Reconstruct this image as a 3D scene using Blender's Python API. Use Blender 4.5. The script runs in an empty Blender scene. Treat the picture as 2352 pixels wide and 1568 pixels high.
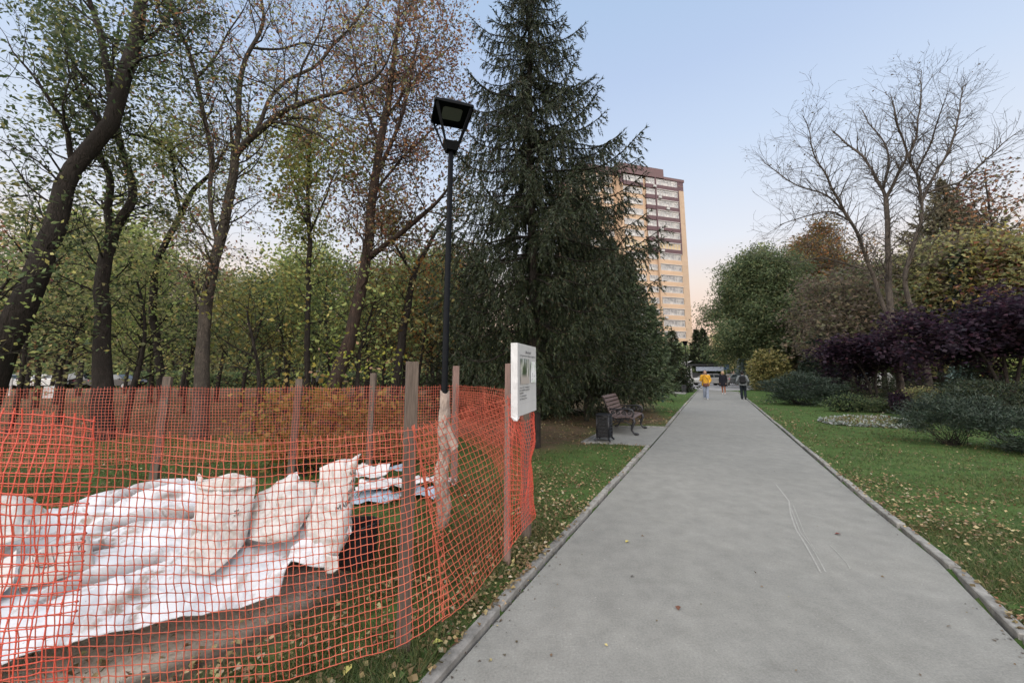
import bpy, bmesh, math, random
import numpy as np
from mathutils import Vector, Matrix, noise
random.seed(7)
rng = np.random.default_rng(7)
R = math.radians
SC = bpy.context.scene
COL = SC.collection

# ------------------------------------------------------------------ camera
F, TH, EYE = 880.0, R(7.55), 1.62          # focal length in units of a 2352 wide frame, pitch, eye height
CX, PY = 1176.0, 739.0                     # principal point in a 2352 x 1568 frame
cam = bpy.data.cameras.new('camera'); camo = bpy.data.objects.new('camera', cam); COL.objects.link(camo)
cam.sensor_width = 36.0; cam.lens = F / 2352 * 36; cam.shift_y = -(784 - PY) / 2352
cam.clip_start = 0.05; cam.clip_end = 3000
camo.location = (0, 0, EYE); camo.rotation_euler = (R(90) + TH, 0, 0)
SC.camera = camo

def ray(px, py):
    a, b = (px - CX) / F, (PY - py) / F
    return np.array([a, math.cos(TH) - b * math.sin(TH), math.sin(TH) + b * math.cos(TH)])
def P(px, py, Y):
    d = ray(px, py); return Vector(d * (Y / d[1])) + Vector((0, 0, EYE))
def G(px, py, z=0.0):
    d = ray(px, py); return Vector(d * ((z - EYE) / d[2])) + Vector((0, 0, EYE))

def lin(r, g, b):
    f = lambda c: (c / 255 / 12.92) if c <= 10 else ((c / 255 + .055) / 1.055) ** 2.4
    return (f(r), f(g), f(b))

# ------------------------------------------------------------------ sky and light
world = bpy.data.worlds.new('World'); SC.world = world; world.use_nodes = True
nt = world.node_tree; N = nt.nodes; LK = nt.links
SUN_EL, SUN_AZ = 27.0, 200.0               # soft evening skylight from behind the viewer
sk = N.new('ShaderNodeTexSky'); sk.sky_type = 'NISHITA'; sk.sun_disc = False
sk.sun_elevation = R(SUN_EL); sk.sun_rotation = R(SUN_AZ); sk.dust_density = 1.0
mul = N.new('ShaderNodeVectorMath'); mul.operation = 'SCALE'; mul.inputs['Scale'].default_value = 0.12
LK.new(sk.outputs[0], mul.inputs[0])
tc = N.new('ShaderNodeTexCoord'); sx = N.new('ShaderNodeSeparateXYZ'); LK.new(tc.outputs['Generated'], sx.inputs[0])
rp = N.new('ShaderNodeValToRGB'); LK.new(sx.outputs['Z'], rp.inputs[0])
stops = [(0.0, (250, 196, 166)), (.07, (252, 208, 182)), (.13, (254, 222, 200)), (.21, (250, 236, 226)), (.30, (237, 241, 250)), (.40, (223, 234, 251)),
         (.50, (208, 225, 250)), (.62, (192, 212, 244)), (.85, (168, 199, 233)), (1.0, (150, 186, 226))]
els = rp.color_ramp.elements
els[0].position, els[1].position = 0.0, 1.0
for p_, c_ in stops[1:-1]: els.new(p_)
for e_, (p_, c_) in zip(sorted(els, key=lambda e: e.position), stops): e_.color = (*lin(*c_), 1)
mx = N.new('ShaderNodeMix'); mx.data_type = 'RGBA'; mx.inputs[0].default_value = 0.94
LK.new(mul.outputs[0], mx.inputs[6]); LK.new(rp.outputs[0], mx.inputs[7])
LK.new(mx.outputs[2], N['Background'].inputs[0]); N['Background'].inputs[1].default_value = 0.56
sun = bpy.data.lights.new('sun', 'SUN'); suno = bpy.data.objects.new('sun', sun); COL.objects.link(suno)
sun.energy = 5.0; sun.angle = R(140); sun.color = (1.0, 0.925, 0.84)
suno.rotation_euler = (R(90 - SUN_EL), 0, R(180 - SUN_AZ)); suno.location = (0, -20, 30)
vs = SC.view_settings; vs.view_transform = 'Standard'; vs.look = 'None'; vs.exposure = 0.84; vs.gamma = 1; vs.use_curve_mapping = False
SC.cycles.use_denoising = True
SC.cycles.max_bounces = 6; SC.cycles.diffuse_bounces = 4; SC.cycles.glossy_bounces = 2; SC.cycles.transparent_max_bounces = 4
SC.cycles.transmission_bounces = 3

# ------------------------------------------------------------------ object helpers
def setp(o, label=None, cat=None, group=None, kind=None):
    if label: o['label'] = label
    if cat: o['category'] = cat
    if group: o['group'] = group
    if kind: o['kind'] = kind
    return o
def empty(name, loc=(0, 0, 0), rz=0.0, label=None, cat=None, group=None):
    o = bpy.data.objects.new(name, None); COL.objects.link(o); o.location = loc; o.rotation_euler = (0, 0, rz)
    o.empty_display_size = .2
    return setp(o, label, cat, group)
def link(name, me, mat=None, parent=None):
    o = bpy.data.objects.new(name, me); COL.objects.link(o)
    if mat is not None and not me.materials: me.materials.append(mat)
    if parent is not None: o.parent = parent
    return o
def copy_tree(o, parent=None):
    c = o.copy(); COL.objects.link(c)
    if parent is not None: c.parent = parent
    for ch in list(o.children): copy_tree(ch, c)
    return c
def np_mesh(name, V, T, smooth=False, quads=False):
    k = T.shape[1]
    me = bpy.data.meshes.new(name)
    me.vertices.add(len(V)); me.vertices.foreach_set('co', np.ascontiguousarray(V, dtype=np.float32).ravel())
    me.loops.add(T.size); me.loops.foreach_set('vertex_index', np.ascontiguousarray(T, dtype=np.int32).ravel())
    me.polygons.add(len(T)); me.polygons.foreach_set('loop_start', np.arange(0, T.size, k, dtype=np.int32))
    if smooth: me.polygons.foreach_set('use_smooth', np.ones(len(T), dtype=bool))
    me.update(calc_edges=True)
    return me
def face_cols(me, cols):
    a = me.attributes.new('col', 'FLOAT_COLOR', 'FACE')
    c = np.ones((len(cols), 4), dtype=np.float32); c[:, :3] = cols
    a.data.foreach_set('color', c.ravel())

class MB:
    def __init__(s): s.v = []; s.f = []
    def add(s, vs_, fs_):
        b = len(s.v); s.v += [tuple(v) for v in vs_]; s.f += [tuple(i + b for i in f) for f in fs_]; return s
    def box(s, c, size, M=None):
        x, y, z = (k / 2 for k in size); c = Vector(c)
        vs_ = [Vector((a, b, d)) for d in (-z, z) for a, b in ((-x, -y), (x, -y), (x, y), (-x, y))]
        vs_ = [c + (M @ v if M else v) for v in vs_]
        return s.add(vs_, [(3, 2, 1, 0), (4, 5, 6, 7), (0, 1, 5, 4), (1, 2, 6, 5), (2, 3, 7, 6), (3, 0, 4, 7)])
    def beam(s, p0, p1, w, h, up=(0, 0, 1), w1=None, h1=None):
        p0, p1 = Vector(p0), Vector(p1); d = (p1 - p0).normalized(); up = Vector(up)
        if abs(d.dot(up)) > .98: up = Vector((0, 1, 0))
        a = d.cross(up).normalized(); b = a.cross(d)
        w1 = w1 or w; h1 = h1 or h
        vs_ = [p + a * (i * ww / 2) + b * (j * hh / 2) for p, ww, hh in ((p0, w, h), (p1, w1, h1)) for i, j in ((-1, -1), (1, -1), (1, 1), (-1, 1))]
        return s.add(vs_, [(3, 2, 1, 0), (4, 5, 6, 7), (0, 1, 5, 4), (1, 2, 6, 5), (2, 3, 7, 6), (3, 0, 4, 7)])
    def tube(s, pts, rads, n=6, cap=True):
        pts = [Vector(p) for p in pts]
        if not isinstance(rads, (list, tuple)): rads = [rads] * len(pts)
        vs_ = []; up = None
        for i, p in enumerate(pts):
            d = (pts[min(i + 1, len(pts) - 1)] - pts[max(i - 1, 0)]).normalized()
            if up is None: up = Vector((1, 0, 0)) if abs(d.x) < .9 else Vector((0, 1, 0))
            a = (up - d * up.dot(d)).normalized(); up = a; b = d.cross(a)
            vs_ += [p + (a * math.cos(t * 2 * math.pi / n) + b * math.sin(t * 2 * math.pi / n)) * rads[i] for t in range(n)]
        fs_ = [(i * n + t, i * n + (t + 1) % n, (i + 1) * n + (t + 1) % n, (i + 1) * n + t) for i in range(len(pts) - 1) for t in range(n)]
        if cap: fs_ += [tuple(range(n - 1, -1, -1)), tuple(range((len(pts) - 1) * n, len(pts) * n))]
        return s.add(vs_, fs_)
    def lathe(s, c, prof, n=12, ax='z', sx=1, sy=1):
        c = Vector(c); vs_ = []
        for r, z in prof:
            for t in range(n):
                a = 2 * math.pi * t / n; q = (r * math.cos(a) * sx, r * math.sin(a) * sy, z)
                if ax == 'y': q = (q[0], q[2], q[1])
                if ax == 'x': q = (q[2], q[0], q[1])
                vs_.append(c + Vector(q))
        k = len(prof)
        fs_ = [(i * n + t, i * n + (t + 1) % n, (i + 1) * n + (t + 1) % n, (i + 1) * n + t) for i in range(k - 1) for t in range(n)]
        fs_ += [tuple(range(n - 1, -1, -1)), tuple(range((k - 1) * n, k * n))]
        return s.add(vs_, fs_)
    def sphere(s, c, r, n=8, m=6, sz=(1, 1, 1)):
        c = Vector(c); prof = [(max(.001, math.sin(math.pi * i / m)), -math.cos(math.pi * i / m)) for i in range(m + 1)]
        b = MB().lathe((0, 0, 0), prof, n)
        return s.add([c + Vector((v[0] * r * sz[0], v[1] * r * sz[1], v[2] * r * sz[2])) for v in b.v], b.f)
    def prism(s, poly, d0, d1, fr=None):
        # poly of (a,b); extruded between d0 and d1; fr maps (a,b,d) to a point
        fr = fr or (lambda a, b, d: (a, d, b)); n = len(poly)
        vs_ = [fr(a, b, d0) for a, b in poly] + [fr(a, b, d1) for a, b in poly]
        fs_ = [tuple(range(n - 1, -1, -1)), tuple(range(n, 2 * n))] + [(i, (i + 1) % n, n + (i + 1) % n, n + i) for i in range(n)]
        return s.add(vs_, fs_)
    def mesh(s, name, smooth=False, bevel=0, fix=True):
        me = bpy.data.meshes.new(name); me.from_pydata(s.v, [], s.f)
        if fix or bevel:
            bm = bmesh.new(); bm.from_mesh(me); bmesh.ops.recalc_face_normals(bm, faces=bm.faces)
            if bevel: bmesh.ops.bevel(bm, geom=list(bm.edges), offset=bevel, segments=1, affect='EDGES', profile=.6)
            bm.to_mesh(me); bm.free()
        if smooth: me.polygons.foreach_set('use_smooth', [True] * len(me.polygons))
        me.update(); return me
    def build(s, name, mat, parent=None, smooth=False, bevel=0):
        return link(name, s.mesh(name, smooth, bevel), mat, parent)

# ------------------------------------------------------------------ materials
MATS = {}
ALB = .555            # the colours below were judged at a brighter rendering; this brings them to true reflectances
def newmat(name):
    m = bpy.data.materials.new(name); m.use_nodes = True; MATS[name] = m
    return m, m.node_tree, m.node_tree.nodes['Principled BSDF']
def node(t, kind, **kw):
    n = t.nodes.new(kind)
    for k, v in kw.items():
        if k.startswith('i_'):
            n.inputs[int(k[2:]) if k[2:].isdigit() else k[2:]].default_value = v
        else: setattr(n, k, v)
    return n
def ramp(t, src, stops_):
    r = t.nodes.new('ShaderNodeValToRGB'); e = r.color_ramp.elements
    while len(e) < len(stops_): e.new(.5)
    for q, (p_, c_) in zip(e, stops_): q.position = p_; q.color = (*c_, 1) if len(c_) == 3 else c_
    t.links.new(src, r.inputs[0]); return r.outputs[0]
def mixc(t, fac, a, b, mode='MIX'):
    m = t.nodes.new('ShaderNodeMix'); m.data_type = 'RGBA'; m.blend_type = mode
    for i, s in ((0, fac), (6, a), (7, b)):
        if hasattr(s, 'is_output') or isinstance(s, bpy.types.NodeSocket): t.links.new(s, m.inputs[i])
        elif i == 0: m.inputs[0].default_value = s
        else: m.inputs[i].default_value = (*s, 1)
    return m.outputs[2]
def noise_n(t, scale, detail=4, rough=.6, vec=None, dist=0.0):
    n = node(t, 'ShaderNodeTexNoise'); n.inputs['Scale'].default_value = scale; n.inputs['Detail'].default_value = detail
    n.inputs['Roughness'].default_value = rough; n.inputs['Distortion'].default_value = dist
    if vec is None:
        tcn = t.nodes.get('TC') or node(t, 'ShaderNodeTexCoord'); tcn.name = 'TC'; vec = tcn.outputs['Object']
    t.links.new(vec, n.inputs['Vector']); return n.outputs['Fac']
def scaled(t, s3):
    tcn = t.nodes.get('TC') or node(t, 'ShaderNodeTexCoord'); tcn.name = 'TC'
    m = node(t, 'ShaderNodeMapping'); m.inputs['Scale'].default_value = s3; t.links.new(tcn.outputs['Object'], m.inputs[0]); return m.outputs[0]
def bump(t, bs, h, strength=.4, dist=.01):
    b = node(t, 'ShaderNodeBump'); b.inputs['Strength'].default_value = strength; b.inputs['Distance'].default_value = dist
    t.links.new(h, b.inputs['Height']); t.links.new(b.outputs[0], bs.inputs['Normal'])
def simple(name, c, rough=.6, var=.25, scale=8, metal=0.0, spec=.4, bmp=0.0, bscale=40, stretch=None):
    m, t, b = newmat(name)
    vec = scaled(t, stretch) if stretch else None
    c = tuple(x * ALB for x in c); f = noise_n(t, scale, 5, .65, vec)
    lo = tuple(x * (1 - var) for x in c); hi = tuple(min(1, x * (1 + var)) for x in c)
    t.links.new(ramp(t, f, [(.3, lo), (.7, hi)]), b.inputs['Base Color'])
    b.inputs['Roughness'].default_value = rough; b.inputs['Metallic'].default_value = metal
    b.inputs['Specular IOR Level'].default_value = spec
    if bmp: bump(t, b, noise_n(t, bscale, 4, .6, vec), bmp)
    return m
def leafmat(name, trans=.3, rough=.55):
    m, t, b = newmat(name)
    at = node(t, 'ShaderNodeAttribute'); at.attribute_name = 'col'
    b.inputs['Roughness'].default_value = rough; b.inputs['Specular IOR Level'].default_value = .25
    t.links.new(at.outputs['Color'], b.inputs['Base Color'])
    tr = node(t, 'ShaderNodeBsdfTranslucent'); ms = node(t, 'ShaderNodeMixShader'); ms.inputs[0].default_value = trans
    t.links.new(at.outputs['Color'], tr.inputs[0]); t.links.new(b.outputs[0], ms.inputs[1]); t.links.new(tr.outputs[0], ms.inputs[2])
    t.links.new(ms.outputs[0], t.nodes['Material Output'].inputs[0]); return m
leaf_m = leafmat('leaf', .5)
needle_m = leafmat('needle', .08)
grass_m = leafmat('grass_blade', .3)
litter_m = leafmat('dry_leaf', .15)

def barkmat(name, c, c2):
    m, t, b = newmat(name)
    v = scaled(t, (14, 14, 2.6)); f = noise_n(t, 1.6, 7, .75, v, 1.6); g = noise_n(t, 3.2, 5, .6)
    a = ramp(t, f, [(.40, tuple(x * .3 for x in c)), (.62, tuple(x * 1.25 for x in c))])
    t.links.new(mixc(t, ramp(t, g, [(.42, (0, 0, 0)), (.62, (1, 1, 1))]), a, c2), b.inputs['Base Color'])
    b.inputs['Roughness'].default_value = .9; b.inputs['Specular IOR Level'].default_value = .15
    bump(t, b, f, 1.0, .05); return m
bark = barkmat('bark', (.046, .038, .034), (.028, .024, .022))
bark_grey = barkmat('bark_grey', (.10, .083, .07), (.045, .039, .034))
bark_red = barkmat('bark_red', (.072, .049, .04), (.042, .032, .028))

paint_black = simple('black_paint', (.007, .008, .010), .5, .2, 20, spec=.05)
iron = simple('cast_iron', (.014, .016, .022), .42, .3, 30, spec=.5, bmp=.15)
bench_wood = simple('bench_wood', (.165, .12, .115), .6, .2, 6, bmp=.25, stretch=(2, 30, 30))
grey_wood = simple('weathered_wood', (.15, .115, .093), .85, .45, 4, bmp=.5, bscale=10, stretch=(24, 24, 1.5))
raw_wood = simple('raw_wood', (.28, .185, .16), .85, .35, 4, bmp=.4, bscale=10, stretch=(24, 24, 1.5))
concrete = simple('kerb_concrete', (.33, .325, .31), .9, .4, 10, bmp=.5, bscale=90)
_t = concrete.node_tree; _oi = node(_t, 'ShaderNodeObjectInfo'); _b = _t.nodes['Principled BSDF']; _src = _b.inputs['Base Color'].links[0].from_socket
_t.links.new(mixc(_t, 1.0, _src, ramp(_t, _oi.outputs['Random'], [(0, (.74, .74, .75)), (1, (1.15, 1.14, 1.10))]), 'MULTIPLY'), _b.inputs['Base Color'])
white_paint = simple('white_paint', (.75, .75, .76), .45, .08, 5)
# ------------------------------------------------------------------ ground plan
PL_px = [(905, 1680), (1000, 1568), (1128, 1426), (1255, 1285), (1374, 1155), (1493, 1025), (1533, 980.5), (1571, 934), (1606, 893.5)]
PR_px = [(2640, 1800), (2478, 1600), (2352, 1478), (2165, 1290), (2000, 1160), (1862, 1043), (1725, 925), (1693, 899)]
PL = [G(*p) for p in PL_px]; PR = [G(*p) for p in PR_px]
PATH_DIR = (PL[7] - PL[1]).normalized(); PATH_N = Vector((PATH_DIR.y, -PATH_DIR.x, 0))   # towards the right
YAW = math.atan2(PATH_DIR.x, PATH_DIR.y)
back = -PATH_DIR * 6
PL = [PL[0] + back] + PL; PR = [PR[0] + back] + PR
PAD = [G(1493, 1025), G(1340, 1017), G(1405, 979), G(1533, 980.5)]
PAD2 = [G(1573, 905), G(1535, 903), G(1563, 889.5), G(1593, 891)]

def seg_d(X, Y, poly, closed=False):
    d = np.full(X.shape, 1e9); pts = list(poly) + ([poly[0]] if closed else [])
    for a, b in zip(pts[:-1], pts[1:]):
        ax, ay, bx, by = a[0], a[1], b[0], b[1]; L2 = (bx - ax) ** 2 + (by - ay) ** 2 + 1e-9
        t = np.clip(((X - ax) * (bx - ax) + (Y - ay) * (by - ay)) / L2, 0, 1)
        d = np.minimum(d, np.hypot(X - ax - t * (bx - ax), Y - ay - t * (by - ay)))
    return d
def inside(X, Y, poly):
    c = np.zeros(X.shape, bool); n = len(poly)
    for i in range(n):
        x1, y1, x2, y2 = poly[i][0], poly[i][1], poly[i - 1][0], poly[i - 1][1]
        k = ((y1 > Y) != (y2 > Y)) & (X < (x2 - x1) * (Y - y1) / (y2 - y1 + 1e-12) + x1); c ^= k
    return c
PATH_POLY = PL + PR[::-1]
def vnoise(X, Y, s, seed=0):
    r = np.random.default_rng(seed); out = np.zeros(X.shape)
    for k in range(9):
        a = r.uniform(0, 6.28); f = s * r.uniform(.5, 2.2); out += np.sin(X * f * math.cos(a) + Y * f * math.sin(a) + r.uniform(0, 6.28))
    return out / 4.5
# zones
SOIL_C = [G(*p) for p in ((-500, 1640), (-300, 1400), (0, 1300), (300, 1230), (640, 1225), (800, 1270), (850, 1330), (700, 1460), (520, 1568), (300, 1680))]
SAND_C = [G(*p) for p in ((-300, 1600), (-100, 1500), (120, 1450), (300, 1400), (480, 1350), (640, 1320), (745, 1318), (750, 1370), (650, 1422), (530, 1478), (370, 1535), (210, 1600), (20, 1690), (-200, 1800))]
LIT_A = [G(*p) for p in ((-900, 960), (-900, 893), (-200, 886), (700, 886), (1150, 892), (1480, 900), (1500, 945), (1530, 962), (1520, 976), (1405, 978), (1335, 1022), (1228, 1052), (1100, 1000), (600, 1000), (100, 1010))]
LIT_B = [G(*p) for p in ((1870, 890), (2700, 884), (2900, 905), (2352, 935), (2150, 950), (1960, 905))]
def zones(X, Y):
    n1 = vnoise(X, Y, 1.7, 1); n2 = vnoise(X, Y, 5.0, 2); w = .18 * n1 + .10 * n2
    soft = lambda poly, e: np.clip(.5 + (np.where(inside(X, Y, poly), 1, -1) * seg_d(X, Y, poly, True) + w * e * 2) / e, 0, 1)
    soil = soft(SOIL_C, .35); sand = soft(SAND_C, .16); lit = np.maximum(soft(LIT_A, .7), soft(LIT_B, 1.6) * .8)
    return soil, sand, lit
def hgt(X, Y):
    pin = inside(X, Y, PATH_POLY) | inside(X, Y, PAD) | inside(X, Y, PAD2)
    d = np.minimum(seg_d(X, Y, PATH_POLY, True), np.minimum(seg_d(X, Y, PAD, True), seg_d(X, Y, PAD2, True)))
    z = .012 * vnoise(X, Y, 1.1, 5) + .008 * vnoise(X, Y, 4, 6)
    z = np.where(pin, -.07, np.minimum(z + .015, .005 + d * .3))
    z = np.where(pin & (d < .12), -.07, z)
    return np.where(Y > 36, -.04, z)

# the ground: a fine grid near the camera joined to a coarse skirt out to the horizon
gx = np.concatenate([[-900, -300, -120, -60, -35], np.arange(-20, -4, .26), np.arange(-4, 1.6, .07), np.arange(1.6, 30.01, .26), [45, 70, 120, 300, 900]])
gy = np.concatenate([[-300, -60, -20], np.arange(-2, 1.2, .2), np.arange(1.2, 3.6, .07), np.arange(3.6, 12, .16), np.arange(12, 36, .4), [36.5, 40, 50, 70, 120, 300, 1500]])
XX, YY = np.meshgrid(gx, gy); ZZ = hgt(XX, YY)
nx, ny = len(gx), len(gy); idx = np.arange(nx * ny).reshape(ny, nx)
quads = np.stack([idx[:-1, :-1], idx[:-1, 1:], idx[1:, 1:], idx[1:, :-1]], -1).reshape(-1, 4)
gme = np_mesh('ground', np.stack([XX, YY, ZZ], -1).reshape(-1, 3), quads, True)
so, sa, li = zones(XX, YY)
ca = gme.attributes.new('zone', 'FLOAT_COLOR', 'POINT')
ca.data.foreach_set('color', np.stack([so, sa, li, np.ones_like(so)], -1).astype(np.float32).ravel())
m, t, b = newmat('ground')
at = node(t, 'ShaderNodeAttribute'); at.attribute_name = 'zone'; sp = node(t, 'ShaderNodeSeparateColor'); t.links.new(at.outputs['Color'], sp.inputs[0])
n1 = noise_n(t, 2.2, 6, .65); n2 = noise_n(t, 26, 6, .7); n3 = noise_n(t, 90, 4, .7)
gr = ramp(t, n1, [(.3, (.030, .055, .016)), (.55, (.045, .085, .022)), (.75, (.075, .095, .035))])
gr = mixc(t, ramp(t, n2, [(.5, (0, 0, 0)), (.72, (.55, .55, .55))]), gr, (.095, .085, .045))
sl = ramp(t, n2, [(.3, (.045, .036, .029)), (.6, (.085, .068, .054)), (.8, (.13, .105, .08))])
sn = ramp(t, n2, [(.25, (.20, .165, .135)), (.45, (.42, .365, .31)), (.75, (.58, .51, .45))])
lt = ramp(t, n3, [(.3, (.030, .023, .017)), (.5, (.085, .060, .040)), (.62, (.14, .095, .06)), (.8, (.20, .145, .095))])
lt = mixc(t, ramp(t, n1, [(.48, (0, 0, 0)), (.66, (.8, .8, .8))]), lt, (.05, .065, .022))
c = mixc(t, sp.outputs[2], gr, lt); c = mixc(t, sp.outputs[0], c, sl); c = mixc(t, sp.outputs[1], c, sn)
t.links.new(c, b.inputs['Base Color']); b.inputs['Roughness'].default_value = .95; b.inputs['Specular IOR Level'].default_value = .1
bump(t, b, n2, .8, .02)
ground = link('ground', gme, m); setp(ground, kind='structure')

# asphalt path, bench pads and the cross path
m, t, b = newmat('asphalt')
n1 = noise_n(t, .55, 5, .6); n2 = noise_n(t, 5, 6, .7); n3 = noise_n(t, 75, 4, .8); n5 = noise_n(t, 1.6, 6, .7); n4 = noise_n(t, 14, 3, .5)
c = ramp(t, n1, [(.3, (.166, .167, .157)), (.7, (.193, .193, .181))])
c = mixc(t, .5, c, ramp(t, n2, [(.25, (.55, .55, .55)), (.75, (1.25, 1.25, 1.25))]), 'MULTIPLY')
c = mixc(t, .40, c, ramp(t, n3, [(.25, (.35, .35, .36)), (.5, (1, 1, 1)), (.75, (1.75, 1.75, 1.75))]), 'MULTIPLY')
c = mixc(t, .4, c, ramp(t, n5, [(.30, (.80, .80, .81)), (.5, (1, 1, 1)), (.72, (1.12, 1.11, 1.08))]), 'MULTIPLY')
c = mixc(t, ramp(t, n4, [(.70, (0, 0, 0)), (.80, (.4, .4, .4))]), c, (.08, .08, .078))
vo = node(t, 'ShaderNodeTexVoronoi'); vo.inputs['Scale'].default_value = 9; t.links.new(t.nodes['TC'].outputs['Object'], vo.inputs['Vector'])
c = mixc(t, ramp(t, vo.outputs['Distance'], [(.025, (.8, .8, .8)), (.06, (0, 0, 0))]), c, (.28, .275, .265))
t.links.new(c, b.inputs['Base Color']); b.inputs['Roughness'].default_value = .88; b.inputs['Specular IOR Level'].default_value = .25
bump(t, b, n3, .6, .006)
asphalt = m
def sheet(poly, z): 
    me = bpy.data.meshes.new('sheet'); me.from_pydata([(p[0], p[1], z) for p in poly], [], [tuple(range(len(poly)))])
    bm = bmesh.new(); bm.from_mesh(me)
    for f in bm.faces:
        f.normal_update()
        if f.normal.z < 0: f.normal_flip()
    bmesh.ops.triangulate(bm, faces=bm.faces); bm.to_mesh(me); bm.free(); return me
pl_in = [p + PATH_N * .03 for p in PL]; pr_in = [p - PATH_N * .03 for p in PR]
path = link('path', sheet(pl_in + pr_in[::-1], 0.0), asphalt); setp(path, kind='structure')
pads = link('bench_pad', sheet(PAD, -.004), asphalt); setp(pads, kind='structure')
pads2 = link('bench_pad', sheet(PAD2, -.004), asphalt); setp(pads2, kind='structure')
FARX = [G(1606, 893.5), G(1570, 889), G(1480, 884.5), G(1100, 882), G(700, 880)]
far = [G(1693, 899), G(1735, 893), G(1900, 891), G(2150, 891.5), G(2900, 892), G(2900, 887), G(2150, 887.5), G(1900, 887), G(1800, 883), G(1800, 876), G(1500, 876), G(1540, 882), G(1590, 885), G(1575, 889.5), G(1606, 893.5)]
m2 = simple('pale_paving', (.42, .42, .43), .9, .12, 2)
cross = link('cross_path', sheet(far, .004), m2); setp(cross, kind='structure')
street = link('street', sheet([Vector((-90, 44, 0)), Vector((90, 62, 0)), Vector((90, 78, 0)), Vector((-90, 60, 0))], .002), simple('street_asphalt', (.20, .205, .21), .9, .15, 1)); setp(street, kind='structure')

# kerb stones: each a part of the path
def kerb_run(pts, side, L=1.0, w=.075, top=.034, parent=None, jit=.011, low=0):
    pts = [Vector((p[0], p[1], 0)) for p in pts]
    d = [0]
    for a, b_ in zip(pts[:-1], pts[1:]): d.append(d[-1] + (b_ - a).length)
    def at_(s):
        for i in range(len(d) - 1):
            if s <= d[i + 1] or i == len(d) - 2: return pts[i].lerp(pts[i + 1], (s - d[i]) / (d[i + 1] - d[i]))
    s = 0
    while s < d[-1] - .05:
        e = min(s + L, d[-1]); a, b_ = at_(s + .010), at_(e - .010); dr = (b_ - a).normalized(); nn = Vector((dr.y, -dr.x, 0)) * side
        a += nn * (w / 2 + random.uniform(-jit, jit)); b_ += nn * (w / 2 + random.uniform(-jit, jit))
        za, zb = top - low + random.uniform(-jit, jit), top - low + random.uniform(-jit, jit)
        mb = MB().beam(a + Vector((0, 0, za - .11)), b_ + Vector((0, 0, zb - .11)), w, .22)
        o = mb.build('kerb_stone', concrete, parent, bevel=.007); s = e
kerb_run(PL[:7], -1, parent=path); kerb_run(PL[7:], -1, parent=path)
kerb_run(PR, 1, parent=path, top=.03)
kerb_run([PAD[0] + PATH_N * .0, PAD[1]], -1, parent=pads, top=.03, w=.07); kerb_run([PAD[1], PAD[2]], -1, parent=pads, top=.03, w=.07); kerb_run([PAD[2], PAD[3]], -1, parent=pads, top=.02, w=.06)
kerb_run([PAD2[0], PAD2[1]], -1, parent=pads2, top=.03, w=.07)
# pale scuff tracks on the asphalt
chalk = simple('scuff', (.41, .41, .39), .9, .3, 60)
for pts, w in (([(1782, 1112), (1795, 1128), (1812, 1150), (1816, 1180), (1828, 1215), (1850, 1250), (1872, 1290), (1886, 1316)], .009),
               ([(1816, 1165), (1826, 1190), (1838, 1222), (1862, 1252), (1884, 1290), (1897, 1314)], .006),
               ([(1822, 1160), (1834, 1190), (1848, 1225), (1872, 1262)], .004), ([(1905, 1250), (1925, 1270), (1945, 1292), (1953, 1306)], .005)):
    g = [G(*p) for p in pts]; v = []; f = []
    for i, p in enumerate(g):
        dr = (g[min(i + 1, len(g) - 1)] - g[max(i - 1, 0)]).normalized(); nn = Vector((dr.y, -dr.x, 0)) * w * random.uniform(.6, 1.1)
        v += [p - nn + Vector((0, 0, .003)), p + nn + Vector((0, 0, .003))]
        if i: f.append((2 * i - 2, 2 * i - 1, 2 * i + 1, 2 * i))
    MB().add(v, f).build('scuff_mark', chalk, path)

# ------------------------------------------------------------------ leaves (vectorised)
def nrm(v): return v / (np.linalg.norm(v, axis=-1, keepdims=True) + 1e-9)
def pick(pal, n, jit=.2):
    cs = np.array([p[0] for p in pal]); w = np.array([p[1] for p in pal], float); w /= w.sum()
    c = cs[rng.choice(len(cs), n, p=w)]
    return np.clip(c * rng.uniform(1 - jit, 1 + jit, (n, 1)) * rng.uniform(.93, 1.07, (n, 3)), 0, .9)
def leaf_mesh(name, pos, axis, up, size, ratio, cols, mat, parent=None, fold=.25, kind=None, tri=False):
    """folded leaf blades: base, tip and two side points; two triangles each"""
    n = len(pos); a = nrm(axis); s = nrm(np.cross(a, up)); u = np.cross(s, a)
    size = np.asarray(size).reshape(-1, 1) * np.ones((n, 1)); w = size * np.asarray(ratio, float).reshape(-1, 1) * .5
    if tri:
        V = np.stack([pos - s * w, pos + s * w, pos + a * size], 1); me = np_mesh(name, V.reshape(-1, 3), np.arange(n * 3).reshape(n, 3)); face_cols(me, cols)
        o = link(name, me, mat, parent)
        if kind: o['kind'] = kind
        return o
    V = np.empty((n, 4, 3)); mid = pos + a * size * .45
    V[:, 0] = pos; V[:, 1] = mid - s * w + u * w * fold; V[:, 2] = pos + a * size; V[:, 3] = mid + s * w + u * w * fold
    i = np.arange(n).reshape(-1, 1) * 4
    T = np.stack([i + np.array([[0, 2, 1]]), i + np.array([[0, 3, 2]])], 1).reshape(-1, 3)
    me = np_mesh(name, V.reshape(-1, 3), T); face_cols(me, np.repeat(cols, 2, 0))
    o = link(name, me, mat, parent)
    if kind: o['kind'] = kind
    return o
def rand_dir(n, zb=0.0, zs=1.0):
    v = rng.normal(size=(n, 3)); v[:, 2] = v[:, 2] * zs + zb; return nrm(v)

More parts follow.
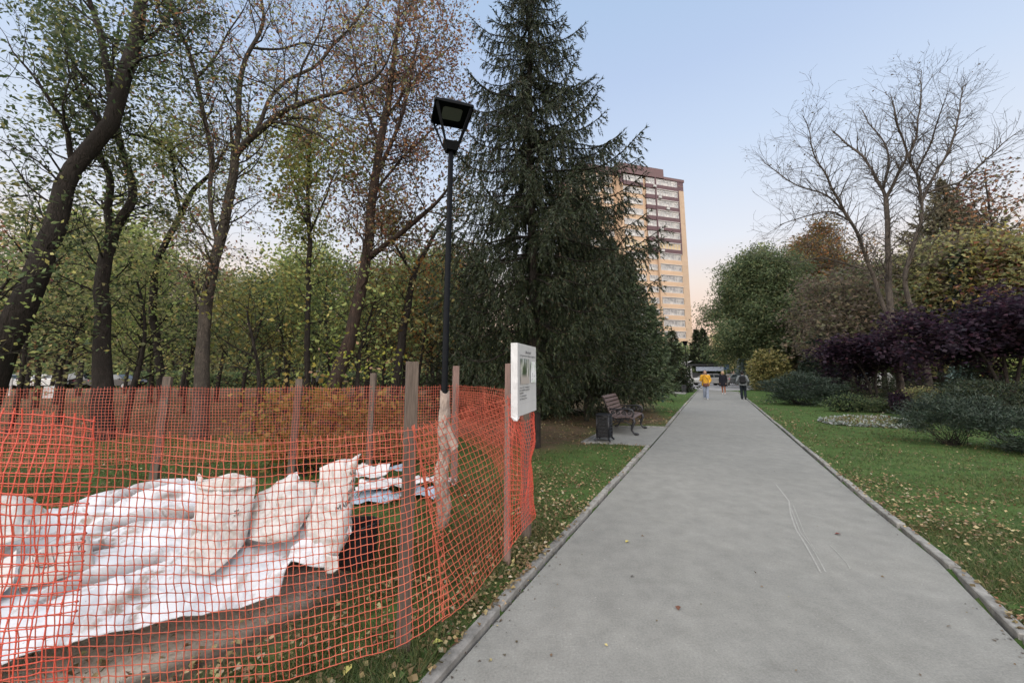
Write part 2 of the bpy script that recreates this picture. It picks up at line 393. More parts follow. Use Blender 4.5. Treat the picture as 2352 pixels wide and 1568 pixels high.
# ------------------------------------------------------------------ grass blades and fallen leaves
def scatter(n, poly_px=None, ymin=0, ymax=1e9, power=1.6, xr=(-14, 26), yr=(1.2, 26)):
    """points on the ground, denser near the camera"""
    u = rng.random(n); lo, hi = yr
    Y = (lo ** (1 - power) + u * (hi ** (1 - power) - lo ** (1 - power))) ** (1 / (1 - power))
    X = rng.uniform(-1, 1, n) * (1.4 * Y + 1.6)
    return X, Y
def off_path(X, Y, m_=.0):
    pin = inside(X, Y, PATH_POLY) | inside(X, Y, PAD) | inside(X, Y, PAD2)
    d = np.minimum(seg_d(X, Y, PATH_POLY, True), np.minimum(seg_d(X, Y, PAD, True), seg_d(X, Y, PAD2, True)))
    return (~pin) & (d > m_), d
X, Y = scatter(760000, power=1.9)
ok, dk = off_path(X, Y, .085); so, sa, li = zones(X, Y)
tuft = vnoise(X, Y, 2.2, 11) * .5 + vnoise(X, Y, 9, 12) * .35
keep = ok & (rng.random(len(X)) > np.clip(so * 1.25 + sa * 2 + li * .96, 0, .985)) & (tuft + rng.normal(0, .4, len(X)) > -.22)
X, Y, tuft, dk = X[keep], Y[keep], tuft[keep], dk[keep]; n = len(X)
h = np.clip(.045 + .028 * tuft + rng.normal(0, .012, n), .018, .12) * np.clip(.8 + .45 * (X < .5), .6, 1.4)
h *= np.where((X < -.2) & (Y > 3.2) & (Y < 5.6) & (rng.random(n) < .3), 2.0, 1.0)
pos = np.stack([X, Y, hgt(X, Y) - .004], -1)
pal = [((.052, .082, .027), 5), ((.070, .100, .034), 4), ((.036, .060, .021), 3), ((.11, .115, .05), 1.6), ((.15, .125, .07), 1.0)]
ax = rand_dir(n, 1.1, .4); sc_ = np.clip(Y / 3.5, 1, 4)
gc = pick(pal, n, .3); pt = np.clip(.5 + .55 * vnoise(X, Y, .8, 77) + .35 * vnoise(X, Y, 3.1, 78), 0, 1)[:, None]; gc = gc * (.72 + .4 * pt) * (1 + (1 - pt) * np.array([[.45, .12, .1]]))
leaf_mesh('grass', pos, ax, rand_dir(n), h * 1.35, (np.clip(.0045 * sc_, .004, .014) / h), gc, grass_m, kind='stuff', tri=True)

X, Y = scatter(210000, power=1.55, yr=(1.2, 30))
ok, dk = off_path(X, Y, .02); so, sa, li = zones(X, Y)
right = X > np.interp(Y, [1, 30], [.6, 17.5])
dens = np.where(right, .025 + .95 * np.exp(-dk / .6) + .30 * np.exp(-dk / 1.5), .16 + .55 * np.exp(-dk / .8) + .35 * ((Y > 3.4) & (X > 0)))
dens = np.maximum(dens, li * .8); dens = np.maximum(dens * (1 - .75 * so), so * .05) * (1 - .8 * sa)
clump = np.clip(.75 + .9 * vnoise(X, Y, 1.6, 31), .12, 1.6)
keep = ok & (rng.random(len(X)) < dens * clump * .8)
X, Y = X[keep], Y[keep]; n = len(X)
pal = [((.17, .125, .06), 4), ((.11, .08, .04), 5), ((.24, .19, .10), 2.5), ((.27, .23, .11), .6), ((.16, .085, .05), 1.2), ((.30, .26, .18), 1.0)]
pos = np.stack([X, Y, hgt(X, Y) + rng.uniform(.006, .04, n)], -1)
leaf_mesh('fallen_leaves', pos, rand_dir(n, 0, .22), rand_dir(n, 2.2, .5), rng.uniform(.018, .05, n) * np.clip(Y / 8, 1, 1.8), .75, pick(pal, n, .3), litter_m, kind='stuff', fold=.5)
X, Y = scatter(2600, power=1.7, yr=(1.3, 30)); pin = inside(X, Y, PATH_POLY); d = seg_d(X, Y, PATH_POLY, True); keep = pin & (rng.random(len(X)) < .05 + .75 * np.exp(-d / .16)); X, Y = X[keep], Y[keep]; n = len(X)
leaf_mesh('path_litter', np.stack([X, Y, np.full(n, .006)], -1), rand_dir(n, 0, .12), rand_dir(n, 3, .4), rng.uniform(.010, .032, n), .7, pick([((.16, .11, .06), 3), ((.09, .065, .04), 4), ((.30, .25, .12), 1)], n, .3), litter_m, kind='stuff', fold=.4)
X, Y = scatter(60000, power=1.8, yr=(1.3, 20)); pin = inside(X, Y, PATH_POLY); d = seg_d(X, Y, PATH_POLY, True); keep = pin & (rng.random(len(X)) < .9 * np.exp(-d / .075) * np.clip(.6 + vnoise(X, Y, 1.3, 91), 0, 1)); X, Y = X[keep], Y[keep]; n = len(X)
leaf_mesh('kerb_dirt', np.stack([X, Y, np.full(n, .004)], -1), rand_dir(n, 0, .1), rand_dir(n, 3, .4), rng.uniform(.006, .022, n), .8, pick([((.09, .075, .06), 4), ((.06, .05, .04), 4), ((.14, .115, .08), 2)], n, .3), litter_m, kind='stuff', tri=True)
# weeds on the left verge (broad low leaves)
X, Y = scatter(26000, power=2.2, yr=(1.3, 5)); ok, dk = off_path(X, Y, .09)
keep = ok & (X > -1) & (X < 2.2) & (vnoise(X, Y, 3, 41) > .05) & (zones(X, Y)[0] < .4) ; X, Y = X[keep], Y[keep]; n = len(X)
leaf_mesh('low_weeds', np.stack([X, Y, hgt(X, Y) + rng.uniform(.0, .035, n)], -1), rand_dir(n, .35, .4), rand_dir(n, 1.5, .6), rng.uniform(.018, .045, n), .62,
          pick([((.05, .095, .025), 3), ((.07, .12, .03), 2), ((.035, .07, .02), 2)], n), grass_m, kind='stuff', fold=.3)
# a few leaves one can pick out, lying on the path and the verge
def single_leaf(px, py, size, col, label, rz, on=.002):
    p = G(px, py); o = leaf_mesh('fallen_leaf', np.array([[-size / 2, 0, 0]]), np.array([[1.0, 0, .12]]), np.array([[0, .15, 1.0]]), size, .75, np.array([col]), litter_m, fold=.5)
    o.location = p + Vector((0, 0, on + .004)); o.rotation_euler = (0, 0, rz); setp(o, label, 'leaf')
single_leaf(1441, 1245, .05, (.45, .38, .10), 'small yellow leaf lying alone on the near left of the asphalt path', .6)
single_leaf(1558, 1398, .05, (.13, .06, .04), 'dark reddish brown leaf on the asphalt path in the lower middle', 1.2)
single_leaf(1925, 1228, .06, (.16, .05, .04), 'reddish brown curled leaf on the asphalt beside the pale scuff tracks', -.4)
single_leaf(1004, 1500, .07, (.42, .42, .12), 'yellow green leaf at the foot of the nearest thick fence post', .2, .05)
single_leaf(798, 1555, .075, (.45, .40, .13), 'large yellow leaf on dark soil at the bottom edge below the orange net', 1.4, .03)
single_leaf(1453, 1325, .03, (.06, .05, .045), 'tiny dark leaf fragment on the path below the yellow leaf', .1)
# ------------------------------------------------------------------ fence posts
def wood_post(px, py, ztop, w, d, rz, mat, label, lean=(0, 0), base=None):
    p = base or G(px, py); mb = MB(); n = 6
    vs_ = []; 
    for i in range(n + 1):
        z = -.12 + (ztop + .12) * i / n; ox, oy = lean[0] * z + random.uniform(-.002, .002), lean[1] * z + random.uniform(-.002, .002)
        k = 1 + random.uniform(-.02, .02)
        vs_ += [(ox + a * w / 2 * k, oy + b_ * d / 2 * k, z + (random.uniform(-.004, .004) if i == n else 0)) for a, b_ in ((-1, -1), (1, -1), (1, 1), (-1, 1))]
    fs_ = [(4 * i + j, 4 * i + (j + 1) % 4, 4 * i + 4 + (j + 1) % 4, 4 * i + 4 + j) for i in range(n) for j in range(4)] + [(3, 2, 1, 0), (4 * n, 4 * n + 1, 4 * n + 2, 4 * n + 3)]
    o = link('fence_post', mb.add(vs_, fs_).mesh('fence_post'), mat); o.location = p; o.rotation_euler = (0, 0, rz)
    return setp(o, label, 'post', 'wooden posts of the orange net enclosure')
wood_post(925, 1502, 1.69, .072, .062, R(24), grey_wood, 'thick dark grey wooden post nearest the viewer, holding up the front net')
wood_post(1165, 1302, 1.70, .05, .03, R(-20), raw_wood, 'thin reddish brown post at the left edge of the white notice board', lean=(.004, 0))
wood_post(1209, 1242, 1.70, .085, .06, R(-20), grey_wood, 'dark post behind the white notice board at the right corner of the nets')
FD = lambda px, Y: Vector((P(px, 870, Y).x, Y, 0))
wood_post(0, 0, 1.72, .088, .06, R(20), raw_wood, 'brownish pink post standing just right of the paper wrapped lamp post', base=FD(1047, 5.75))
wood_post(0, 0, 1.61, .085, .05, R(-12), grey_wood, 'slim weathered post seen just left of the thick nearest post', base=FD(856, 5.85), lean=(.008, 0))
wood_post(0, 0, 1.53, .092, .05, R(10), grey_wood, 'tilting grey brown post in front of the yellow leaved bush', base=FD(684, 5.75), lean=(.016, 0))
wood_post(0, 0, 1.565, .10, .05, R(8), grey_wood, 'leftmost grey post, between the two large tree trunks', base=FD(380, 5.35), lean=(.02, 0))

# ------------------------------------------------------------------ orange nets
m, t, b = newmat('orange_plastic')
f = noise_n(t, 3.5, 5, .65)
cn = ramp(t, f, [(.28, (.32, .078, .05)), (.42, (.50, .11, .068)), (.7, (.60, .165, .10))])
t.links.new(cn, b.inputs['Base Color']); b.inputs['Roughness'].default_value = .38; b.inputs['Specular IOR Level'].default_value = .5
tr = node(t, 'ShaderNodeBsdfTranslucent'); t.links.new(cn, tr.inputs[0]); ms = node(t, 'ShaderNodeMixShader'); ms.inputs[0].default_value = .35
t.links.new(b.outputs[0], ms.inputs[1]); t.links.new(tr.outputs[0], ms.inputs[2]); t.links.new(ms.outputs[0], t.nodes['Material Output'].inputs[0])
orange = m
m, t, b = newmat('red_plastic')
b.inputs['Base Color'].default_value = (.60, .10, .065, 1); b.inputs['Roughness'].default_value = .38
tr = node(t, 'ShaderNodeBsdfTranslucent'); tr.inputs[0].default_value = (.66, .10, .06, 1); ms = node(t, 'ShaderNodeMixShader'); ms.inputs[0].default_value = .35
t.links.new(b.outputs[0], ms.inputs[1]); t.links.new(tr.outputs[0], ms.inputs[2]); t.links.new(ms.outputs[0], t.nodes['Material Output'].inputs[0])
orange2 = m

def catmull(pts, n):
    """n+1 samples through the points"""
    p = np.array([list(q) for q in pts], float)
    if len(p) == 2: return p[0] + (p[1] - p[0]) * np.linspace(0, 1, n + 1)[:, None]
    L = np.concatenate([[0], np.cumsum(np.linalg.norm(np.diff(p, axis=0), axis=1))]); s = np.linspace(0, L[-1], n + 1)
    e = np.concatenate([[2 * p[0] - p[1]], p, [2 * p[-1] - p[-2]]])
    out = []
    for v in s:
        i = min(int(np.searchsorted(L, v, side='right')) - 1, len(p) - 2); i = max(i, 0)
        u = (v - L[i]) / (L[i + 1] - L[i] + 1e-12); a, b_, c_, d_ = e[i:i + 4]
        out.append(.5 * (2 * b_ + (c_ - a) * u + (2 * a - 5 * b_ + 4 * c_ - d_) * u * u + (3 * b_ - a - 3 * c_ + d_) * u ** 3))
    return np.array(out)
def loft(rows, nu, nv):
    """rows of control points (each a polyline along u, listed from v=0 to v=1) -> grid (nv+1, nu+1, 3)"""
    rs = [catmull(r, nu) for r in rows]
    cols_ = [catmull([r[i] for r in rs], nv) for i in range(nu + 1)]
    return np.stack(cols_, 1)
def net(name, rows, cu, cv, label, w=.0034, th=.0022, knot=.0066, wob=.016, seed=1, tip=.55, mat=None, shear=0.0):
    g = loft(rows, cu, cv)                                       # (cv+1, cu+1, 3); row 0 is the top
    if shear:                                                     # the upright strands lean; those past the ends gather along them
        ex_ = int(abs(shear) * cv) + 1; i2 = np.clip(np.arange(-ex_, cu + 1)[None, :] + shear * np.arange(cv + 1)[:, None], 0, cu); i2[:, :] += np.linspace(0, .02, i2.shape[1])[None, :]; i2 = np.clip(i2, 0, cu)
        a_ = np.floor(i2).astype(int).clip(0, cu - 1); f_ = (i2 - a_)[..., None]; jj_ = np.arange(cv + 1)[:, None]; g = g[jj_, a_] * (1 - f_) + g[jj_, a_ + 1] * f_; cu = g.shape[1] - 1
    ii, jj = np.meshgrid(np.arange(cu + 1), np.arange(cv + 1))
    du = np.gradient(g, axis=1); dv = np.gradient(g, axis=0); nn = nrm(np.cross(du, dv))
    g = g + nn * (wob * vnoise(ii * .045, jj * .045, 6, seed))[..., None] + nrm(dv) * (wob * .35 * vnoise(ii * .045, jj * .045, 5, seed + 1))[..., None] + nrm(du) * (wob * .3 * vnoise(ii * .045, jj * .045, 7, seed + 2))[..., None]
    g = g + np.random.default_rng(seed + 99).normal(0, .0017, g.shape)
    du = nrm(np.gradient(g, axis=1)); dv = nrm(np.gradient(g, axis=0)); nn = nrm(np.cross(du, dv))
    VV, FF = [], []; base = [0]
    def strands(pts, tang, norm):                                 # (strand, sample, 3)
        side = np.cross(tang, norm); k, s = pts.shape[:2]
        ring = np.stack([pts - side * w / 2 - norm * th / 2, pts + side * w / 2 - norm * th / 2, pts + side * w / 2 + norm * th / 2, pts - side * w / 2 + norm * th / 2], 2)
        VV.append(ring.reshape(-1, 3)); id_ = base[0] + np.arange(k * s * 4).reshape(k, s, 4)
        for q in range(4):
            FF.append(np.stack([id_[:, :-1, q], id_[:, :-1, (q + 1) % 4], id_[:, 1:, (q + 1) % 4], id_[:, 1:, q]], -1).reshape(-1, 4))
        base[0] += k * s * 4
    strands(g, du, nn)
    gt = np.concatenate([g[:1] - (g[1:2] - g[:1]) * (tip * np.random.default_rng(seed).uniform(.6, 1.3, (1, cu + 1, 1))), g], 0)
    dt = np.concatenate([dv[:1], dv]); nt_ = np.concatenate([nn[:1], nn])
    strands(gt.transpose(1, 0, 2), dt.transpose(1, 0, 2), nt_.transpose(1, 0, 2))
    if knot:
        c0 = g.reshape(-1, 3); a = du.reshape(-1, 3); b_ = dv.reshape(-1, 3); c_ = nn.reshape(-1, 3); n = len(c0)
        V = np.stack([c0 - a * knot, c0 - b_ * knot, c0 + a * knot, c0 + b_ * knot, c0 - c_ * th * .9, c0 + c_ * th * .9], 1)
        id_ = base[0] + np.arange(n)[:, None] * 6
        VV.append(V.reshape(-1, 3)); base[0] += n * 6
        for q in range(4):
            x, y = q, (q + 1) % 4
            FF.append(np.concatenate([id_ + x, id_ + y, id_ + 5, id_ + 5], 1)); FF.append(np.concatenate([id_ + y, id_ + x, id_ + 4, id_ + 4], 1))
    V = np.concatenate(VV); Fq = np.concatenate(FF)
    tri = Fq[:, 2] == Fq[:, 3]
    T = np.concatenate([Fq[~tri][:, [0, 1, 2]], Fq[~tri][:, [0, 2, 3]], Fq[tri][:, :3]])
    o = link(name, np_mesh(name, V, T), mat or orange); setp(o, label, 'netting', 'orange plastic nets round the dug up plot'); return o
# front run: from beyond the left edge of the picture to the thick post and just past it
top = [P(-620, 975, 1.50), P(-200, 975, 1.62), P(0, 981, 1.70), P(120, 985, 1.76), P(260, 996, 1.82), P(420, 1008, 1.92), P(560, 1018, 2.0), P(700, 1012, 2.07), P(820, 1002, 2.12), P(925, 991, 2.16), P(1004, 978, 2.26)]
mid = [P(-700, 1290, 1.48), P(-240, 1285, 1.60), P(-20, 1280, 1.70), P(110, 1278, 1.76), P(255, 1278, 1.83), P(415, 1276, 1.93), P(556, 1272, 2.0), P(697, 1264, 2.07), P(820, 1250, 2.12), P(925, 1232, 2.15), P(1016, 1195, 2.28)]
bot = [P(-760, 1640, 1.45), P(-300, 1630, 1.58), P(-60, 1622, 1.68), P(90, 1610, 1.76), P(240, 1600, 1.83), P(410, 1590, 1.93), P(550, 1575, 2.0), P(690, 1548, 2.06), P(810, 1520, 2.1), P(925, 1474, 2.12), P(1030, 1408, 2.27)]
net('orange_net', [top, mid, bot], 92, 27, 'long orange net of the front run, tied to the thick nearest post', seed=3)
# second piece, tied higher, from behind the thick post to the notice board post
top = [P(950, 988, 2.24), P(1000, 972, 2.36), P(1060, 950, 2.55), P(1120, 930, 2.8), P(1172, 914, 3.05)]
mid = [P(1000, 1230, 2.24), P(1040, 1205, 2.36), P(1088, 1170, 2.56), P(1132, 1130, 2.78), P(1172, 1085, 3.02)]
bot = [P(1016, 1425, 2.25), P(1062, 1390, 2.36), P(1098, 1350, 2.55), P(1138, 1302, 2.76), P(1174, 1254, 2.98)]
net('orange_net', [top, mid, bot], 22, 25, 'slanting orange net between the thick nearest post and the notice board', seed=9, wob=.008, shear=.42)
# bunched net round the corner post
top = [P(1166, 914, 3.04), P(1180, 955, 3.04), P(1198, 972, 3.07), P(1217, 962, 3.28), P(1224, 958, 3.55), P(1214, 948, 3.8)]
mid = [P(1168, 1085, 2.98), P(1196, 1082, 3.0), P(1218, 1078, 3.2), P(1227, 1070, 3.5), P(1218, 1066, 3.8)]
bot = [P(1166, 1262, 2.95), P(1193, 1236, 2.97), P(1214, 1205, 3.16), P(1227, 1180, 3.5), P(1212, 1182, 3.8)]
net('orange_net', [top, mid, bot], 26, 27, 'bunched orange net wrapped around the corner post under the notice board', seed=12, wob=.03, mat=orange2)
# side run going back from the corner, and a loose double layer of it
top = [P(1205, 905, 3.5), P(1180, 899, 4.1), P(1120, 892, 4.9), P(1050, 886, 5.72)]
bot = [P(1195, 1170, 3.5), P(1172, 1120, 4.1), P(1115, 1040, 4.9), P(1048, 1000, 5.72)]
net('orange_net', [top, bot], 56, 22, 'orange net of the side run going back towards the spruce', seed=15, knot=.006, wob=.03)
top = [P(1190, 925, 3.65), P(1165, 914, 4.3), P(1110, 904, 5.0), P(1056, 900, 5.66)]
bot = [P(1180, 1080, 3.62), P(1160, 1040, 4.3), P(1106, 1000, 5.0), P(1054, 975, 5.66)]
net('orange_net', [top, bot], 44, 20, 'loose slipped orange net doubled behind the slanting net', seed=16, knot=.006, wob=.04)
# back run
top = [P(-420, 898, 4.6), P(-100, 895, 4.95), P(180, 894, 5.15), P(385, 890, 5.32), P(540, 893, 5.5), P(690, 890, 5.72), P(780, 893, 5.8), P(857, 888, 5.82), P(960, 890, 5.8), P(1050, 886, 5.72)]
bot = [P(-440, 1080, 4.6), P(-110, 1076, 4.95), P(170, 1070, 5.15), P(375, 1062, 5.32), P(535, 1058, 5.5), P(685, 1052, 5.72), P(778, 1052, 5.8), P(856, 1054, 5.82), P(960, 1054, 5.8), P(1048, 1052, 5.72)]
net('orange_net', [top, bot], 205, 25, 'orange net of the back run in front of the big tree trunks', seed=20, knot=0, w=.0038, wob=.014, tip=.7)
# loose second layer at the left edge
top = [P(-420, 930, 1.36), P(-180, 942, 1.42), P(-40, 950, 1.47), P(60, 953, 1.50), P(140, 955, 1.53), P(218, 963, 1.57)]
mid = [P(-480, 1240, 1.40), P(-230, 1240, 1.44), P(-70, 1235, 1.48), P(30, 1232, 1.51), P(112, 1228, 1.54), P(196, 1200, 1.60)]
bot = [P(-560, 1600, 1.40), P(-300, 1610, 1.42), P(-130, 1620, 1.46), P(-20, 1620, 1.50), P(70, 1600, 1.54), P(150, 1585, 1.60)]
net('orange_net', [top, mid, bot], 24, 27, 'loose second layer of orange net at the left edge, its cut end raised', seed=25, wob=.02, mat=orange2, w=.0038, knot=.0072)

# ------------------------------------------------------------------ notice board on its posts
nb_n, nb_f = P(1189, 872, 2.98), P(1231, 872, 3.52); dirb = (nb_f - nb_n); dirb.z = 0; wb = dirb.length; dirb.normalize()
z0, z1 = P(1190, 957, 2.98).z, P(1190, 787, 2.98).z; hb = z1 - z0
nb = empty('notice_board', (nb_n.x, nb_n.y, z0), math.atan2(dirb.y, dirb.x), 'white plastic wrapped notice board with two pictures fixed on the corner posts', 'notice board')
# local frame: x along the board, -y towards the path (the printed face), z up
wrap = simple('white_film', (.74, .75, .77), .38, .05, 6, spec=.5, bmp=.25, bscale=9)
gr_ = 14
def board_skin():
    mb = MB(); vs_, fs_ = [], []
    nx_, nz_ = 12, 14
    for j in range(nz_ + 1):
        for i in range(nx_ + 1):
            x, z = wb * i / nx_, hb * j / nz_; e = 1 if 0 < i < nx_ and 0 < j < nz_ else .4
            vs_.append((x, -.001 + .0035 * e * noise.noise((x * 9, z * 9, 1)) - .0, z))
    fs_ = [(j * (nx_ + 1) + i, j * (nx_ + 1) + i + 1, (j + 1) * (nx_ + 1) + i + 1, (j + 1) * (nx_ + 1) + i) for j in range(nz_) for i in range(nx_)]
    mb.add(vs_, fs_); return mb
o = board_skin().build('printed_sheet', wrap, nb, smooth=True)
mb = MB(); dpt = .055
vs_, fs_ = [], []
nz_ = 22
for j in range(nz_ + 1):
    z = hb * j / nz_; q = .006 * noise.noise((0, z * 14, 3)); r_ = .006 * noise.noise((5, z * 11, 3))
    vs_ += [(.0 + q * .3, .0, z), (-.006 + q, dpt * .35 + r_, z), (-.004 + r_, dpt * .7, z), (.0, dpt, z), (wb, dpt, z), (wb, 0, z)]
for j in range(nz_): fs_ += [(6 * j + i, 6 * j + (i + 1), 6 * j + 7 + i, 6 * j + 6 + i) for i in range(5)]
fs_ += [(5, 4, 3, 2, 1, 0), tuple(6 * nz_ + i for i in range(6))]
mb.add(vs_, fs_).build('wrapped_edge', wrap, nb, smooth=False)
MB().add([(-.012, .0, -.03), (.03, -.004, -.012), (.05, .0, .0), (0, .0, .01), (-.006, dpt, .0), (-.004, dpt * .6, -.03)], [(0, 1, 2, 3), (0, 3, 4, 5)]).build('loose_corner', wrap, nb)
def plate(name, x0, x1, z0_, z1_, mat, off=-.0075):
    return MB().add([(x0 * wb, off, z0_ * hb), (x1 * wb, off, z0_ * hb), (x1 * wb, off, z1_ * hb), (x0 * wb, off, z1_ * hb)], [(0, 1, 2, 3)]).build(name, mat, nb)
m, t, b = newmat('tree_picture')
v = scaled(t, (34, 1, 2)); f = noise_n(t, 1.0, 2, .5, v); g = noise_n(t, 22, 4, .7)
tcn = t.nodes['TC']; sxz = node(t, 'ShaderNodeSeparateXYZ'); t.links.new(tcn.outputs['Object'], sxz.inputs[0])
c = ramp(t, f, [(.35, (.02, .03, .02)), (.48, (.05, .08, .04)), (.54, (.09, .11, .07)), (.57, (.62, .63, .6)), (.66, (.6, .6, .58)), (.69, (.04, .05, .035))])
c2 = mixc(t, ramp(t, g, [(.48, (0, 0, 0)), (.6, (1, 1, 1))]), (.10, .16, .30), (.65, .72, .82))
mr = node(t, 'ShaderNodeMapRange'); mr.inputs[1].default_value = .40; mr.inputs[2].default_value = .52; t.links.new(sxz.outputs['Z'], mr.inputs[0])
mm = node(t, 'ShaderNodeMath', operation='MULTIPLY'); t.links.new(mr.outputs[0], mm.inputs[0]); t.links.new(ramp(t, g, [(.42, (0, 0, 0)), (.55, (1, 1, 1))]), mm.inputs[1])
c = mixc(t, mm.outputs[0], c, c2)
mr2 = node(t, 'ShaderNodeMapRange'); mr2.inputs[1].default_value = .325; mr2.inputs[2].default_value = .29; t.links.new(sxz.outputs['Z'], mr2.inputs[0])
c = mixc(t, mr2.outputs[0], c, (.34, .31, .29))
t.links.new(c, b.inputs['Base Color']); b.inputs['Roughness'].default_value = .35
plate('printed_picture', .10, .56, .43, .79, m)
m, t, b = newmat('plan_picture')
f = noise_n(t, 38, 5, .8); g = noise_n(t, 7, 3, .5)
c = ramp(t, f, [(.38, (.20, .21, .26)), (.47, (.66, .68, .70)), (.6, (.72, .73, .75))]); c = mixc(t, ramp(t, g, [(.55, (0, 0, 0)), (.62, (.5, .5, .5))]), c, (.35, .45, .33))
t.links.new(c, b.inputs['Base Color']); b.inputs['Roughness'].default_value = .35
plate('printed_plan', .64, .95, .44, .76, m)
ink = simple('ink', (.10, .10, .11), .5, .2, 20)
def print_line(x0, x1, z, h, gap, nm='printed_line'):
    mb = MB(); x = x0
    while x < x1:
        wl = random.uniform(.006, .013); k = h * random.choice((.75, .75, 1.0)); off = -.0075
        xa, xb = x * wb, min(x + wl, x1) * wb
        for (a0, a1, b0, b1) in ((xa, xa + .0022, 0, k), (xb - .002, xb, 0, k), (xa, xb, random.choice((0, k * .4, k * .75)), 0)):
            if b1 == 0: b1 = b0 + .0022
            mb.add([(a0, off, z * hb + b0), (a1, off, z * hb + b0), (a1, off, z * hb + b1), (a0, off, z * hb + b1)], [(0, 1, 2, 3)])
        x += wl + gap
        if random.random() < .14: x += .012
    mb.build(nm, ink, nb)
for x0, x1, z in ((.37, .50, .872), (.525, .68, .872)): print_line(x0, x1, z, .021, .003, 'printed_heading')
print_line(.08, .93, .825, .009, .002)
for x1, z in ((.58, .375), (.56, .338), (.27, .298), (.40, .258), (.42, .218)): print_line(.06, x1, z, .010, .002)
MB().add([(.05 * wb, -.0076, .165 * hb), (.95 * wb, -.0076, .165 * hb), (.95 * wb, -.0076, .167 * hb), (.05 * wb, -.0076, .167 * hb)], [(0, 1, 2, 3)]).build('printed_rule', simple('thin_rule', (.5, .5, .52), .5, .05), nb)

# ------------------------------------------------------------------ the lamp post
lb = G(1012, 1217); lamp = empty('street_lamp', lb, 0, 'black street lamp with an open square lantern, its foot wrapped in brown paper', 'street lamp')
zc = P(1036, 338, lb.y).z; zt = P(1036, 262, lb.y).z
lean = (P(1036, 338, lb.y).x - lb.x) / zc
MB().tube([(0, 0, -.1), (lean * 1.2, 0, 1.2), (lean * 1.21, 0, 1.21), (lean * zc, 0, zc)], [.041, .041, .036, .031], 16).build('pole', paint_black, lamp, smooth=True)
cxl, cyl_ = lean * zc, 0
corn = []
for q in ((1006, 233), (1085, 250), (1052, 288), (986, 275)):
    d = ray(*q); pt = Vector(d * ((zt - EYE) / d[2])) + Vector((0, 0, EYE)) - lb; corn.append(pt)
cm = sum(corn, Vector()) / 4; e1 = ((corn[1] - corn[0]) + (corn[2] - corn[3])) / 2; ang = math.atan2(e1.y, e1.x)
e2 = ((corn[3] - corn[0]) + (corn[2] - corn[1])) / 2; hs = .215
Rz = Matrix.Rotation(ang, 3, 'Z'); lc = Vector((cm.x * .5 + cxl * .5, cyl_, 0))
def LP(x, y, z): return Vector((cxl, cyl_, 0)) + Rz @ Vector((x, y, 0)) + Vector((0, 0, z))
def square_frustum(name, h0, z0_, h1, z1_, mat, cap=True):
    mb = MB(); mb.add([LP(a * h0, b_ * h0, z0_) for a, b_ in ((-1, -1), (1, -1), (1, 1), (-1, 1))] + [LP(a * h1, b_ * h1, z1_) for a, b_ in ((-1, -1), (1, -1), (1, 1), (-1, 1))],
           [(3, 2, 1, 0), (4, 5, 6, 7), (0, 1, 5, 4), (1, 2, 6, 5), (2, 3, 7, 6), (3, 0, 4, 7)]); return mb.build(name, mat, lamp)
square_frustum('collar', .055, zc - .06, .088, zc + .035, paint_black)
roof = square_frustum('lantern_roof', hs, zt, hs * .55, zt + .10, paint_black)
mb = MB()
for a, b_ in ((-1, -1), (1, -1), (1, 1), (-1, 1)):      # down turned rim of the roof
    pass
for i in range(4):
    cs = [(-1, -1), (1, -1), (1, 1), (-1, 1)]; p0, p1 = cs[i], cs[(i + 1) % 4]
    mb.beam(LP(p0[0] * hs, p0[1] * hs, zt - .006), LP(p1[0] * hs, p1[1] * hs, zt - .006), .02, .03)
mb.build('roof_rim', paint_black, lamp)
panel = simple('led_panel', (.24, .25, .24), .35, .1, 30)
mb = MB(); k = .115
mb.add([LP(a * k, b_ * k, zt - .003) for a, b_ in ((-1, -.8), (-.8, -1), (.8, -1), (1, -.8), (1, .8), (.8, 1), (-.8, 1), (-1, .8))] , [tuple(range(8))])
link('light_panel', mb.mesh('light_panel'), panel, lamp)
for a, b_ in ((-1, -1), (1, -1), (1, 1), (-1, 1)):
    MB().beam(LP(a * .078, b_ * .078, zc + .02), LP(a * (hs - .012), b_ * (hs - .012), zt - .004), .024, .012, w1=.04, h1=.014).build('lantern_arm', paint_black, lamp)
# paper wrapping
paper = simple('brown_paper', (.42, .335, .285), .5, .4, 9, spec=.45, bmp=1.0, bscale=13)
nz_, nt_ = 46, 30; vs_, fs_ = [], []; zw = P(1016, 899, lb.y).z
prof = [(0, .050), (.12, .066), (.3, .078), (.55, .074), (.75, .066), (.95, .074), (1.1, .066), (1.22, .050), (1.34, .052), (zw, .048)]
for j in range(nz_ + 1):
    z = zw * j / nz_; rr = np.interp(z, [p[0] for p in prof], [p[1] for p in prof])
    for i in range(nt_):
        a = 2 * math.pi * i / nt_; q = noise.noise((math.cos(a) * 1.6, math.sin(a) * 1.6, z * 9 + a * .5)) * .9 + .5 * noise.noise((math.cos(a) * 4, math.sin(a) * 4, z * 19))
        r_ = max(.043, rr * (1 + .27 * q)); ztop = z + (.02 * math.sin(a * 2 + 1) if j == nz_ else 0)
        vs_.append((lean * z + .008 + r_ * math.cos(a) + (.02 if z < .9 else 0) * math.sin(z * 9), r_ * math.sin(a), ztop))
fs_ = [(j * nt_ + i, j * nt_ + (i + 1) % nt_, (j + 1) * nt_ + (i + 1) % nt_, (j + 1) * nt_ + i) for j in range(nz_) for i in range(nt_)]
wr = link('paper_wrapping', MB().add(vs_, fs_).mesh('paper_wrapping'), paper); wr.location = lb
setp(wr, 'crumpled brown paper wrapped around the foot of the lamp post', 'wrapping')
MB().add([(lean * 1.05 + .05, -.05, 1.1), (lean + .18, -.09, .86), (lean + .10, -.08, .80), (lean + .05, -.07, .95)], [(0, 1, 2, 3)]).build('loose_flap', paper, wr)

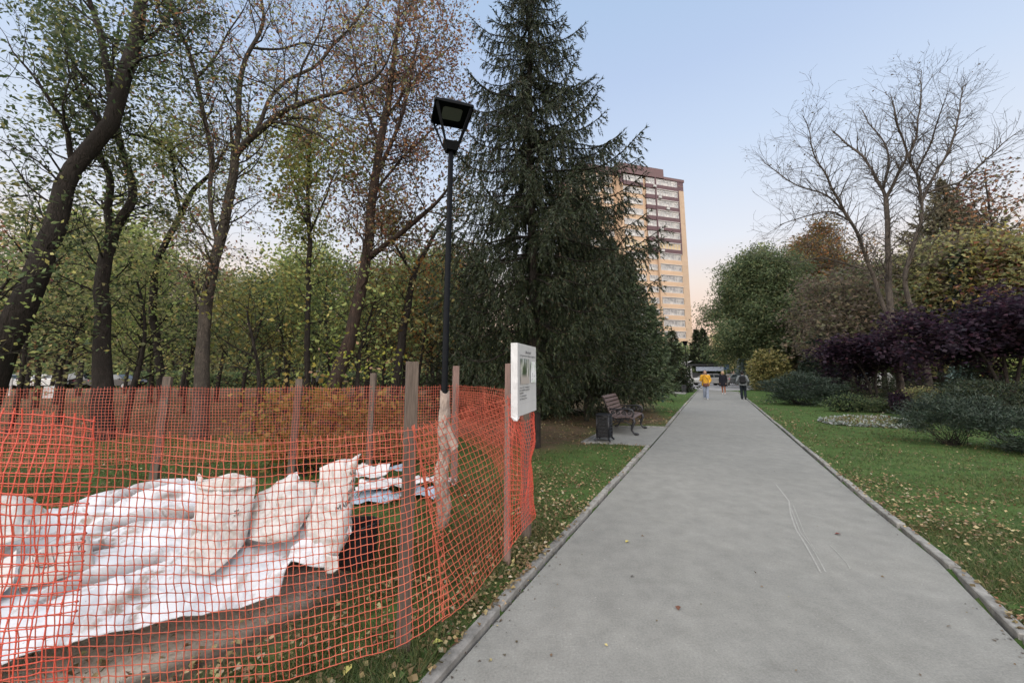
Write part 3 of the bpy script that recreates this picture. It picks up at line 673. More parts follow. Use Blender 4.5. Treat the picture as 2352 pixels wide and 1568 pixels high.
# ------------------------------------------------------------------ white sacks and sheets on the dug ground
def sackmat(name, c, dirt_and_shade):
    c = tuple(x * .57 for x in c); dirt_and_shade = tuple(x * .57 for x in dirt_and_shade)
    m, t, b = newmat(name)
    f = noise_n(t, 5.5, 6, .7, dist=.6); g = noise_n(t, 34, 4, .7); h_ = noise_n(t, 2.6, 4, .6)
    mask = mixc(t, ramp(t, f, [(.50, (0, 0, 0)), (.60, (1, 1, 1))]), (0, 0, 0), ramp(t, h_, [(.40, (0, 0, 0)), (.60, (.9, .9, .9))]))
    cc = mixc(t, mask, c, dirt_and_shade); cc = mixc(t, ramp(t, g, [(.66, (0, 0, 0)), (.72, (.8, .8, .8))]), cc, (.08, .063, .053))
    dat = node(t, 'ShaderNodeAttribute'); dat.attribute_name = 'dirt_and_shade'; cc = mixc(t, dat.outputs['Fac'], cc, (.085, .062, .05))  # fold lines: mud colour that also paints in the shade under each fold
    t.links.new(cc, b.inputs['Base Color']); b.inputs['Roughness'].default_value = .5; b.inputs['Specular IOR Level'].default_value = .3
    w_ = node(t, 'ShaderNodeTexWave'); w_.inputs['Scale'].default_value = 9; w_.inputs['Distortion'].default_value = 14; w_.inputs['Detail'].default_value = 3; w_.inputs['Detail Scale'].default_value = .8
    t.links.new(t.nodes['TC'].outputs['Object'], w_.inputs['Vector'])
    ad = node(t, 'ShaderNodeMath', operation='ADD'); t.links.new(w_.outputs['Fac'], ad.inputs[0]); t.links.new(f, ad.inputs[1])
    fb_ = noise_n(t, 160, 2, .5); ad3 = node(t, 'ShaderNodeMath', operation='MULTIPLY_ADD'); t.links.new(fb_, ad3.inputs[0]); ad3.inputs[1].default_value = .25; t.links.new(f, ad3.inputs[2])
    bump(t, b, ad3.outputs[0], .3, .012); return m
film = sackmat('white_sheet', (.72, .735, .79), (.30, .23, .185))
sackw = sackmat('white_sack', (.66, .63, .615), (.36, .29, .24))
sackg = sackmat('grey_sack', (.62, .585, .57), (.33, .27, .23))
def crumple(p, s_, sd):
    q = Vector((p[0] * s_ + sd, p[1] * s_ * .8, p[2] * s_ + sd * .7)); q = q + noise.noise_vector(q * .7) * .55
    d_, _ = noise.voronoi(q); q2 = q * 2.7 + Vector((5, 3, 1)); e_, _ = noise.voronoi(q2)
    return min(.6, d_[1] - d_[0]) + .38 * min(.6, e_[1] - e_[0])
def rough_patch(name, rows, nu, nv, mat, amp=.012, freq=7, thick=.006, seed=0, parent=None, crease=.0, smooth=True, floor=.012, folds=(), drape=0.0, crump=0.0, cs=5.0):
    g = loft(rows, nu, nv); du = np.gradient(g, axis=1); dv = np.gradient(g, axis=0); nn = nrm(np.cross(dv, du))
    ns = np.array([[noise.fractal((p[0] * freq + seed, p[1] * freq * .6, p[2] * freq), 1.0, 2.0, 4) for p in row] for row in g])
    cr = np.array([[abs(noise.noise((p[0] * freq * .5 + p[2] * 3 + seed, p[1] * freq * .25, p[2] * freq * 1.1))) for p in row] for row in g])
    g = g + nn * (amp * ns + crease * np.clip(.25 - cr, 0, 1) * 4)[..., None]
    uu, vv = np.meshgrid(np.linspace(0, 1, nu + 1), np.linspace(0, 1, nv + 1))
    if crump:
        cv_ = np.array([[crumple(p, cs, seed) for p in row] for row in g]); g = g + nn * (crump * cv_)[..., None]
    if drape:                                       # long soft pleats running along the sheet
        dr_ = np.array([[abs(noise.noise((u_ * 4 + seed, v_ * 11 + u_ * 3, 1.5))) + .5 * abs(noise.noise((u_ * 9, v_ * 26 + u_ * 5, 7.5))) for u_, v_ in zip(ru, rv)] for ru, rv in zip(uu, vv)])
        g = g + nn * (drape * np.clip(.45 - dr_, 0, 1))[..., None] * 1.6
        fc = np.array([[abs(noise.noise((u_ * 13 + v_ * 5 + seed, v_ * 17 - u_ * 7, 3.5))) for u_, v_ in zip(ru, rv)] for ru, rv in zip(uu, vv)]); g = g + nn * (.07 * np.clip(.12 - fc, 0, 1))[..., None]
    for pts_, h_, ln_ in folds:                    # overlapping folds: a slow rise that drops off sharply along a line v(u)
        h_ = h_ * .3; fu, fv = [q[0] for q in pts_], [q[1] for q in pts_]; v0 = np.interp(uu, fu, fv); env = np.clip((uu - fu[0]) / .03, 0, 1) * np.clip((fu[-1] - uu) / .03, 0, 1)
        d_ = vv - v0; prof_ = np.where(d_ < 0, np.clip(1 + d_ / ln_, 0, 1) ** 1.5, np.where(d_ < .045, -1.5 * np.sin(math.pi * np.clip(d_, 0, .04) / .04), 0)); g = g + (h_ * prof_ * env)[..., None] * np.array([0, -.45, .9])
    dirt_and_shade = np.zeros(uu.shape)
    for pts_, h_, ln_ in folds:                    # mud along the folds, merged with painted shade of their gaps
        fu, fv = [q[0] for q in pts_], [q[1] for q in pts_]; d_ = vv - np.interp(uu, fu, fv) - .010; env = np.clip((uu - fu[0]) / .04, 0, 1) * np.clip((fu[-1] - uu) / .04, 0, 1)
        dirt_and_shade = np.maximum(dirt_and_shade, env * np.exp(-(d_ / .0075) ** 2) * np.clip(.8 + .7 * vnoise(uu * 30, vv * 8, 1, int(h_ * 1000)), 0, 1))
    g[..., 2] = np.maximum(g[..., 2], floor)
    k = (nu + 1) * (nv + 1); V = np.concatenate([g.reshape(-1, 3), (g - nn * thick).reshape(-1, 3)])
    id_ = np.arange(k).reshape(nv + 1, nu + 1)
    q = np.stack([id_[:-1, :-1], id_[:-1, 1:], id_[1:, 1:], id_[1:, :-1]], -1).reshape(-1, 4)
    rim = np.concatenate([id_[0], id_[1:, -1], id_[-1, -2::-1], id_[-2:0:-1, 0]]); r2 = np.roll(rim, -1)
    Q = np.concatenate([q, q[:, ::-1] + k, np.stack([r2, rim, rim + k, r2 + k], -1)])
    me = np_mesh(name, V, Q, smooth)
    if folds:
        a_ = me.attributes.new('dirt_and_shade', 'FLOAT', 'POINT'); a_.data.foreach_set('value', np.concatenate([dirt_and_shade.ravel()] * 2).astype(np.float32))
    o = link(name, me, mat, parent); return o, g
# big sheet: rows from the far edge (hidden) over the ridge to the front hem
sheet_rows = [
 [P(-500, 1300, 3.3), P(-60, 1230, 3.5), P(110, 1215, 3.6), P(250, 1200, 3.7), P(420, 1180, 3.8), P(560, 1180, 3.8), P(700, 1200, 3.6), P(770, 1225, 3.4)],
 [P(-500, 1190, 2.9), P(-60, 1190, 3.0), P(110, 1178, 3.1), P(250, 1135, 3.2), P(400, 1108, 3.3), P(520, 1125, 3.3), P(650, 1190, 3.1), P(760, 1235, 3.0)],
 [P(-500, 1290, 2.65), P(-70, 1260, 2.75), P(100, 1228, 2.85), P(250, 1200, 2.95), P(410, 1180, 3.05), P(540, 1205, 3.05), P(650, 1240, 2.98), P(730, 1262, 2.9)],
 [P(-500, 1400, 2.3), P(-80, 1350, 2.45), P(90, 1322, 2.55), P(250, 1290, 2.65), P(410, 1258, 2.8), P(560, 1270, 2.85), P(650, 1280, 2.85), P(705, 1290, 2.8)],
 [P(-500, 1480, 2.1), P(-100, 1440, 2.2), P(80, 1405, 2.3), P(250, 1360, 2.45), P(400, 1335, 2.6), P(520, 1325, 2.68), P(620, 1315, 2.72), P(664, 1300, 2.76)],
 [P(-500, 1600, 1.95), P(-120, 1580, 2.02), P(40, 1512, 2.12), P(200, 1470, 2.24), P(330, 1440, 2.34), P(440, 1418, 2.42), P(560, 1392, 2.55), P(640, 1368, 2.66)]]
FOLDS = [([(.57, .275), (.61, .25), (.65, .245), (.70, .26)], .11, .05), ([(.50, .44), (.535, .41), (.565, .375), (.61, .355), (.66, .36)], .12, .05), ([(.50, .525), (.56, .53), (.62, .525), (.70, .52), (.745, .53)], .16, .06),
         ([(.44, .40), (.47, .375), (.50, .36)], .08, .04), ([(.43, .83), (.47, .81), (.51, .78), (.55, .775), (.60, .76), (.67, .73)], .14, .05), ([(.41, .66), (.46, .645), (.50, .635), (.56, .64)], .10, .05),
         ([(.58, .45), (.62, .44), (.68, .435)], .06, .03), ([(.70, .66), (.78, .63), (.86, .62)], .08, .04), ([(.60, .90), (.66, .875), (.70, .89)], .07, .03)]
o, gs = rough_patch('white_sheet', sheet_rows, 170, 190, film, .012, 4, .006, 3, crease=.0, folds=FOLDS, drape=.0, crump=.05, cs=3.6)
setp(o, 'large crumpled white plastic sheet spread over the dug mound behind the front net', 'sheet')
def sack(name, rows, mat, label, bulge=.05, seed=0, nu=52, nv=52, amp=.014, back=.07, text=None):
    g = loft(rows, nu, nv); uu, vv = np.meshgrid(np.linspace(0, 1, nu + 1), np.linspace(0, 1, nv + 1))
    prof = (np.clip(np.sin(math.pi * uu) * np.sin(math.pi * vv), 0, 1)) ** .5
    du = np.gradient(g, axis=1); dv = np.gradient(g, axis=0); nn = nrm(np.cross(dv, du)); nn = np.where((nn[..., 1:2] > 0), -nn, nn)
    ns = np.array([[noise.fractal((p[0] * 5 + seed, p[1] * 4, p[2] * 5), 1.0, 2.0, 3) for p in row] for row in g])
    cr = np.array([[abs(noise.noise((p[0] * 3.3 + p[2] * 2.2 + seed, p[1] * 2, p[2] * 5.5 - p[0] * 2))) for p in row] for row in g])
    bulge *= .22; back *= .5
    cr2 = np.array([[abs(noise.noise((p[0] * 2.2 - p[2] * 5 + seed * 2, p[1], p[2] * 9 + p[0] * 6))) for p in row] for row in g]); dent = np.array([[noise.noise((p[0] * 3 + seed, p[1], p[2] * 2.4 + 9)) for p in row] for row in g])
    A = g + nn * (.085 * dent * prof + .10 * np.clip(.16 - cr2, 0, 1) * prof + bulge * prof + .055 * prof ** .5 * np.array([[crumple(p, 5.5, seed) for p in row] for row in g]) + amp * ns * prof + .05 * np.clip(.2 - cr, 0, 1) * prof)[..., None]
    B = g - nn * (back * prof * (1 + .3 * ns))[..., None]
    k = (nu + 1) * (nv + 1); V = np.concatenate([A.reshape(-1, 3), B.reshape(-1, 3)]); V[:, 2] = np.maximum(V[:, 2], .005)
    id_ = np.arange(k).reshape(nv + 1, nu + 1); q = np.stack([id_[:-1, :-1], id_[:-1, 1:], id_[1:, 1:], id_[1:, :-1]], -1).reshape(-1, 4)
    o = link(name, np_mesh(name, V, np.concatenate([q, q[:, ::-1] + k]), True), mat); setp(o, label, 'sack')
    return o, A, nn
inkm = simple('sack_print', (.10, .095, .09), .6, .3, 40)
def on_patch(A, nn, shapes, u0, v0, us, vs_scale, rot, parent, name='sack_lettering'):
    """map flat polygons (x to the right, y up) onto a patch"""
    nv, nu = A.shape[0] - 1, A.shape[1] - 1; V, Fs = [], []
    for poly in shapes:
        b0 = len(V)
        for x, y in poly:
            xr, yr = x * math.cos(rot) - y * math.sin(rot), x * math.sin(rot) + y * math.cos(rot)
            u = min(max(u0 + xr * us, 0), .999) * nu; v = min(max(v0 - yr * vs_scale, 0), .999) * nv; i, j = int(u), int(v); a, c = u - i, v - j
            S = lambda Q: Q[j, i] * (1 - a) * (1 - c) + Q[j, i + 1] * a * (1 - c) + Q[j + 1, i] * (1 - a) * c + Q[j + 1, i + 1] * a * c
            V.append(S(A) + S(nn) * .004)
        Fs.append(tuple(range(b0, len(V))))
    MB().add(V, Fs).build(name, inkm, parent)
def stroke(pts, w=.12):
    out = []
    for (x0, y0), (x1, y1) in zip(pts[:-1], pts[1:]):
        L = math.hypot(x1 - x0, y1 - y0) + 1e-6; nx_, ny_ = -(y1 - y0) / L * w / 2, (x1 - x0) / L * w / 2
        n = max(1, int(L / .5))
        for k in range(n):
            a, c = k / n, (k + 1) / n; ax_, ay_, bx_, by_ = x0 + (x1 - x0) * a, y0 + (y1 - y0) * a, x0 + (x1 - x0) * c, y0 + (y1 - y0) * c
            out.append([(ax_ - nx_, ay_ - ny_), (bx_ - nx_, by_ - ny_), (bx_ + nx_, by_ + ny_), (ax_ + nx_, ay_ + ny_)])
    return out
GL = {'W': [[(0, 1), (.2, 0), (.4, .8), (.6, 0), (.8, 1)]], 'V': [[(0, 1), (.3, 0), (.6, 1)]], 'M': [[(0, 0), (0, 1), (.35, .3), (.7, 1), (.7, 0)]],
      'A': [[(0, 0), (.3, 1), (.6, 0)], [(.12, .4), (.48, .4)]], 'D': [[(0, 0), (0, 1), (.35, .9), (.5, .5), (.35, .1), (0, 0)]], 'E': [[(.5, 0), (0, 0), (0, 1), (.5, 1)], [(0, .5), (.4, .5)]],
      'G': [[(.55, .85), (.3, 1), (0, .7), (0, .3), (.3, 0), (.55, .2), (.55, .5), (.35, .5)]], 'U': [[(0, 1), (0, .2), (.25, 0), (.5, .2), (.5, 1)]], 'S': [[(.5, .9), (.1, 1), (0, .7), (.5, .35), (.4, 0), (0, .1)]],
      'O': [[(.25, 0), (0, .3), (0, .7), (.25, 1), (.5, .7), (.5, .3), (.25, 0)]], 'C': [[(.5, .9), (.2, 1), (0, .6), (0, .35), (.2, 0), (.5, .1)]], 'T': [[(0, 1), (.6, 1)], [(.3, 1), (.3, 0)]], 'F': [[(0, 0), (0, 1), (.5, 1)], [(0, .5), (.4, .5)]]}
def letters(A, nn, text, x, y, u0, v0, us, vs_, rot, parent, w=.17):
    for ch in text:
        on_patch(A, nn, word(ch, x, y, w), u0, v0, us, vs_, rot, parent, 'sack_letter'); x += .95
def word(s, x=0, y=0, w=.16):
    out = []
    for ch in s:
        for pl in GL.get(ch, []): out += stroke([(x + a, y + c) for a, c in pl], w)
        x += .95
    return out
# tall sack, standing on the sheet
rows = [[P(453, 1102, 3.02), P(486, 1098, 3.02), P(532, 1086, 3.04), P(556, 1090, 3.04), P(588, 1098, 3.05)],
        [P(452, 1140, 2.98), P(484, 1140, 2.97), P(525, 1138, 2.97), P(556, 1137, 2.98), P(586, 1130, 3.0)],
        [P(449, 1185, 2.9), P(480, 1188, 2.88), P(520, 1188, 2.88), P(550, 1185, 2.9), P(577, 1175, 2.94)],
        [P(438, 1240, 2.8), P(470, 1246, 2.78), P(508, 1250, 2.78), P(542, 1245, 2.8), P(566, 1236, 2.86)],
        [P(432, 1304, 2.62), P(452, 1314, 2.62), P(484, 1318, 2.62), P(516, 1294, 2.68), P(546, 1266, 2.75)]]
o, A, nn = sack('white_sack', rows, sackg, 'tall dirty white sack standing on the sheet, folded over at its top rim', .035, 2)
for tx, x_, y_ in (('WW', 0, 0), ('VW', -.2, -2.0), ('F', -.6, -5)): letters(A, nn, tx, x_, y_, .74, .46, .045, .022, .12, o)
rim_rows = [[P(452, 1106, 2.99), P(486, 1104, 2.97), P(532, 1094, 2.97), P(588, 1097, 3.0)], [P(453, 1120, 2.96), P(486, 1126, 2.94), P(532, 1126, 2.94), P(586, 1112, 2.98)]]
rough_patch('folded_rim', rim_rows, 30, 6, sackw, .008, 12, .01, 5, parent=o)
MB().add([P(455, 1104, 2.98), P(452, 1092, 3.0), P(458, 1086, 3.02), P(467, 1098, 3.0), P(463, 1106, 2.98)], [(0, 1, 2, 3, 4)]).build('sack_ear', sackw, o)
# slumped sack in the middle
rows = [[P(606, 1136, 3.2), P(632, 1122, 3.2), P(662, 1095, 3.22), P(681, 1086, 3.24), P(692, 1108, 3.22), P(733, 1110, 3.2)],
        [P(588, 1145, 3.12), P(625, 1142, 3.1), P(665, 1130, 3.08), P(695, 1125, 3.1), P(715, 1125, 3.12), P(730, 1128, 3.14)],
        [P(578, 1182, 3.02), P(620, 1180, 2.98), P(660, 1175, 2.96), P(690, 1165, 2.98), P(705, 1160, 3.0), P(722, 1150, 3.05)],
        [P(574, 1222, 2.92), P(610, 1225, 2.88), P(645, 1222, 2.88), P(675, 1212, 2.9), P(690, 1200, 2.95), P(704, 1184, 3.0)],
        [P(573, 1238, 2.86), P(600, 1244, 2.84), P(640, 1246, 2.84), P(662, 1242, 2.86), P(678, 1228, 2.9), P(694, 1204, 2.95)]]
o, A, nn = sack('white_sack', rows, sackw, 'slumped white sack with a pointed top between the two taller sacks', .07, 11)
MB().add([P(655, 1100, 3.2), P(664, 1088, 3.2), P(683, 1083, 3.22), P(688, 1098, 3.2), P(676, 1104, 3.18), P(664, 1103, 3.19)], [(0, 1, 2, 3, 4, 5)]).build('sack_ear', film, o)
# right sack with a tall corner
rows = [[P(734, 1074, 3.2), P(756, 1064, 3.2), P(778, 1056, 3.2), P(806, 1054, 3.22), P(822, 1044, 3.24), P(830, 1041, 3.25)],
        [P(733, 1107, 3.14), P(755, 1105, 3.1), P(778, 1100, 3.08), P(796, 1090, 3.1), P(812, 1075, 3.14), P(817, 1066, 3.18)],
        [P(718, 1160, 3.04), P(740, 1162, 2.98), P(765, 1160, 2.96), P(788, 1150, 2.98), P(804, 1135, 3.04), P(813, 1120, 3.1)],
        [P(704, 1200, 2.98), P(730, 1212, 2.9), P(758, 1215, 2.88), P(782, 1205, 2.9), P(798, 1190, 2.98), P(806, 1172, 3.04)],
        [P(706, 1236, 2.9), P(730, 1252, 2.84), P(755, 1262, 2.82), P(775, 1252, 2.84), P(792, 1238, 2.92), P(806, 1214, 3.0)],
        [P(716, 1250, 2.88), P(738, 1278, 2.82), P(752, 1292, 2.8), P(766, 1290, 2.8), P(780, 1268, 2.84), P(796, 1244, 2.92)]]
o, A, nn = sack('white_sack', rows, sackw, 'rightmost white sack with a tall raised corner and black lettering along its edge', .06, 21)
letters(A, nn, 'MADE', 0, 0, .60, .575, .078, .052, .28, o)
letters(A, nn, 'GU', 0, 0, .77, .45, .062, .045, .35, o); letters(A, nn, 'WW', 0, 0, .78, .36, .06, .04, .35, o); letters(A, nn, 'SC', 0, 0, .80, .27, .055, .04, .35, o)
rough_patch('sack_flap', [[P(668, 1256, 2.84), P(704, 1232, 2.86), P(742, 1240, 2.82)], [P(662, 1280, 2.78), P(712, 1284, 2.76), P(764, 1290, 2.76)], [P(661, 1281, 2.77), P(715, 1301, 2.74), P(776, 1303, 2.76)]], 24, 14, film, .012, 9, .008, 8, parent=o)
rough_patch('sack_flap', [[P(744, 1270, 2.76), P(762, 1276, 2.74), P(778, 1276, 2.75)], [P(746, 1300, 2.74), P(762, 1306, 2.72), P(778, 1302, 2.73)], [P(750, 1316, 2.73), P(762, 1317, 2.72), P(776, 1306, 2.72)]], 12, 10, sackw, .01, 12, .008, 9, parent=o)
MB().add([P(795, 1225, 2.9), P(803, 1205, 2.92), P(809, 1222, 2.92), P(803, 1228, 2.9)], [(0, 1, 2, 3)]).build('sack_ear', film, o)
# small lettered sack at the left and the lump behind it
rows = [[P(44, 1298, 2.5), P(90, 1280, 2.56), P(138, 1258, 2.62), P(182, 1234, 2.68), P(205, 1230, 2.7)], [P(42, 1318, 2.46), P(90, 1300, 2.5), P(140, 1282, 2.54), P(186, 1264, 2.6), P(211, 1258, 2.64)],
        [P(40, 1350, 2.38), P(90, 1342, 2.42), P(132, 1330, 2.46), P(176, 1318, 2.52), P(221, 1306, 2.58)]]
o, A, nn = sack('white_sack', rows, sackg, 'small lying white sack with a printed box symbol at the left', .05, 31, 30, 20, .008)
bx = stroke([(-1, -1), (1, -1), (1, 1), (-1, 1), (-1, -1)], .1) + stroke([(-.05, .0), (-.05, .7)], .1) + stroke([(-.4, .75), (.3, .75)], .1) + stroke([(-.5, -.05), (.5, -.05)], .08)
on_patch(A, nn, bx, .42, .45, .11, .26, -.1, o, 'sack_symbol')
on_patch(A, nn, stroke([(-.35, -.9), (-.45, .9)], .1) + stroke([(-.35, -.5), (.5, .2), (.1, .9)], .1) + [[(0, .3), (.35, .3), (.3, .9), (.1, .95)]], .84, .45, .085, .26, -.15, o, 'sack_symbol')
rows = [[P(-260, 1150, 2.6), P(-100, 1142, 2.7), P(0, 1141, 2.75), P(50, 1142, 2.78), P(86, 1158, 2.8), P(111, 1172, 2.82)], [P(-260, 1200, 2.5), P(-100, 1195, 2.6), P(0, 1190, 2.64), P(50, 1190, 2.68), P(82, 1194, 2.72), P(104, 1196, 2.74)],
        [P(-260, 1260, 2.4), P(-100, 1255, 2.5), P(0, 1248, 2.52), P(40, 1240, 2.56), P(70, 1232, 2.62), P(96, 1215, 2.7)]]
sack('white_sack', rows, sackw, 'rounded white sack heaped at the left edge above the lettered sack', .10, 41)
rows = [[P(-260, 1330, 2.3), P(-80, 1310, 2.4), P(0, 1290, 2.45), P(38, 1262, 2.5)], [P(-260, 1370, 2.22), P(-80, 1350, 2.3), P(-4, 1328, 2.38), P(36, 1300, 2.42)], [P(-260, 1410, 2.15), P(-80, 1395, 2.22), P(-10, 1372, 2.3), P(30, 1340, 2.36)]]
sack('white_sack', rows, sackw, 'muddy white sack lying at the left edge below the rounded one', .05, 47, 26, 20)
# black bucket-like tub behind the right sack
tb = G(818, 1296); tub = empty('black_tub', tb, R(15), 'black plastic tub half hidden behind the rightmost white sack', 'tub')
blk = simple('black_plastic', (.014, .014, .018), .5, .3, 9)
MB().lathe((0, 0, 0), [(.13, 0), (.15, .02), (.17, .30), (.185, .31), (.185, .33), (.165, .33), (.15, .06)], 20).build('body', blk, tub, smooth=False)
MB().tube([(-.18, 0, .31), (-.14, -.13, .36), (0, -.20, .34), (.14, -.13, .36), (.18, 0, .31)], .006, 6).build('handle', blk, tub)
# flattened crumpled sacks in a pile
pale_blue = sackmat('blue_sack', (.42, .53, .66), (.55, .56, .58)); white_sk = sackmat('thin_sack', (.74, .74, .76), (.5, .45, .42))
def flat_sack(px, py, w, d, rz, z, mat, label, seed, rise=.05, lift=0):
    c = G(px, py); nu, nv = 26, 20; rows = []
    for j in range(4):
        r_ = []
        for i in range(5):
            x, y = (i / 4 - .5) * w, (j / 3 - .5) * d; e = .03 * noise.noise((i * 1.7 + seed, j * 1.3, 2))
            q = Vector((x + e * 2, y + e, 0)); q.rotate(Matrix.Rotation(rz, 3, 'Z'))
            r_.append(Vector((c.x + q.x, c.y + q.y, z + rise * (.5 + noise.noise((i * .9 + seed, j * .8, seed))) + lift * max(0, j / 3 - .5) * 2)))
        rows.append(r_[::-1])
    o, _ = rough_patch('flattened_sack', rows, nu, nv, mat, .018, 9, .008, seed, crease=.03); setp(o, label, 'sack', 'empty sacks dropped in a flat pile'); return o
flat_sack(862, 1150, .62, .40, .1, .03, pale_blue, 'pale blue empty sack at the bottom of the flat pile, left of the thick post', 51)
flat_sack(875, 1135, .60, .36, .25, .10, white_sk, 'creased white empty sack on the flat pile, left of the thick post', 52)
flat_sack(842, 1122, .50, .34, -.2, .17, white_sk, 'white empty sack on top of the flat pile near the raised sack corner', 53, lift=.08)
flat_sack(900, 1112, .48, .3, .3, .20, pale_blue, 'pale blue empty sack highest at the back of the flat pile', 54)
flat_sack(968, 1142, .46, .36, -.15, .05, pale_blue, 'pale blue empty sack of the flat pile just right of the thick post', 55)
flat_sack(978, 1128, .44, .32, .2, .13, white_sk, 'white empty sack of the flat pile beside the paper wrapped lamp foot', 56)
flat_sack(1032, 1120, .16, .14, .5, .03, white_sk, 'small scrap of white sack right of the wrapped lamp foot', 57, rise=.1)
flat_sack(700, 1125, .5, .3, .0, .04, simple('grey_scrap', (.10, .11, .12), .6, .3), 'dark grey empty sack on the grass behind the slumped white sack', 58)
# earth clods
# ------------------------------------------------------------------ trees
class Tree:
    def __init__(s, name, label, base, cat='tree', group=None, seed=0, barkm=None):
        s.rs = random.Random(seed); s.root = empty(name, base, 0, label, cat, group); s.base = Vector(base); s.wood = MB(); s.seg = []; s.tips = []; s.bark = barkm or bark
    def limb(s, pts, rads, n=6):
        s.wood.tube([Vector(p) - s.base for p in pts], list(rads), n)
    def grow(s, p, d, L, r, lv, prm):
        """a branch with wander that spawns side branches; the last level records leaf positions"""
        rs = s.rs; n = max(2, int(L / prm['step'][min(lv, len(prm['step']) - 1)])); st = L / n; pts = [p]; rad = [r]; d = d.normalized()
        for i in range(n):
            w = prm['wander']; d = (d + Vector((rs.gauss(0, w), rs.gauss(0, w), rs.gauss(0, w) + prm['up'] * st))).normalized()
            p = p + d * st; pts.append(p); rr = r * (1 - .75 * (i + 1) / n); rad.append(rr)
            if lv < prm['lv'] and i >= prm.get('first', 0):
                for k in range(prm['kids'][lv]):
                    if rs.random() < prm['prob']:
                        ax = d.cross(Vector((rs.gauss(0, 1), rs.gauss(0, 1), rs.gauss(0, 1)))).normalized(); a = R(rs.uniform(*prm['ang']))
                        dd = Matrix.Rotation(a, 3, ax) @ d; dd.z += prm['lift']
                        s.grow(p.copy(), dd, L * rs.uniform(*prm['ratio']) * (1 - .35 * i / n), max(rr * .62, prm['rmin']), lv + 1, prm)
        if lv <= prm.get('tubelv', 0): s.limb(pts, rad, 5)
        else: s.seg += [(pts[i], pts[i + 1], rad[i], max(rad[i + 1], prm['rmin'] * .7)) for i in range(n)]
        if lv >= prm['lv'] - prm.get('leaflv', 0): s.tips += [(pts[i], d.copy()) for i in range(1, n + 1)]
    def build(s):
        V, Fc = [], []
        if s.seg:
            a = np.array([list(q[0] - s.base) for q in s.seg]); b_ = np.array([list(q[1] - s.base) for q in s.seg]); r0 = np.array([q[2] for q in s.seg]); r1 = np.array([q[3] for q in s.seg])
            d = nrm(b_ - a); u = nrm(np.cross(d, np.where(np.abs(d[:, 2:3]) > .9, [[1., 0, 0]], [[0., 0, 1.]]))); w = np.cross(d, u); n = len(a)
            ring = []
            for p, r_ in ((a, r0), (b_, r1)):
                for k in range(3): ring.append(p + (u * math.cos(k * 2.0944) + w * math.sin(k * 2.0944)) * r_[:, None])
            V = np.stack(ring, 1).reshape(-1, 3); i = np.arange(n)[:, None] * 6
            Fc = np.concatenate([np.concatenate([i + k, i + (k + 1) % 3, i + 3 + (k + 1) % 3, i + 3 + k], 1) for k in range(3)])
        if s.wood.v:
            wv = np.array(s.wood.v); qs = [f for f in s.wood.f if len(f) == 4]; wq = np.array(qs)
            V = np.concatenate([wv, V]) if len(V) else wv; Fc = np.concatenate([wq, Fc + len(wv)]) if len(Fc) else wq
        link('trunk', np_mesh('trunk', V, Fc, True), s.bark, s.root)
    def leaves(s, per, size, ratio, pal, spread=.12, up=.8, hang=.3, zs=.6, prob=1.0, name='crown', jit=.2, sel=None, parent=None, tri=False):
        t_ = [q for q in s.tips if s.rs.random() < prob and (sel is None or sel(q[0]))]
        if not t_: return
        p = np.repeat(np.array([list(q[0] - s.base) for q in t_]), per, 0); d = np.repeat(np.array([list(q[1]) for q in t_]), per, 0); n = len(p)
        p = p + rng.normal(0, spread, (n, 3)) * [1, 1, .8]
        ax = rand_dir(n, 0, zs) + d * .5; ax[:, 2] -= hang
        return leaf_mesh(name, p, ax, rand_dir(n, up, 1), size * rng.uniform(.65, 1.25, n), ratio, pick(pal, n, jit), leaf_m, s.root, tri=tri)

GREEN = [((0.107, 0.153, 0.068), 4), ((0.155, 0.200, 0.086), 3), ((0.229, 0.259, 0.107), 1.2), ((0.078, 0.112, 0.056), 3)]
OLIVE = [((0.238, 0.243, 0.113), 4), ((0.312, 0.302, 0.137), 3), ((0.164, 0.183, 0.087), 3), ((0.451, 0.380, 0.165), 1)]
LIME = [((0.302, 0.350, 0.118), 4), ((0.226, 0.278, 0.096), 3), ((0.450, 0.429, 0.147), 1.6), ((0.151, 0.195, 0.075), 2)]
YEL = [((0.302, 0.248, 0.071), 3), ((0.211, 0.195, 0.060), 3), ((0.326, 0.308, 0.093), 1.4), ((0.132, 0.139, 0.043), 2)]
RUST = [((0.261, 0.128, 0.070), 4), ((0.184, 0.085, 0.056), 3), ((0.338, 0.187, 0.084), 2), ((0.184, 0.153, 0.075), 1.5), ((0.138, 0.060, 0.052), 2)]
ORNG = [((0.258, 0.148, 0.040), 3), ((0.180, 0.121, 0.040), 3), ((0.283, 0.114, 0.047), 2), ((0.129, 0.114, 0.040), 2)]
PURP = [((0.032, 0.019, 0.032), 5), ((0.047, 0.025, 0.040), 3), ((0.062, 0.027, 0.040), 1.0), ((0.020, 0.015, 0.025), 3)]
BLUEG = [((0.021, 0.035, 0.022), 4), ((0.032, 0.048, 0.033), 2), ((0.014, 0.023, 0.016), 4), ((0.047, 0.061, 0.042), 0.8)]
SPRU = [((0.016, 0.025, 0.011), 5), ((0.026, 0.036, 0.014), 3), ((0.010, 0.015, 0.007), 4), ((0.036, 0.042, 0.017), 1.2), ((0.041, 0.031, 0.016), 1.0)]
WILLOW = [((0.107, 0.142, 0.066), 4), ((0.076, 0.103, 0.052), 4), ((0.169, 0.179, 0.084), 1.6), ((0.053, 0.076, 0.041), 2)]
BROWNT = [((0.126, 0.102, 0.074), 3), ((0.096, 0.079, 0.062), 3), ((0.168, 0.126, 0.084), 1.2), ((0.120, 0.120, 0.066), 2)]

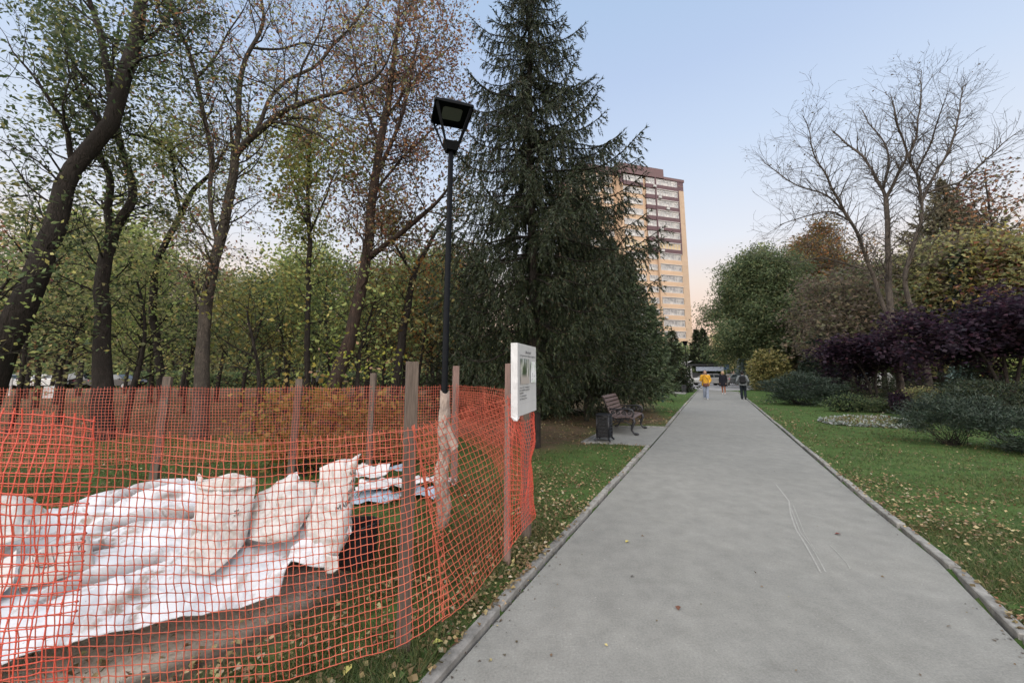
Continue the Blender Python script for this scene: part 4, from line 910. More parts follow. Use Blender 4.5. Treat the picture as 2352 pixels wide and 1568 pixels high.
DKGREEN = [((c[0] * .55, c[1] * .55, c[2] * .55), w) for c, w in GREEN]
def px_limb(pts, Y, dy=0.0, wob=0.0, seed=0, n=None):
    """traced centre line (px, py, half width in px) at depth Y, drifting dy in depth along its length"""
    out, rad = [], []; rs = random.Random(seed)
    for i, (x, y, h_) in enumerate(pts):
        k = i / max(1, len(pts) - 1); yy = Y + dy * k
        out.append(P(x, y, yy)); rad.append(h_ * yy / F)
    c = catmull(out, n or (len(pts) - 1) * 3); rr = np.interp(np.linspace(0, 1, len(c)), np.linspace(0, 1, len(rad)), rad)
    return [Vector(q) for q in c], [float(q) for q in rr]
def traced_tree(name, label, limbs, Y, prm, seed, barkm=None, from_z=2.2, dens=1.0, L0=1.5, up0=.15, start=0, cat='tree', RS=.8, endk=.6):
    done = []
    first, r0 = px_limb(limbs[0][0], Y, limbs[0][1])
    base = Vector((first[0].x, first[0].y, 0)); T = Tree(name, label, base, cat, seed=seed, barkm=barkm); rs = T.rs
    for li, (pts, dy) in enumerate(limbs):
        rs_ = RS
        pts = [(x, y, h_ * rs_) for x, y, h_ in pts]; Ys = Y
        if li:                                  # start on the limb it springs from
            x0, y0 = pts[0][0], pts[0][1]; Ys = min(done, key=lambda q: (q[0] - x0) ** 2 + (q[1] - y0) ** 2)[2]
        c, rr = px_limb(pts, Ys, dy); done += [(pts[0][0] + (pts[-1][0] - pts[0][0]) * 0 + 0, 0, 0)] if False else []
        m_ = len(c); sm = catmull([(x, y, 0) for x, y, h_ in pts], m_ - 1); done += [(sm[i][0], sm[i][1], c[i].y) for i in range(m_)]
        if li == 0 and c[0].z > .05:
            c = [Vector((c[0].x - (c[1].x - c[0].x) * .3, c[0].y, -.1))] + c; rr = [rr[0] * 1.15] + rr
        c = [q + Vector((noise.noise(q * 1.3) * .05, noise.noise(q * 1.1 + Vector((9, 9, 9))) * .08, 0)) for q in c]
        T.limb(c, rr, 10 if li == 0 else 7)
        for a, b_, ra in zip(c[:-1], c[1:], rr):
            if a.z < from_z: continue
            k = (b_ - a).length * dens / .3; m_ = int(k) + (rs.random() < k - int(k)); d0 = (b_ - a).normalized()
            for _ in range(m_):
                ax = d0.cross(Vector((rs.gauss(0, 1), rs.gauss(0, 1), rs.gauss(0, 1)))).normalized(); dd = Matrix.Rotation(R(rs.uniform(35, 80)), 3, ax) @ d0; dd.z += up0
                T.grow(a.lerp(b_, rs.random()), dd, L0 * rs.uniform(.5, 1.2), min(ra * .5, .028), 0, prm)
        e = c[-1]; T.grow(e, (c[-1] - c[-2]), L0 * endk, rr[-1] * .9, 0, prm)
    return T
TW = dict(step=(.28, .18, .14), wander=.2, up=.12, lv=2, kids=(2, 2, 1), prob=.62, ang=(28, 62), lift=.05, ratio=(.42, .66), rmin=.0038, tubelv=-1, leaflv=0)

# leaning big tree at the left
T = traced_tree('leaning_tree', 'big tree at far left leaning right, with large dark green leaves', [
    ([(-60, 960, 44), (-10, 830, 40), (60, 690, 34), (112, 555, 29), (162, 405, 25), (215, 330, 24), (262, 268, 22), (291, 150, 19), (322, 20, 16), (340, -110, 13), (350, -260, 8)], .6),
    ([(262, 268, 12), (252, 170, 11), (238, 110, 10), (215, 30, 9), (190, -30, 7), (170, -120, 4)], -.9),
    ([(172, 390, 9), (160, 345, 8), (150, 290, 7), (120, 240, 6), (80, 180, 4), (30, 120, 3)], -1.2),
    ([(245, 300, 8), (200, 250, 7), (178, 190, 5), (160, 110, 4), (120, 30, 3)], .9),
    ([(300, 110, 6), (345, 80, 5), (385, 40, 4), (400, -40, 3)], .7), ([(285, 170, 5), (330, 135, 4), (372, 120, 3)], -.8)], 8.0, TW, 11, L0=1.5, dens=.8, from_z=2.6, RS=.7)
T.build(); T.leaves(6, .115, .5, DKGREEN + [((.15, .15, .05), .8)], .15, .3, .45, prob=.45)
# forked tree
T = traced_tree('forked_tree', 'dark tree with a forked crooked trunk, second big trunk from the left', [
    ([(238, 985, 28), (238, 880, 25), (236, 760, 21), (237, 660, 19), (246, 580, 18), (258, 535, 17)], .3),
    ([(258, 535, 13), (254, 480, 11), (254, 420, 10), (244, 385, 9), (232, 360, 7), (226, 300, 5), (200, 200, 3)], -.7),
    ([(258, 540, 14), (285, 500, 13), (302, 465, 12), (301, 425, 11), (288, 365, 10), (276, 320, 9), (262, 260, 7), (255, 160, 5), (275, 60, 3)], .8),
    ([(300, 310, 5), (340, 318, 5), (385, 345, 4), (425, 390, 3)], .9)], 9.6, TW, 12, L0=1.5, dens=.8, from_z=1.9, RS=.72)
T.build(); T.leaves(6, .115, .55, DKGREEN + DKGREEN + OLIVE, .18, .5, .4, prob=.6)
T = traced_tree('slim_tree', 'slim crooked tree between the forked trunk and the pale big trunk', [
    ([(374, 960, 10), (370, 870, 10), (354, 760, 9), (354, 650, 9), (362, 600, 9), (392, 540, 8), (415, 495, 8), (440, 440, 7), (478, 405, 5), (520, 340, 3)], .5),
    ([(415, 495, 5), (405, 430, 4), (395, 360, 3)], -.8)], 12.0, TW, 13, L0=1.5, dens=.5)
T.build(); T.leaves(7, .115, .6, OLIVE + LIME, .22, .6, .3, prob=.9)
# the pale big trunk with the long arching limb
T = traced_tree('spreading_tree', 'large nearly leafless tree with a pale trunk and long limbs arching right', [
    ([(458, 975, 27), (464, 880, 23), (462, 800, 20), (472, 700, 19), (496, 590, 17), (514, 520, 16), (528, 440, 15), (540, 360, 14)], .3),
    ([(540, 362, 13), (580, 312, 12), (625, 277, 11), (680, 243, 9), (740, 222, 8), (800, 206, 7), (850, 190, 6), (886, 150, 4), (905, 95, 3)], -1.3),
    ([(545, 350, 10), (548, 270, 9), (548, 215, 9), (560, 150, 8), (585, 95, 7), (606, 45, 6), (600, -20, 5), (610, -110, 3)], .4),
    ([(585, 300, 7), (620, 225, 7), (660, 185, 6), (720, 155, 6), (775, 95, 5), (830, 35, 4), (860, -20, 3)], 1.1),
    ([(500, 560, 8), (484, 480, 7), (484, 350, 8), (470, 265, 8), (453, 185, 8), (430, 110, 7), (402, 50, 6), (385, -20, 5), (380, -100, 3)], -.8),
    ([(455, 180, 5), (500, 130, 4), (525, 80, 3), (560, 20, 2)], -.4), ([(580, 110, 5), (650, 115, 4), (700, 100, 4), (745, 108, 3)], 1.3),
    ([(625, 280, 6), (690, 292, 5), (745, 318, 4), (790, 365, 3)], -.5), ([(680, 245, 5), (690, 170, 4), (740, 60, 3)], -.9)], 9.4, dict(TW, prob=.66), 14, bark_grey, L0=1.7, dens=.95, from_z=3.0, RS=.64)
T.build(); T.leaves(2, .09, .5, OLIVE + RUST, .08, .4, .5, prob=.5); 
# yellowish slender tree and the red brown one
T = traced_tree('slender_tree', 'slender upright tree with yellow green leaves left of the red brown tree', [
    ([(703, 930, 8), (706, 800, 8), (707, 680, 7), (711, 570, 7), (708, 490, 6), (706, 400, 5), (716, 300, 3)], .3), ([(708, 520, 4), (680, 450, 3), (664, 380, 2)], .8), ([(708, 540, 4), (740, 470, 3), (765, 400, 2)], -.8)], 12.2, TW, 15, L0=1.5, dens=.8)
T.build(); T.leaves(8, .12, .7, YEL + LIME, .26, .6, .3, prob=.8)
T = traced_tree('red_brown_tree', 'tall tree with a leaning trunk and thin red brown autumn leaves left of the lamp', [
    ([(757, 925, 22), (779, 850, 19), (803, 780, 17), (826, 690, 15), (841, 590, 14), (852, 480, 13), (861, 415, 12), (875, 320, 10), (890, 235, 8), (905, 140, 6), (915, 40, 4), (920, -80, 2)], .5),
    ([(845, 590, 9), (880, 565, 8), (912, 543, 8), (966, 498, 7), (1010, 458, 5), (1040, 420, 3)], -.9),
    ([(860, 420, 7), (885, 360, 6), (915, 290, 5), (940, 200, 4), (960, 90, 3)], -1.0), ([(872, 330, 5), (840, 250, 4), (820, 160, 3), (800, 60, 2)], 1.0),
    ([(882, 280, 5), (930, 210, 4), (985, 150, 3), (1030, 110, 2)], .8), ([(855, 450, 4), (900, 390, 4), (960, 330, 3), (1015, 280, 2)], 1.0)], 11.0, TW, 16, bark_red, L0=1.7, dens=.9, from_z=3.0)
T.build(); T.leaves(5, .11, .55, RUST + BROWNT, .19, .5, .4, prob=.55)
T = traced_tree('crooked_tree', 'crooked dark tree just left of the lamp post, leaning to the right', [
    ([(905, 915, 14), (920, 800, 13), (936, 710, 12), (948, 645, 11), (958, 610, 9), (985, 560, 6), (1010, 520, 4)], .4), ([(950, 640, 5), (925, 590, 4), (900, 550, 3)], .7)], 12.0, TW, 17, L0=1.5, dens=.7)
T.build(); T.leaves(5, .14, .6, ORNG + OLIVE, .24, .6, .3, prob=.8)

def plain_tree(name, label, base, H, cr, z0, seed, pal, per=5, size=.12, ratio=.6, barkm=None, group=None, nl=None, r=.16, lean=0, prob=.9, spread=.25, top=1.0, prm=None, up0=.5, cat='tree', up=.6, L_fn=None, hang=.3, flat=.6, sel=None, tri=None):
    T = Tree(name, label, base, cat, group, seed, barkm); rs = T.rs; n = 10; pts = []; b_ = Vector(base)
    ph = rs.uniform(0, 6)
    for i in range(n + 1):
        k = i / n; pts.append(b_ + Vector((lean * k * H + .25 * math.sin(k * 4 + ph) * k, .3 * math.cos(k * 3 + ph) * k, -.1 + k * H * .93)))
    rad = [r * (1.15 - k / n) + .012 for k in range(n + 1)]; T.limb(pts, rad, 7)
    nl = nl or int(H * 2.6); q = prm or dict(TW, step=(.55, .4, .3), lv=1, kids=(3, 1), prob=.75, rmin=.008, leaflv=1, wander=.22)
    for i in range(nl):
        k = (z0 + (H - z0) * ((i + .5) / nl)) / H; f = min(n - 1, int(k * n)); p = pts[f].lerp(pts[f + 1], k * n - f); e = (k - z0 / H) / (1 - z0 / H)
        L = cr * (L_fn(e) if L_fn else math.sin(math.pi * min(1, .12 + e * .86)) ** .6) * rs.uniform(.75, 1.15); a = i * 2.4 + rs.uniform(-.4, .4)
        T.grow(p, Vector((math.cos(a), math.sin(a), up0 + .6 * e)), L, max(.015, rad[f] * .45), 0, q)
    T.build(); T.leaves(per, size, ratio, pal, spread, up, hang, flat, prob, sel=sel, tri=b_.y > 16 if tri is None else tri); return T
rs0 = random.Random(5)
plain_tree('young_tree', 'young tree with bright yellow leaves just right of the pale big trunk', Vector((P(590, 870, 10.2).x, 10.2, 0)), 3.7, 1.5, 1.5, 91, YEL, per=5, size=.12, ratio=.75, r=.05, spread=.2, prob=.55, nl=13, tri=False)
plain_tree('young_tree', 'young pale green leaved tree at the far left edge in front of the leaning trunk', Vector((P(-60, 870, 7.4).x, 7.4, 0)), 3.9, 1.6, 1.3, 92, LIME + GREEN, per=6, size=.13, ratio=.5, r=.06, spread=.22, prob=.7, nl=14, tri=False)
plain_tree('young_tree', 'young olive tree with loose leaves between the forked trunk and the slim tree', Vector((P(300, 870, 10.6).x, 10.6, 0)), 4.6, 1.5, 1.5, 93, OLIVE + LIME, per=5, size=.12, ratio=.7, r=.06, spread=.22, prob=.55, nl=15, tri=False)
plain_tree('young_tree', 'young green tree with dense low foliage left of the crooked dark tree', Vector((P(830, 870, 11.5).x, 11.5, 0)), 4.4, 1.8, 1.5, 94, LIME, per=6, size=.13, ratio=.7, r=.06, spread=.25, prob=.6, nl=16, tri=False)
def place(px):
    for lim, txt in ((-60, 'beyond the left edge'), (70, 'behind the leaning trunk'), (200, 'in the gap left of the forked trunk'), (275, 'behind the forked trunk'), (375, 'behind the slim crooked tree'), (470, 'behind the pale big trunk'), (590, 'just right of the pale big trunk'),
                     (680, 'left of the slender upright tree'), (735, 'behind the slender upright tree'), (800, 'left of the red brown tree'), (870, 'behind the red brown tree'), (945, 'behind the crooked tree'), (1005, 'between the crooked tree and the lamp')):
        if px < lim: return txt
    return 'behind the lamp post'
# the wood behind the nets: every tree its own object
spec = [(40, 10.5, 6.0, OLIVE), (150, 12.5, 5.2, OLIVE), (-90, 12, 7.5, RUST), (-200, 15, 9, GREEN), (300, 14, 5.5, LIME), (430, 15.5, 5.8, OLIVE), (560, 14.5, 5.5, GREEN), (610, 17, 6.5, YEL), (660, 15.5, 5.0, LIME), (760, 16, 5.6, GREEN),
        (880, 17.5, 6.0, LIME), (960, 16.5, 5.2, ORNG), (90, 18, 8.2, GREEN), (220, 19, 8.0, LIME), (350, 21, 8.5, GREEN), (500, 22, 8.8, OLIVE), (640, 23, 9.5, YEL), (720, 21, 7.5, LIME), (820, 24, 8.5, BROWNT), (930, 23, 8.2, OLIVE),
        (1000, 20, 6.5, GREEN), (1040, 26, 9.0, RUST), (-40, 26, 11, OLIVE), (120, 29, 12, ORNG), (290, 30, 10.5, OLIVE), (420, 31, 11, BROWNT), (560, 33, 12, OLIVE), (700, 34, 12, LIME), (850, 33, 11.5, ORNG), (980, 36, 12, OLIVE), (-300, 22, 11, OLIVE)]
kinds = {id(OLIVE): 'olive green', id(RUST): 'rust brown', id(GREEN): 'dark green', id(LIME): 'yellow green', id(YEL): 'golden yellow', id(ORNG): 'orange brown', id(BROWNT): 'dull brown'}
near_lab = {40: 'olive leaved young tree behind the leaning trunk at the far left', 150: 'olive leaved young tree between the leaning trunk and the forked trunk', -90: 'rust brown tree at the left edge behind the leaning trunk', 300: 'yellow green young tree between the forked trunk and the slim trunk',
            430: 'olive leaved young tree just left of the pale big trunk', 560: 'dark green young tree just right of the pale big trunk', 660: 'yellow green young tree left of the slender upright tree', 610: 'golden yellow tree behind the slender upright tree', 760: 'dark green young tree under the red brown tree',
            880: 'yellow green young tree right of the red brown trunk', 960: 'orange brown young tree behind the crooked dark tree by the lamp', 1000: 'dark green tree half hidden by the lamp post and spruce'}
for i, (px, Y, H, pal) in enumerate(spec):
    b_ = Vector((P(px, 870, Y).x, Y, 0)); kd = kinds[id(pal)]; lab = near_lab.get(px)
    H *= rs0.uniform(.78, 1.22)
    plain_tree('woodland_tree', lab if lab and Y < 17.6 else f'{kd} tree {"far" if Y > 24 else "deep"} in the left wood, {place(px)}', b_, H, (2.1 if Y < 18 else 2.9) * rs0.uniform(.9, 1.2), 1.4 if Y < 18 else 2.4, 100 + i, pal, per=13 if Y < 18 else 12,
               size=.115 if Y < 18 else .21, ratio=.7, group='trees of the wood on the left', r=.055 if Y < 18 else .10, spread=.30 if Y < 18 else .45, prob=.62 if Y < 18 else .7, lean=rs0.uniform(-.06, .06), nl=int(H * (3.4 if Y < 18 else 2.8)))
# bare dark trunks further back
for i, (px, Y, h_) in enumerate([(60, 24, 7), (140, 20, 7), (185, 27, 8), (420, 26, 8), (655, 28, 8), (850, 20, 8), (1010, 25, 8)]):
    b_ = Vector((P(px, 870, Y).x, Y, 0))
    plain_tree('dark_stemmed_tree', 'thin dark stemmed tree, ' + place(px), b_, h_, 2.0, 3.6, 200 + i, BROWNT + OLIVE, per=6, size=.2, group='dark stemmed trees of the left wood', r=.17, lean=rs0.uniform(-.09, .09), nl=10, prob=.5)

# ------------------------------------------------------------------ bushes
def bush(name, label, base, w, d, h, seed, pal, n=2600, size=.08, ratio=.6, mat=None, cat='bush', group=None, up=.5, stems=10, stemr=.012, shell=.45, hang=.2, zc=.5, out=.6, lump=.22, barkm=None, jit=.22, flat_=.8, clumps=None, zs=1.0, lo=None):
    T = Tree(name, label, base, cat, group, seed, barkm); rs = T.rs; r2 = np.random.default_rng(seed)
    k = clumps or max(20, n // 26); dirs = nrm(r2.normal(size=(k, 3))); rad = r2.uniform(shell, 1, k) ** .6
    lumps = 1 + lump * np.array([noise.noise((q[0] * 1.7 + seed, q[1] * 1.7, q[2] * 1.7)) * 2 for q in dirs])
    c = dirs * (rad * lumps)[:, None] * [w / 2, d / 2, h * (1 - zc) if False else h / 2] + [0, 0, h * zc]
    c[:, 2] = np.where(c[:, 2] < .04, r2.uniform(.04, h * .4, k), c[:, 2])
    if lo: c = c[c[:, 2] > lo]; k = len(c)
    b_ = Vector(base)
    for i in range(stems * 4):
        q = Vector(c[rs.randrange(k)]); m_ = Vector((q.x * .55 + rs.gauss(0, .03) * w, q.y * .55, q.z * .5))
        s0 = Vector((rs.gauss(0, .07) * w, rs.gauss(0, .07) * w, -.05)); T.seg += [(b_ + s0, b_ + m_, stemr, stemr * .7), (b_ + m_, b_ + q, stemr * .7, stemr * .3)]
    T.build()
    per = max(1, n // k); p = np.repeat(c, per, 0); dd = np.repeat(nrm(c - [0, 0, h * .2]), per, 0); m_ = len(p)
    sg = np.array([w, d, h * zs]) / (k ** .36) * .42; p = p + r2.normal(size=(m_, 3)) * sg; p[:, 2] = np.abs(p[:, 2] - .02) + .02
    ax = rand_dir(m_, 0, flat_) + dd * out; ax[:, 2] -= hang
    leaf_mesh('foliage', p, ax, rand_dir(m_, up, 1), size * rng.uniform(.6, 1.25, m_), ratio, pick(pal, m_, jit), mat or leaf_m, T.root, tri=mat is needle_m); return T
# yellow leaved bush just behind the back net
b_ = Vector((P(730, 870, 6.5).x, 6.5, 0))
bush('yellow_bush', 'yellow leaved bush glowing through the back orange net', b_, 2.3, 1.1, 1.45, 301, [((.20, .145, .035), 4), ((.15, .115, .03), 3), ((.26, .18, .05), 1.5), ((.11, .10, .03), 2)], n=1500, size=.10, ratio=.75, stems=9, up=.4)
b_ = Vector((P(900, 870, 6.9).x, 6.9, 0))
bush('yellow_bush', 'low yellow brown bush behind the back net beside the thick post', b_, 1.5, .9, 1.15, 302, [((.16, .12, .035), 4), ((.12, .09, .03), 3), ((.09, .09, .03), 2)], n=1100, size=.09, ratio=.7, stems=7)
T = Tree('sapling', 'thin sapling with sparse pinkish brown leaves sticking up above the back net', Vector((P(690, 870, 6.7).x, 6.7, 0)), 'sapling', seed=303)
for k in range(9): T.grow(T.base, Vector((T.rs.gauss(0, .28), T.rs.gauss(0, .2), 1)), 2.1, .009, 0, dict(TW, step=(.25, .2), lv=1, kids=(1, 1), prob=.5, ratio=(.2, .35), wander=.1, rmin=.003))
T.build(); T.leaves(1, .085, .75, [((.36, .22, .14), 3), ((.28, .2, .08), 2), ((.2, .22, .06), 1.5)], .05, .4, .2, prob=.8, sel=lambda p: 1.0 < p.z < 2.15)
T = Tree('sapling', 'small sapling with bright yellow green leaves left of the thick post top', Vector((P(815, 870, 7.6).x, 7.6, 0)), 'sapling', seed=304)
for k in range(7): T.grow(T.base, Vector((T.rs.gauss(0, .22), T.rs.gauss(0, .2), 1)), 2.0, .01, 0, dict(TW, step=(.25, .2), lv=1, kids=(1, 1), prob=.6, ratio=(.2, .35), wander=.1, rmin=.003))
T.build(); T.leaves(4, .09, .6, [((.22, .24, .04), 3), ((.30, .27, .05), 2), ((.12, .17, .03), 2)], .09, .6, .3, prob=.9, sel=lambda p: p.z > 1.35)

# ------------------------------------------------------------------ conifers
def conifer(name, label, base, H, rfun, seed, z0=.3, nb=160, pal=SPRU, hang=.35, tipup=.35, droop=.25, dens=1.0, nl=.055, group=None, trunk_r=.14, extra=(), az_lim=None, nw=.017, cat='tree', tw_step=.11, bark_=None, side=1.0, tier=0):
    """whorls of drooping boughs with hanging needle covered twigs and upturned tips"""
    T = Tree(name, label, base, cat, group, seed, bark_ or bark); rs = T.rs; b_ = Vector(base)
    T.limb([b_ + Vector((.04 * math.sin(k), .03 * math.cos(k * 1.3), -.1 + H * k / 8)) for k in range(9)], [trunk_r * (1 - k / 8.3) + .01 for k in range(9)], 8)
    tw0, tw1 = [], []
    def bough(z, a, L):
        nst = max(4, int(L / .16)); p = b_ + Vector((0, 0, z)); pts = [p]; e_ = Vector((math.cos(a), math.sin(a), 0)); nn = Vector((-e_.y, e_.x, 0)); dr = droop * (1.2 - .9 * z / H)
        for i in range(nst):
            k = (i + 1) / nst; sl = (.18 if z / H > .7 else .02) - dr * math.sin(math.pi * min(1, k * 1.15)) * 1.3 + tipup * max(0, k - .55) * 2.2
            p = p + (e_ + Vector((0, 0, sl)) + nn * rs.gauss(0, .07)).normalized() * (L / nst); pts.append(p)
        rr = [.008 + .018 * (1 - i / nst) * L / 2 for i in range(nst + 1)]
        T.seg.extend((pts[i], pts[i + 1], rr[i], rr[i + 1]) for i in range(nst))
        for i in range(1, nst + 1):
            k = i / nst; q = pts[i]; ln = (.20 + .42 * math.sin(math.pi * min(1, k * .9 + .08))) * (.55 + .3 * L) * side; m_ = max(1, int((L / nst) / tw_step * 2 * dens))
            for j in range(m_):
                s_ = rs.choice((-1, 1)); q2 = pts[i - 1].lerp(q, rs.random()); hv = hang * rs.uniform(.5, 1.7) * (1 - .6 * max(0, k - .7) / .3)
                d = (e_ * rs.uniform(.15, .8) + nn * s_ * rs.uniform(.1, .8) + Vector((0, 0, -hv * 1.6))).normalized(); l2 = ln * rs.uniform(.4, 1.0); m2 = q2 + d * l2 * .55
                d2 = (d + Vector((0, 0, -hv * .8 + .15 * (k > .85)))).normalized(); tw0.append(list(q2 - b_)); tw1.append(list(m2 - b_)); tw0.append(list(m2 - b_)); tw1.append(list(m2 + d2 * l2 * .5 - b_))
            tw0.append(list(pts[i - 1] - b_)); tw1.append(list(q - b_))
        tw0.append(list(pts[-1] - b_)); tw1.append(list(pts[-1] + (pts[-1] - pts[-2]).normalized() * .12 - b_))
    for i in range(nb):
        k = (i + rs.random()) / nb; k = 1 - (1 - k) ** 1.15; z = z0 + (H - z0) * k; z = z if not tier else z0 + round((z - z0) / tier) * tier + rs.gauss(0, tier * .11); z = min(max(z, z0), H - .2); a = i * 2.39996 + rs.uniform(-.3, .3)
        bough(z, a, max(.12, rfun(z, a) * rs.uniform(.82, 1.12)))
    for z, a, L in extra: bough(z, a, L)
    tw0.append([0, 0, H - .3]); tw1.append([0, 0, H + .35])
    T.build()
    a = np.array(tw0); c = np.array(tw1); L = np.linalg.norm(c - a, axis=1); m_ = np.maximum(2, (L / (nl * .22)).astype(int)); id_ = np.repeat(np.arange(len(a)), m_); n = len(id_); t_ = rng.random((n, 1))
    p = a[id_] * (1 - t_) + c[id_] * t_; d = nrm(c[id_] - a[id_]); ax = d * .9 + nrm(rng.normal(size=(n, 3))) * .62
    cols = pick(pal, n, .25) * (1 + .25 * (rng.random((len(a), 1))[id_] - .5))
    leaf_mesh('needles', p, ax, rand_dir(n, .2, 1), nl * rng.uniform(.7, 1.3, n), nw / nl, cols, needle_m, T.root, tri=True); return T
# the big spruce
sb = G(1226, 1030); sb = Vector((P(1224, 900, sb.y).x, sb.y, 0)); YS = sb.y; mpp = YS / F
def az_ext(z, a):
    right = math.cos(a) > 0      # +x is to the right in the picture
    zr = [0, .5, 1.5, 3, 4.2, 5.2, 6.2, 7.2, 8.2, 9.5, 11, 12.5, 13.6]
    er = [.75, .85, 1.1, 2.2, 2.7, 3.0, 2.75, 2.2, 1.6, 1.2, .85, .5, .1]; el = [1.8, 2.2, 2.45, 2.4, 2.2, 2.1, 2.0, 1.85, 1.6, 1.3, .85, .5, .1]
    k = math.cos(a); v = np.interp(z, zr, er) if right else np.interp(z, zr, el); o = np.interp(z, zr, er) * .85
    return v * abs(k) + o * (1 - abs(k))
def zpx(py, px=1224): return P(px, py, YS).z
ex = [(zpx(300), .05, 2.35), (zpx(330), -.25, 2.2), (zpx(540), -.1, 3.1), (zpx(610), .1, 3.2), (zpx(420), .2, 2.75), (zpx(180), .0, 1.6), (zpx(110), -.3, 1.4), (zpx(230), 3.0, 1.75), (zpx(90), 3.3, 1.55), (zpx(640), 3.2, 2.5)]
conifer('big_spruce', 'tall dark green spruce in the centre with drooping boughs', sb, 13.6, az_ext, 401, z0=1.25, nb=230, hang=.72, tipup=.66, droop=.38, dens=1.9, nl=.075, nw=.021, trunk_r=.15, extra=ex, tier=.5)
for i, (px, Y) in enumerate([(1345, 13.2)]):
    b2 = Vector((P(px, 870, Y).x, Y, 0))
    conifer('spruce', 'smaller spruce hidden behind the right side of the big spruce', b2, 9.3, lambda z, a: 2.25 * max(.05, 1 - (z / 9.5) ** 1.7), 402, z0=1.1, nb=190, dens=1.2, hang=.5, tier=.5, nl=.1, nw=.036, trunk_r=.08)
# bushy pines along the path behind the spruce
def conif_at(px, Y): return Vector((P(px, 870, Y).x, Y, 0))
PINE = [((.062, .088, .042), 4), ((.045, .066, .034), 4), ((.088, .115, .058), 1.5), ((.03, .045, .024), 3)]
conifer('pine', 'broad green conifer right of the big spruce, in front of the tower', conif_at(1452, 16.5), 6.5, lambda z, a: 2.0 * max(.05, 1 - (z / 6.6) ** 1.9), 410, z0=.75, nb=170, pal=PINE, hang=.12, tipup=.8, droop=.12, dens=1.0, nl=.13, nw=.05, trunk_r=.12)
conifer('pine', 'second green conifer of the row along the path, in front of the tower foot', conif_at(1502, 23), 5.8, lambda z, a: 1.1 * max(.05, 1 - (z / 5.9) ** 1.8), 411, z0=.6, nb=130, pal=PINE, hang=.15, tipup=.6, droop=.15, dens=.9, nl=.15, nw=.06, trunk_r=.11)
conifer('pine', 'farthest dark conifer of the row along the path, behind the second bench', conif_at(1548, 34.0), 5.4, lambda z, a: 1.9 * max(.05, 1 - (z / 5.5) ** 1.5), 412, z0=.2, nb=100, pal=SPRU, hang=.2, tipup=.5, droop=.2, dens=.8, nl=.2, nw=.08, trunk_r=.1)
conifer('pine', 'dark conifer behind the big spruce at the back of the first bench', conif_at(1408, 15.2), 7.2, lambda z, a: 2.0 * max(.05, 1 - (z / 7.4) ** 1.8), 413, z0=.9, nb=150, pal=PINE + SPRU, hang=.3, tipup=.5, droop=.25, dens=1.0, nl=.12, nw=.045, trunk_r=.1)
conifer('pine', 'dark spruce filling the gap behind the trunk of the big spruce', conif_at(1240, 15.5), 7.0, lambda z, a: 2.4 * max(.05, 1 - (z / 7.2) ** 1.4), 414, z0=.3, nb=150, pal=SPRU, hang=.3, tipup=.5, droop=.25, dens=.9, nl=.13, nw=.05, trunk_r=.1)
conifer('pine', 'dark spruce behind the left boughs of the big spruce and the lamp post', conif_at(1085, 15.0), 6.6, lambda z, a: 2.1 * max(.05, 1 - (z / 6.8) ** 1.4), 415, z0=.3, nb=140, pal=SPRU, hang=.3, tipup=.5, droop=.25, dens=.9, nl=.13, nw=.05, trunk_r=.1)
for i, (px, top_, Y) in enumerate([(1606, 757, 66), (1622, 756, 64)]):
    Hh = P(px, top_, Y).z
    conifer('far_spruce', ['left one of the twin pointed spruces at the far end of the path', 'right one of the twin pointed spruces at the far end of the path'][i], conif_at(px, Y), Hh, lambda z, a: 2.6 * (1 - z / (Hh + .2)), 420 + i, z0=1.0, nb=70, dens=1.0, nl=.5, nw=.2, trunk_r=.15, hang=.15, tipup=.3, droop=.15, group='twin spruces at the end of the path')
conifer('blue_spruce', 'tiny silvery blue spruce at the far end behind the walking man', conif_at(1711, 50), P(1711, 823, 50).z, lambda z, a: 1.5 * max(.06, 1 - z / 4.6), 425, z0=.3, nb=60, pal=[((.15, .19, .19), 3), ((.10, .14, .14), 3), ((.22, .26, .26), 1)], dens=.8, nl=.3, nw=.12, trunk_r=.07, hang=.1, tipup=.3, droop=.1)
conifer('blue_spruce', 'small silvery blue spruce in front of the far purple tree at right', conif_at(2212, 19), P(2212, 838, 19).z, lambda z, a: .95 * max(.06, 1 - z / 2.4), 426, z0=.2, nb=60, pal=[((.085, .13, .12), 3), ((.06, .10, .09), 3), ((.14, .19, .18), 1)], dens=.7, nl=.13, nw=.045, trunk_r=.05, hang=.1, tipup=.3, droop=.1)
conifer('young_spruce', 'young blue green spruce behind the juniper, left of the small purple tree', conif_at(1895, 27), 4.2, lambda z, a: 2.4 * max(.06, 1 - z / 5.2), 427, z0=.2, nb=70, pal=BLUEG, dens=.8, nl=.18, nw=.07, trunk_r=.08, hang=.15, tipup=.4, droop=.15)
conifer('brown_spruce', 'tall brownish conical conifer rising behind the purple trees at right', conif_at(2232, 30), P(2232, 412, 30).z, lambda z, a: min(4.4, max(.05, (16.9 - z) * .72 + .2)), 430, z0=4, nb=230, pal=[((.13, .11, .07), 4), ((.10, .09, .06), 3), ((.15, .14, .075), 2), ((.07, .07, .045), 2)], dens=.8, nl=.26, nw=.1, trunk_r=.22, hang=.35, tipup=.3, droop=.3)
conifer('dark_spruce', 'dark green narrow spruce top between yellow trees at far right', conif_at(2236, 23), P(2238, 575, 23).z, lambda z, a: 1.5 * max(.05, 1 - z / 10.5), 431, z0=1, nb=80, pal=BLUEG, dens=.8, nl=.2, nw=.08, trunk_r=.12)

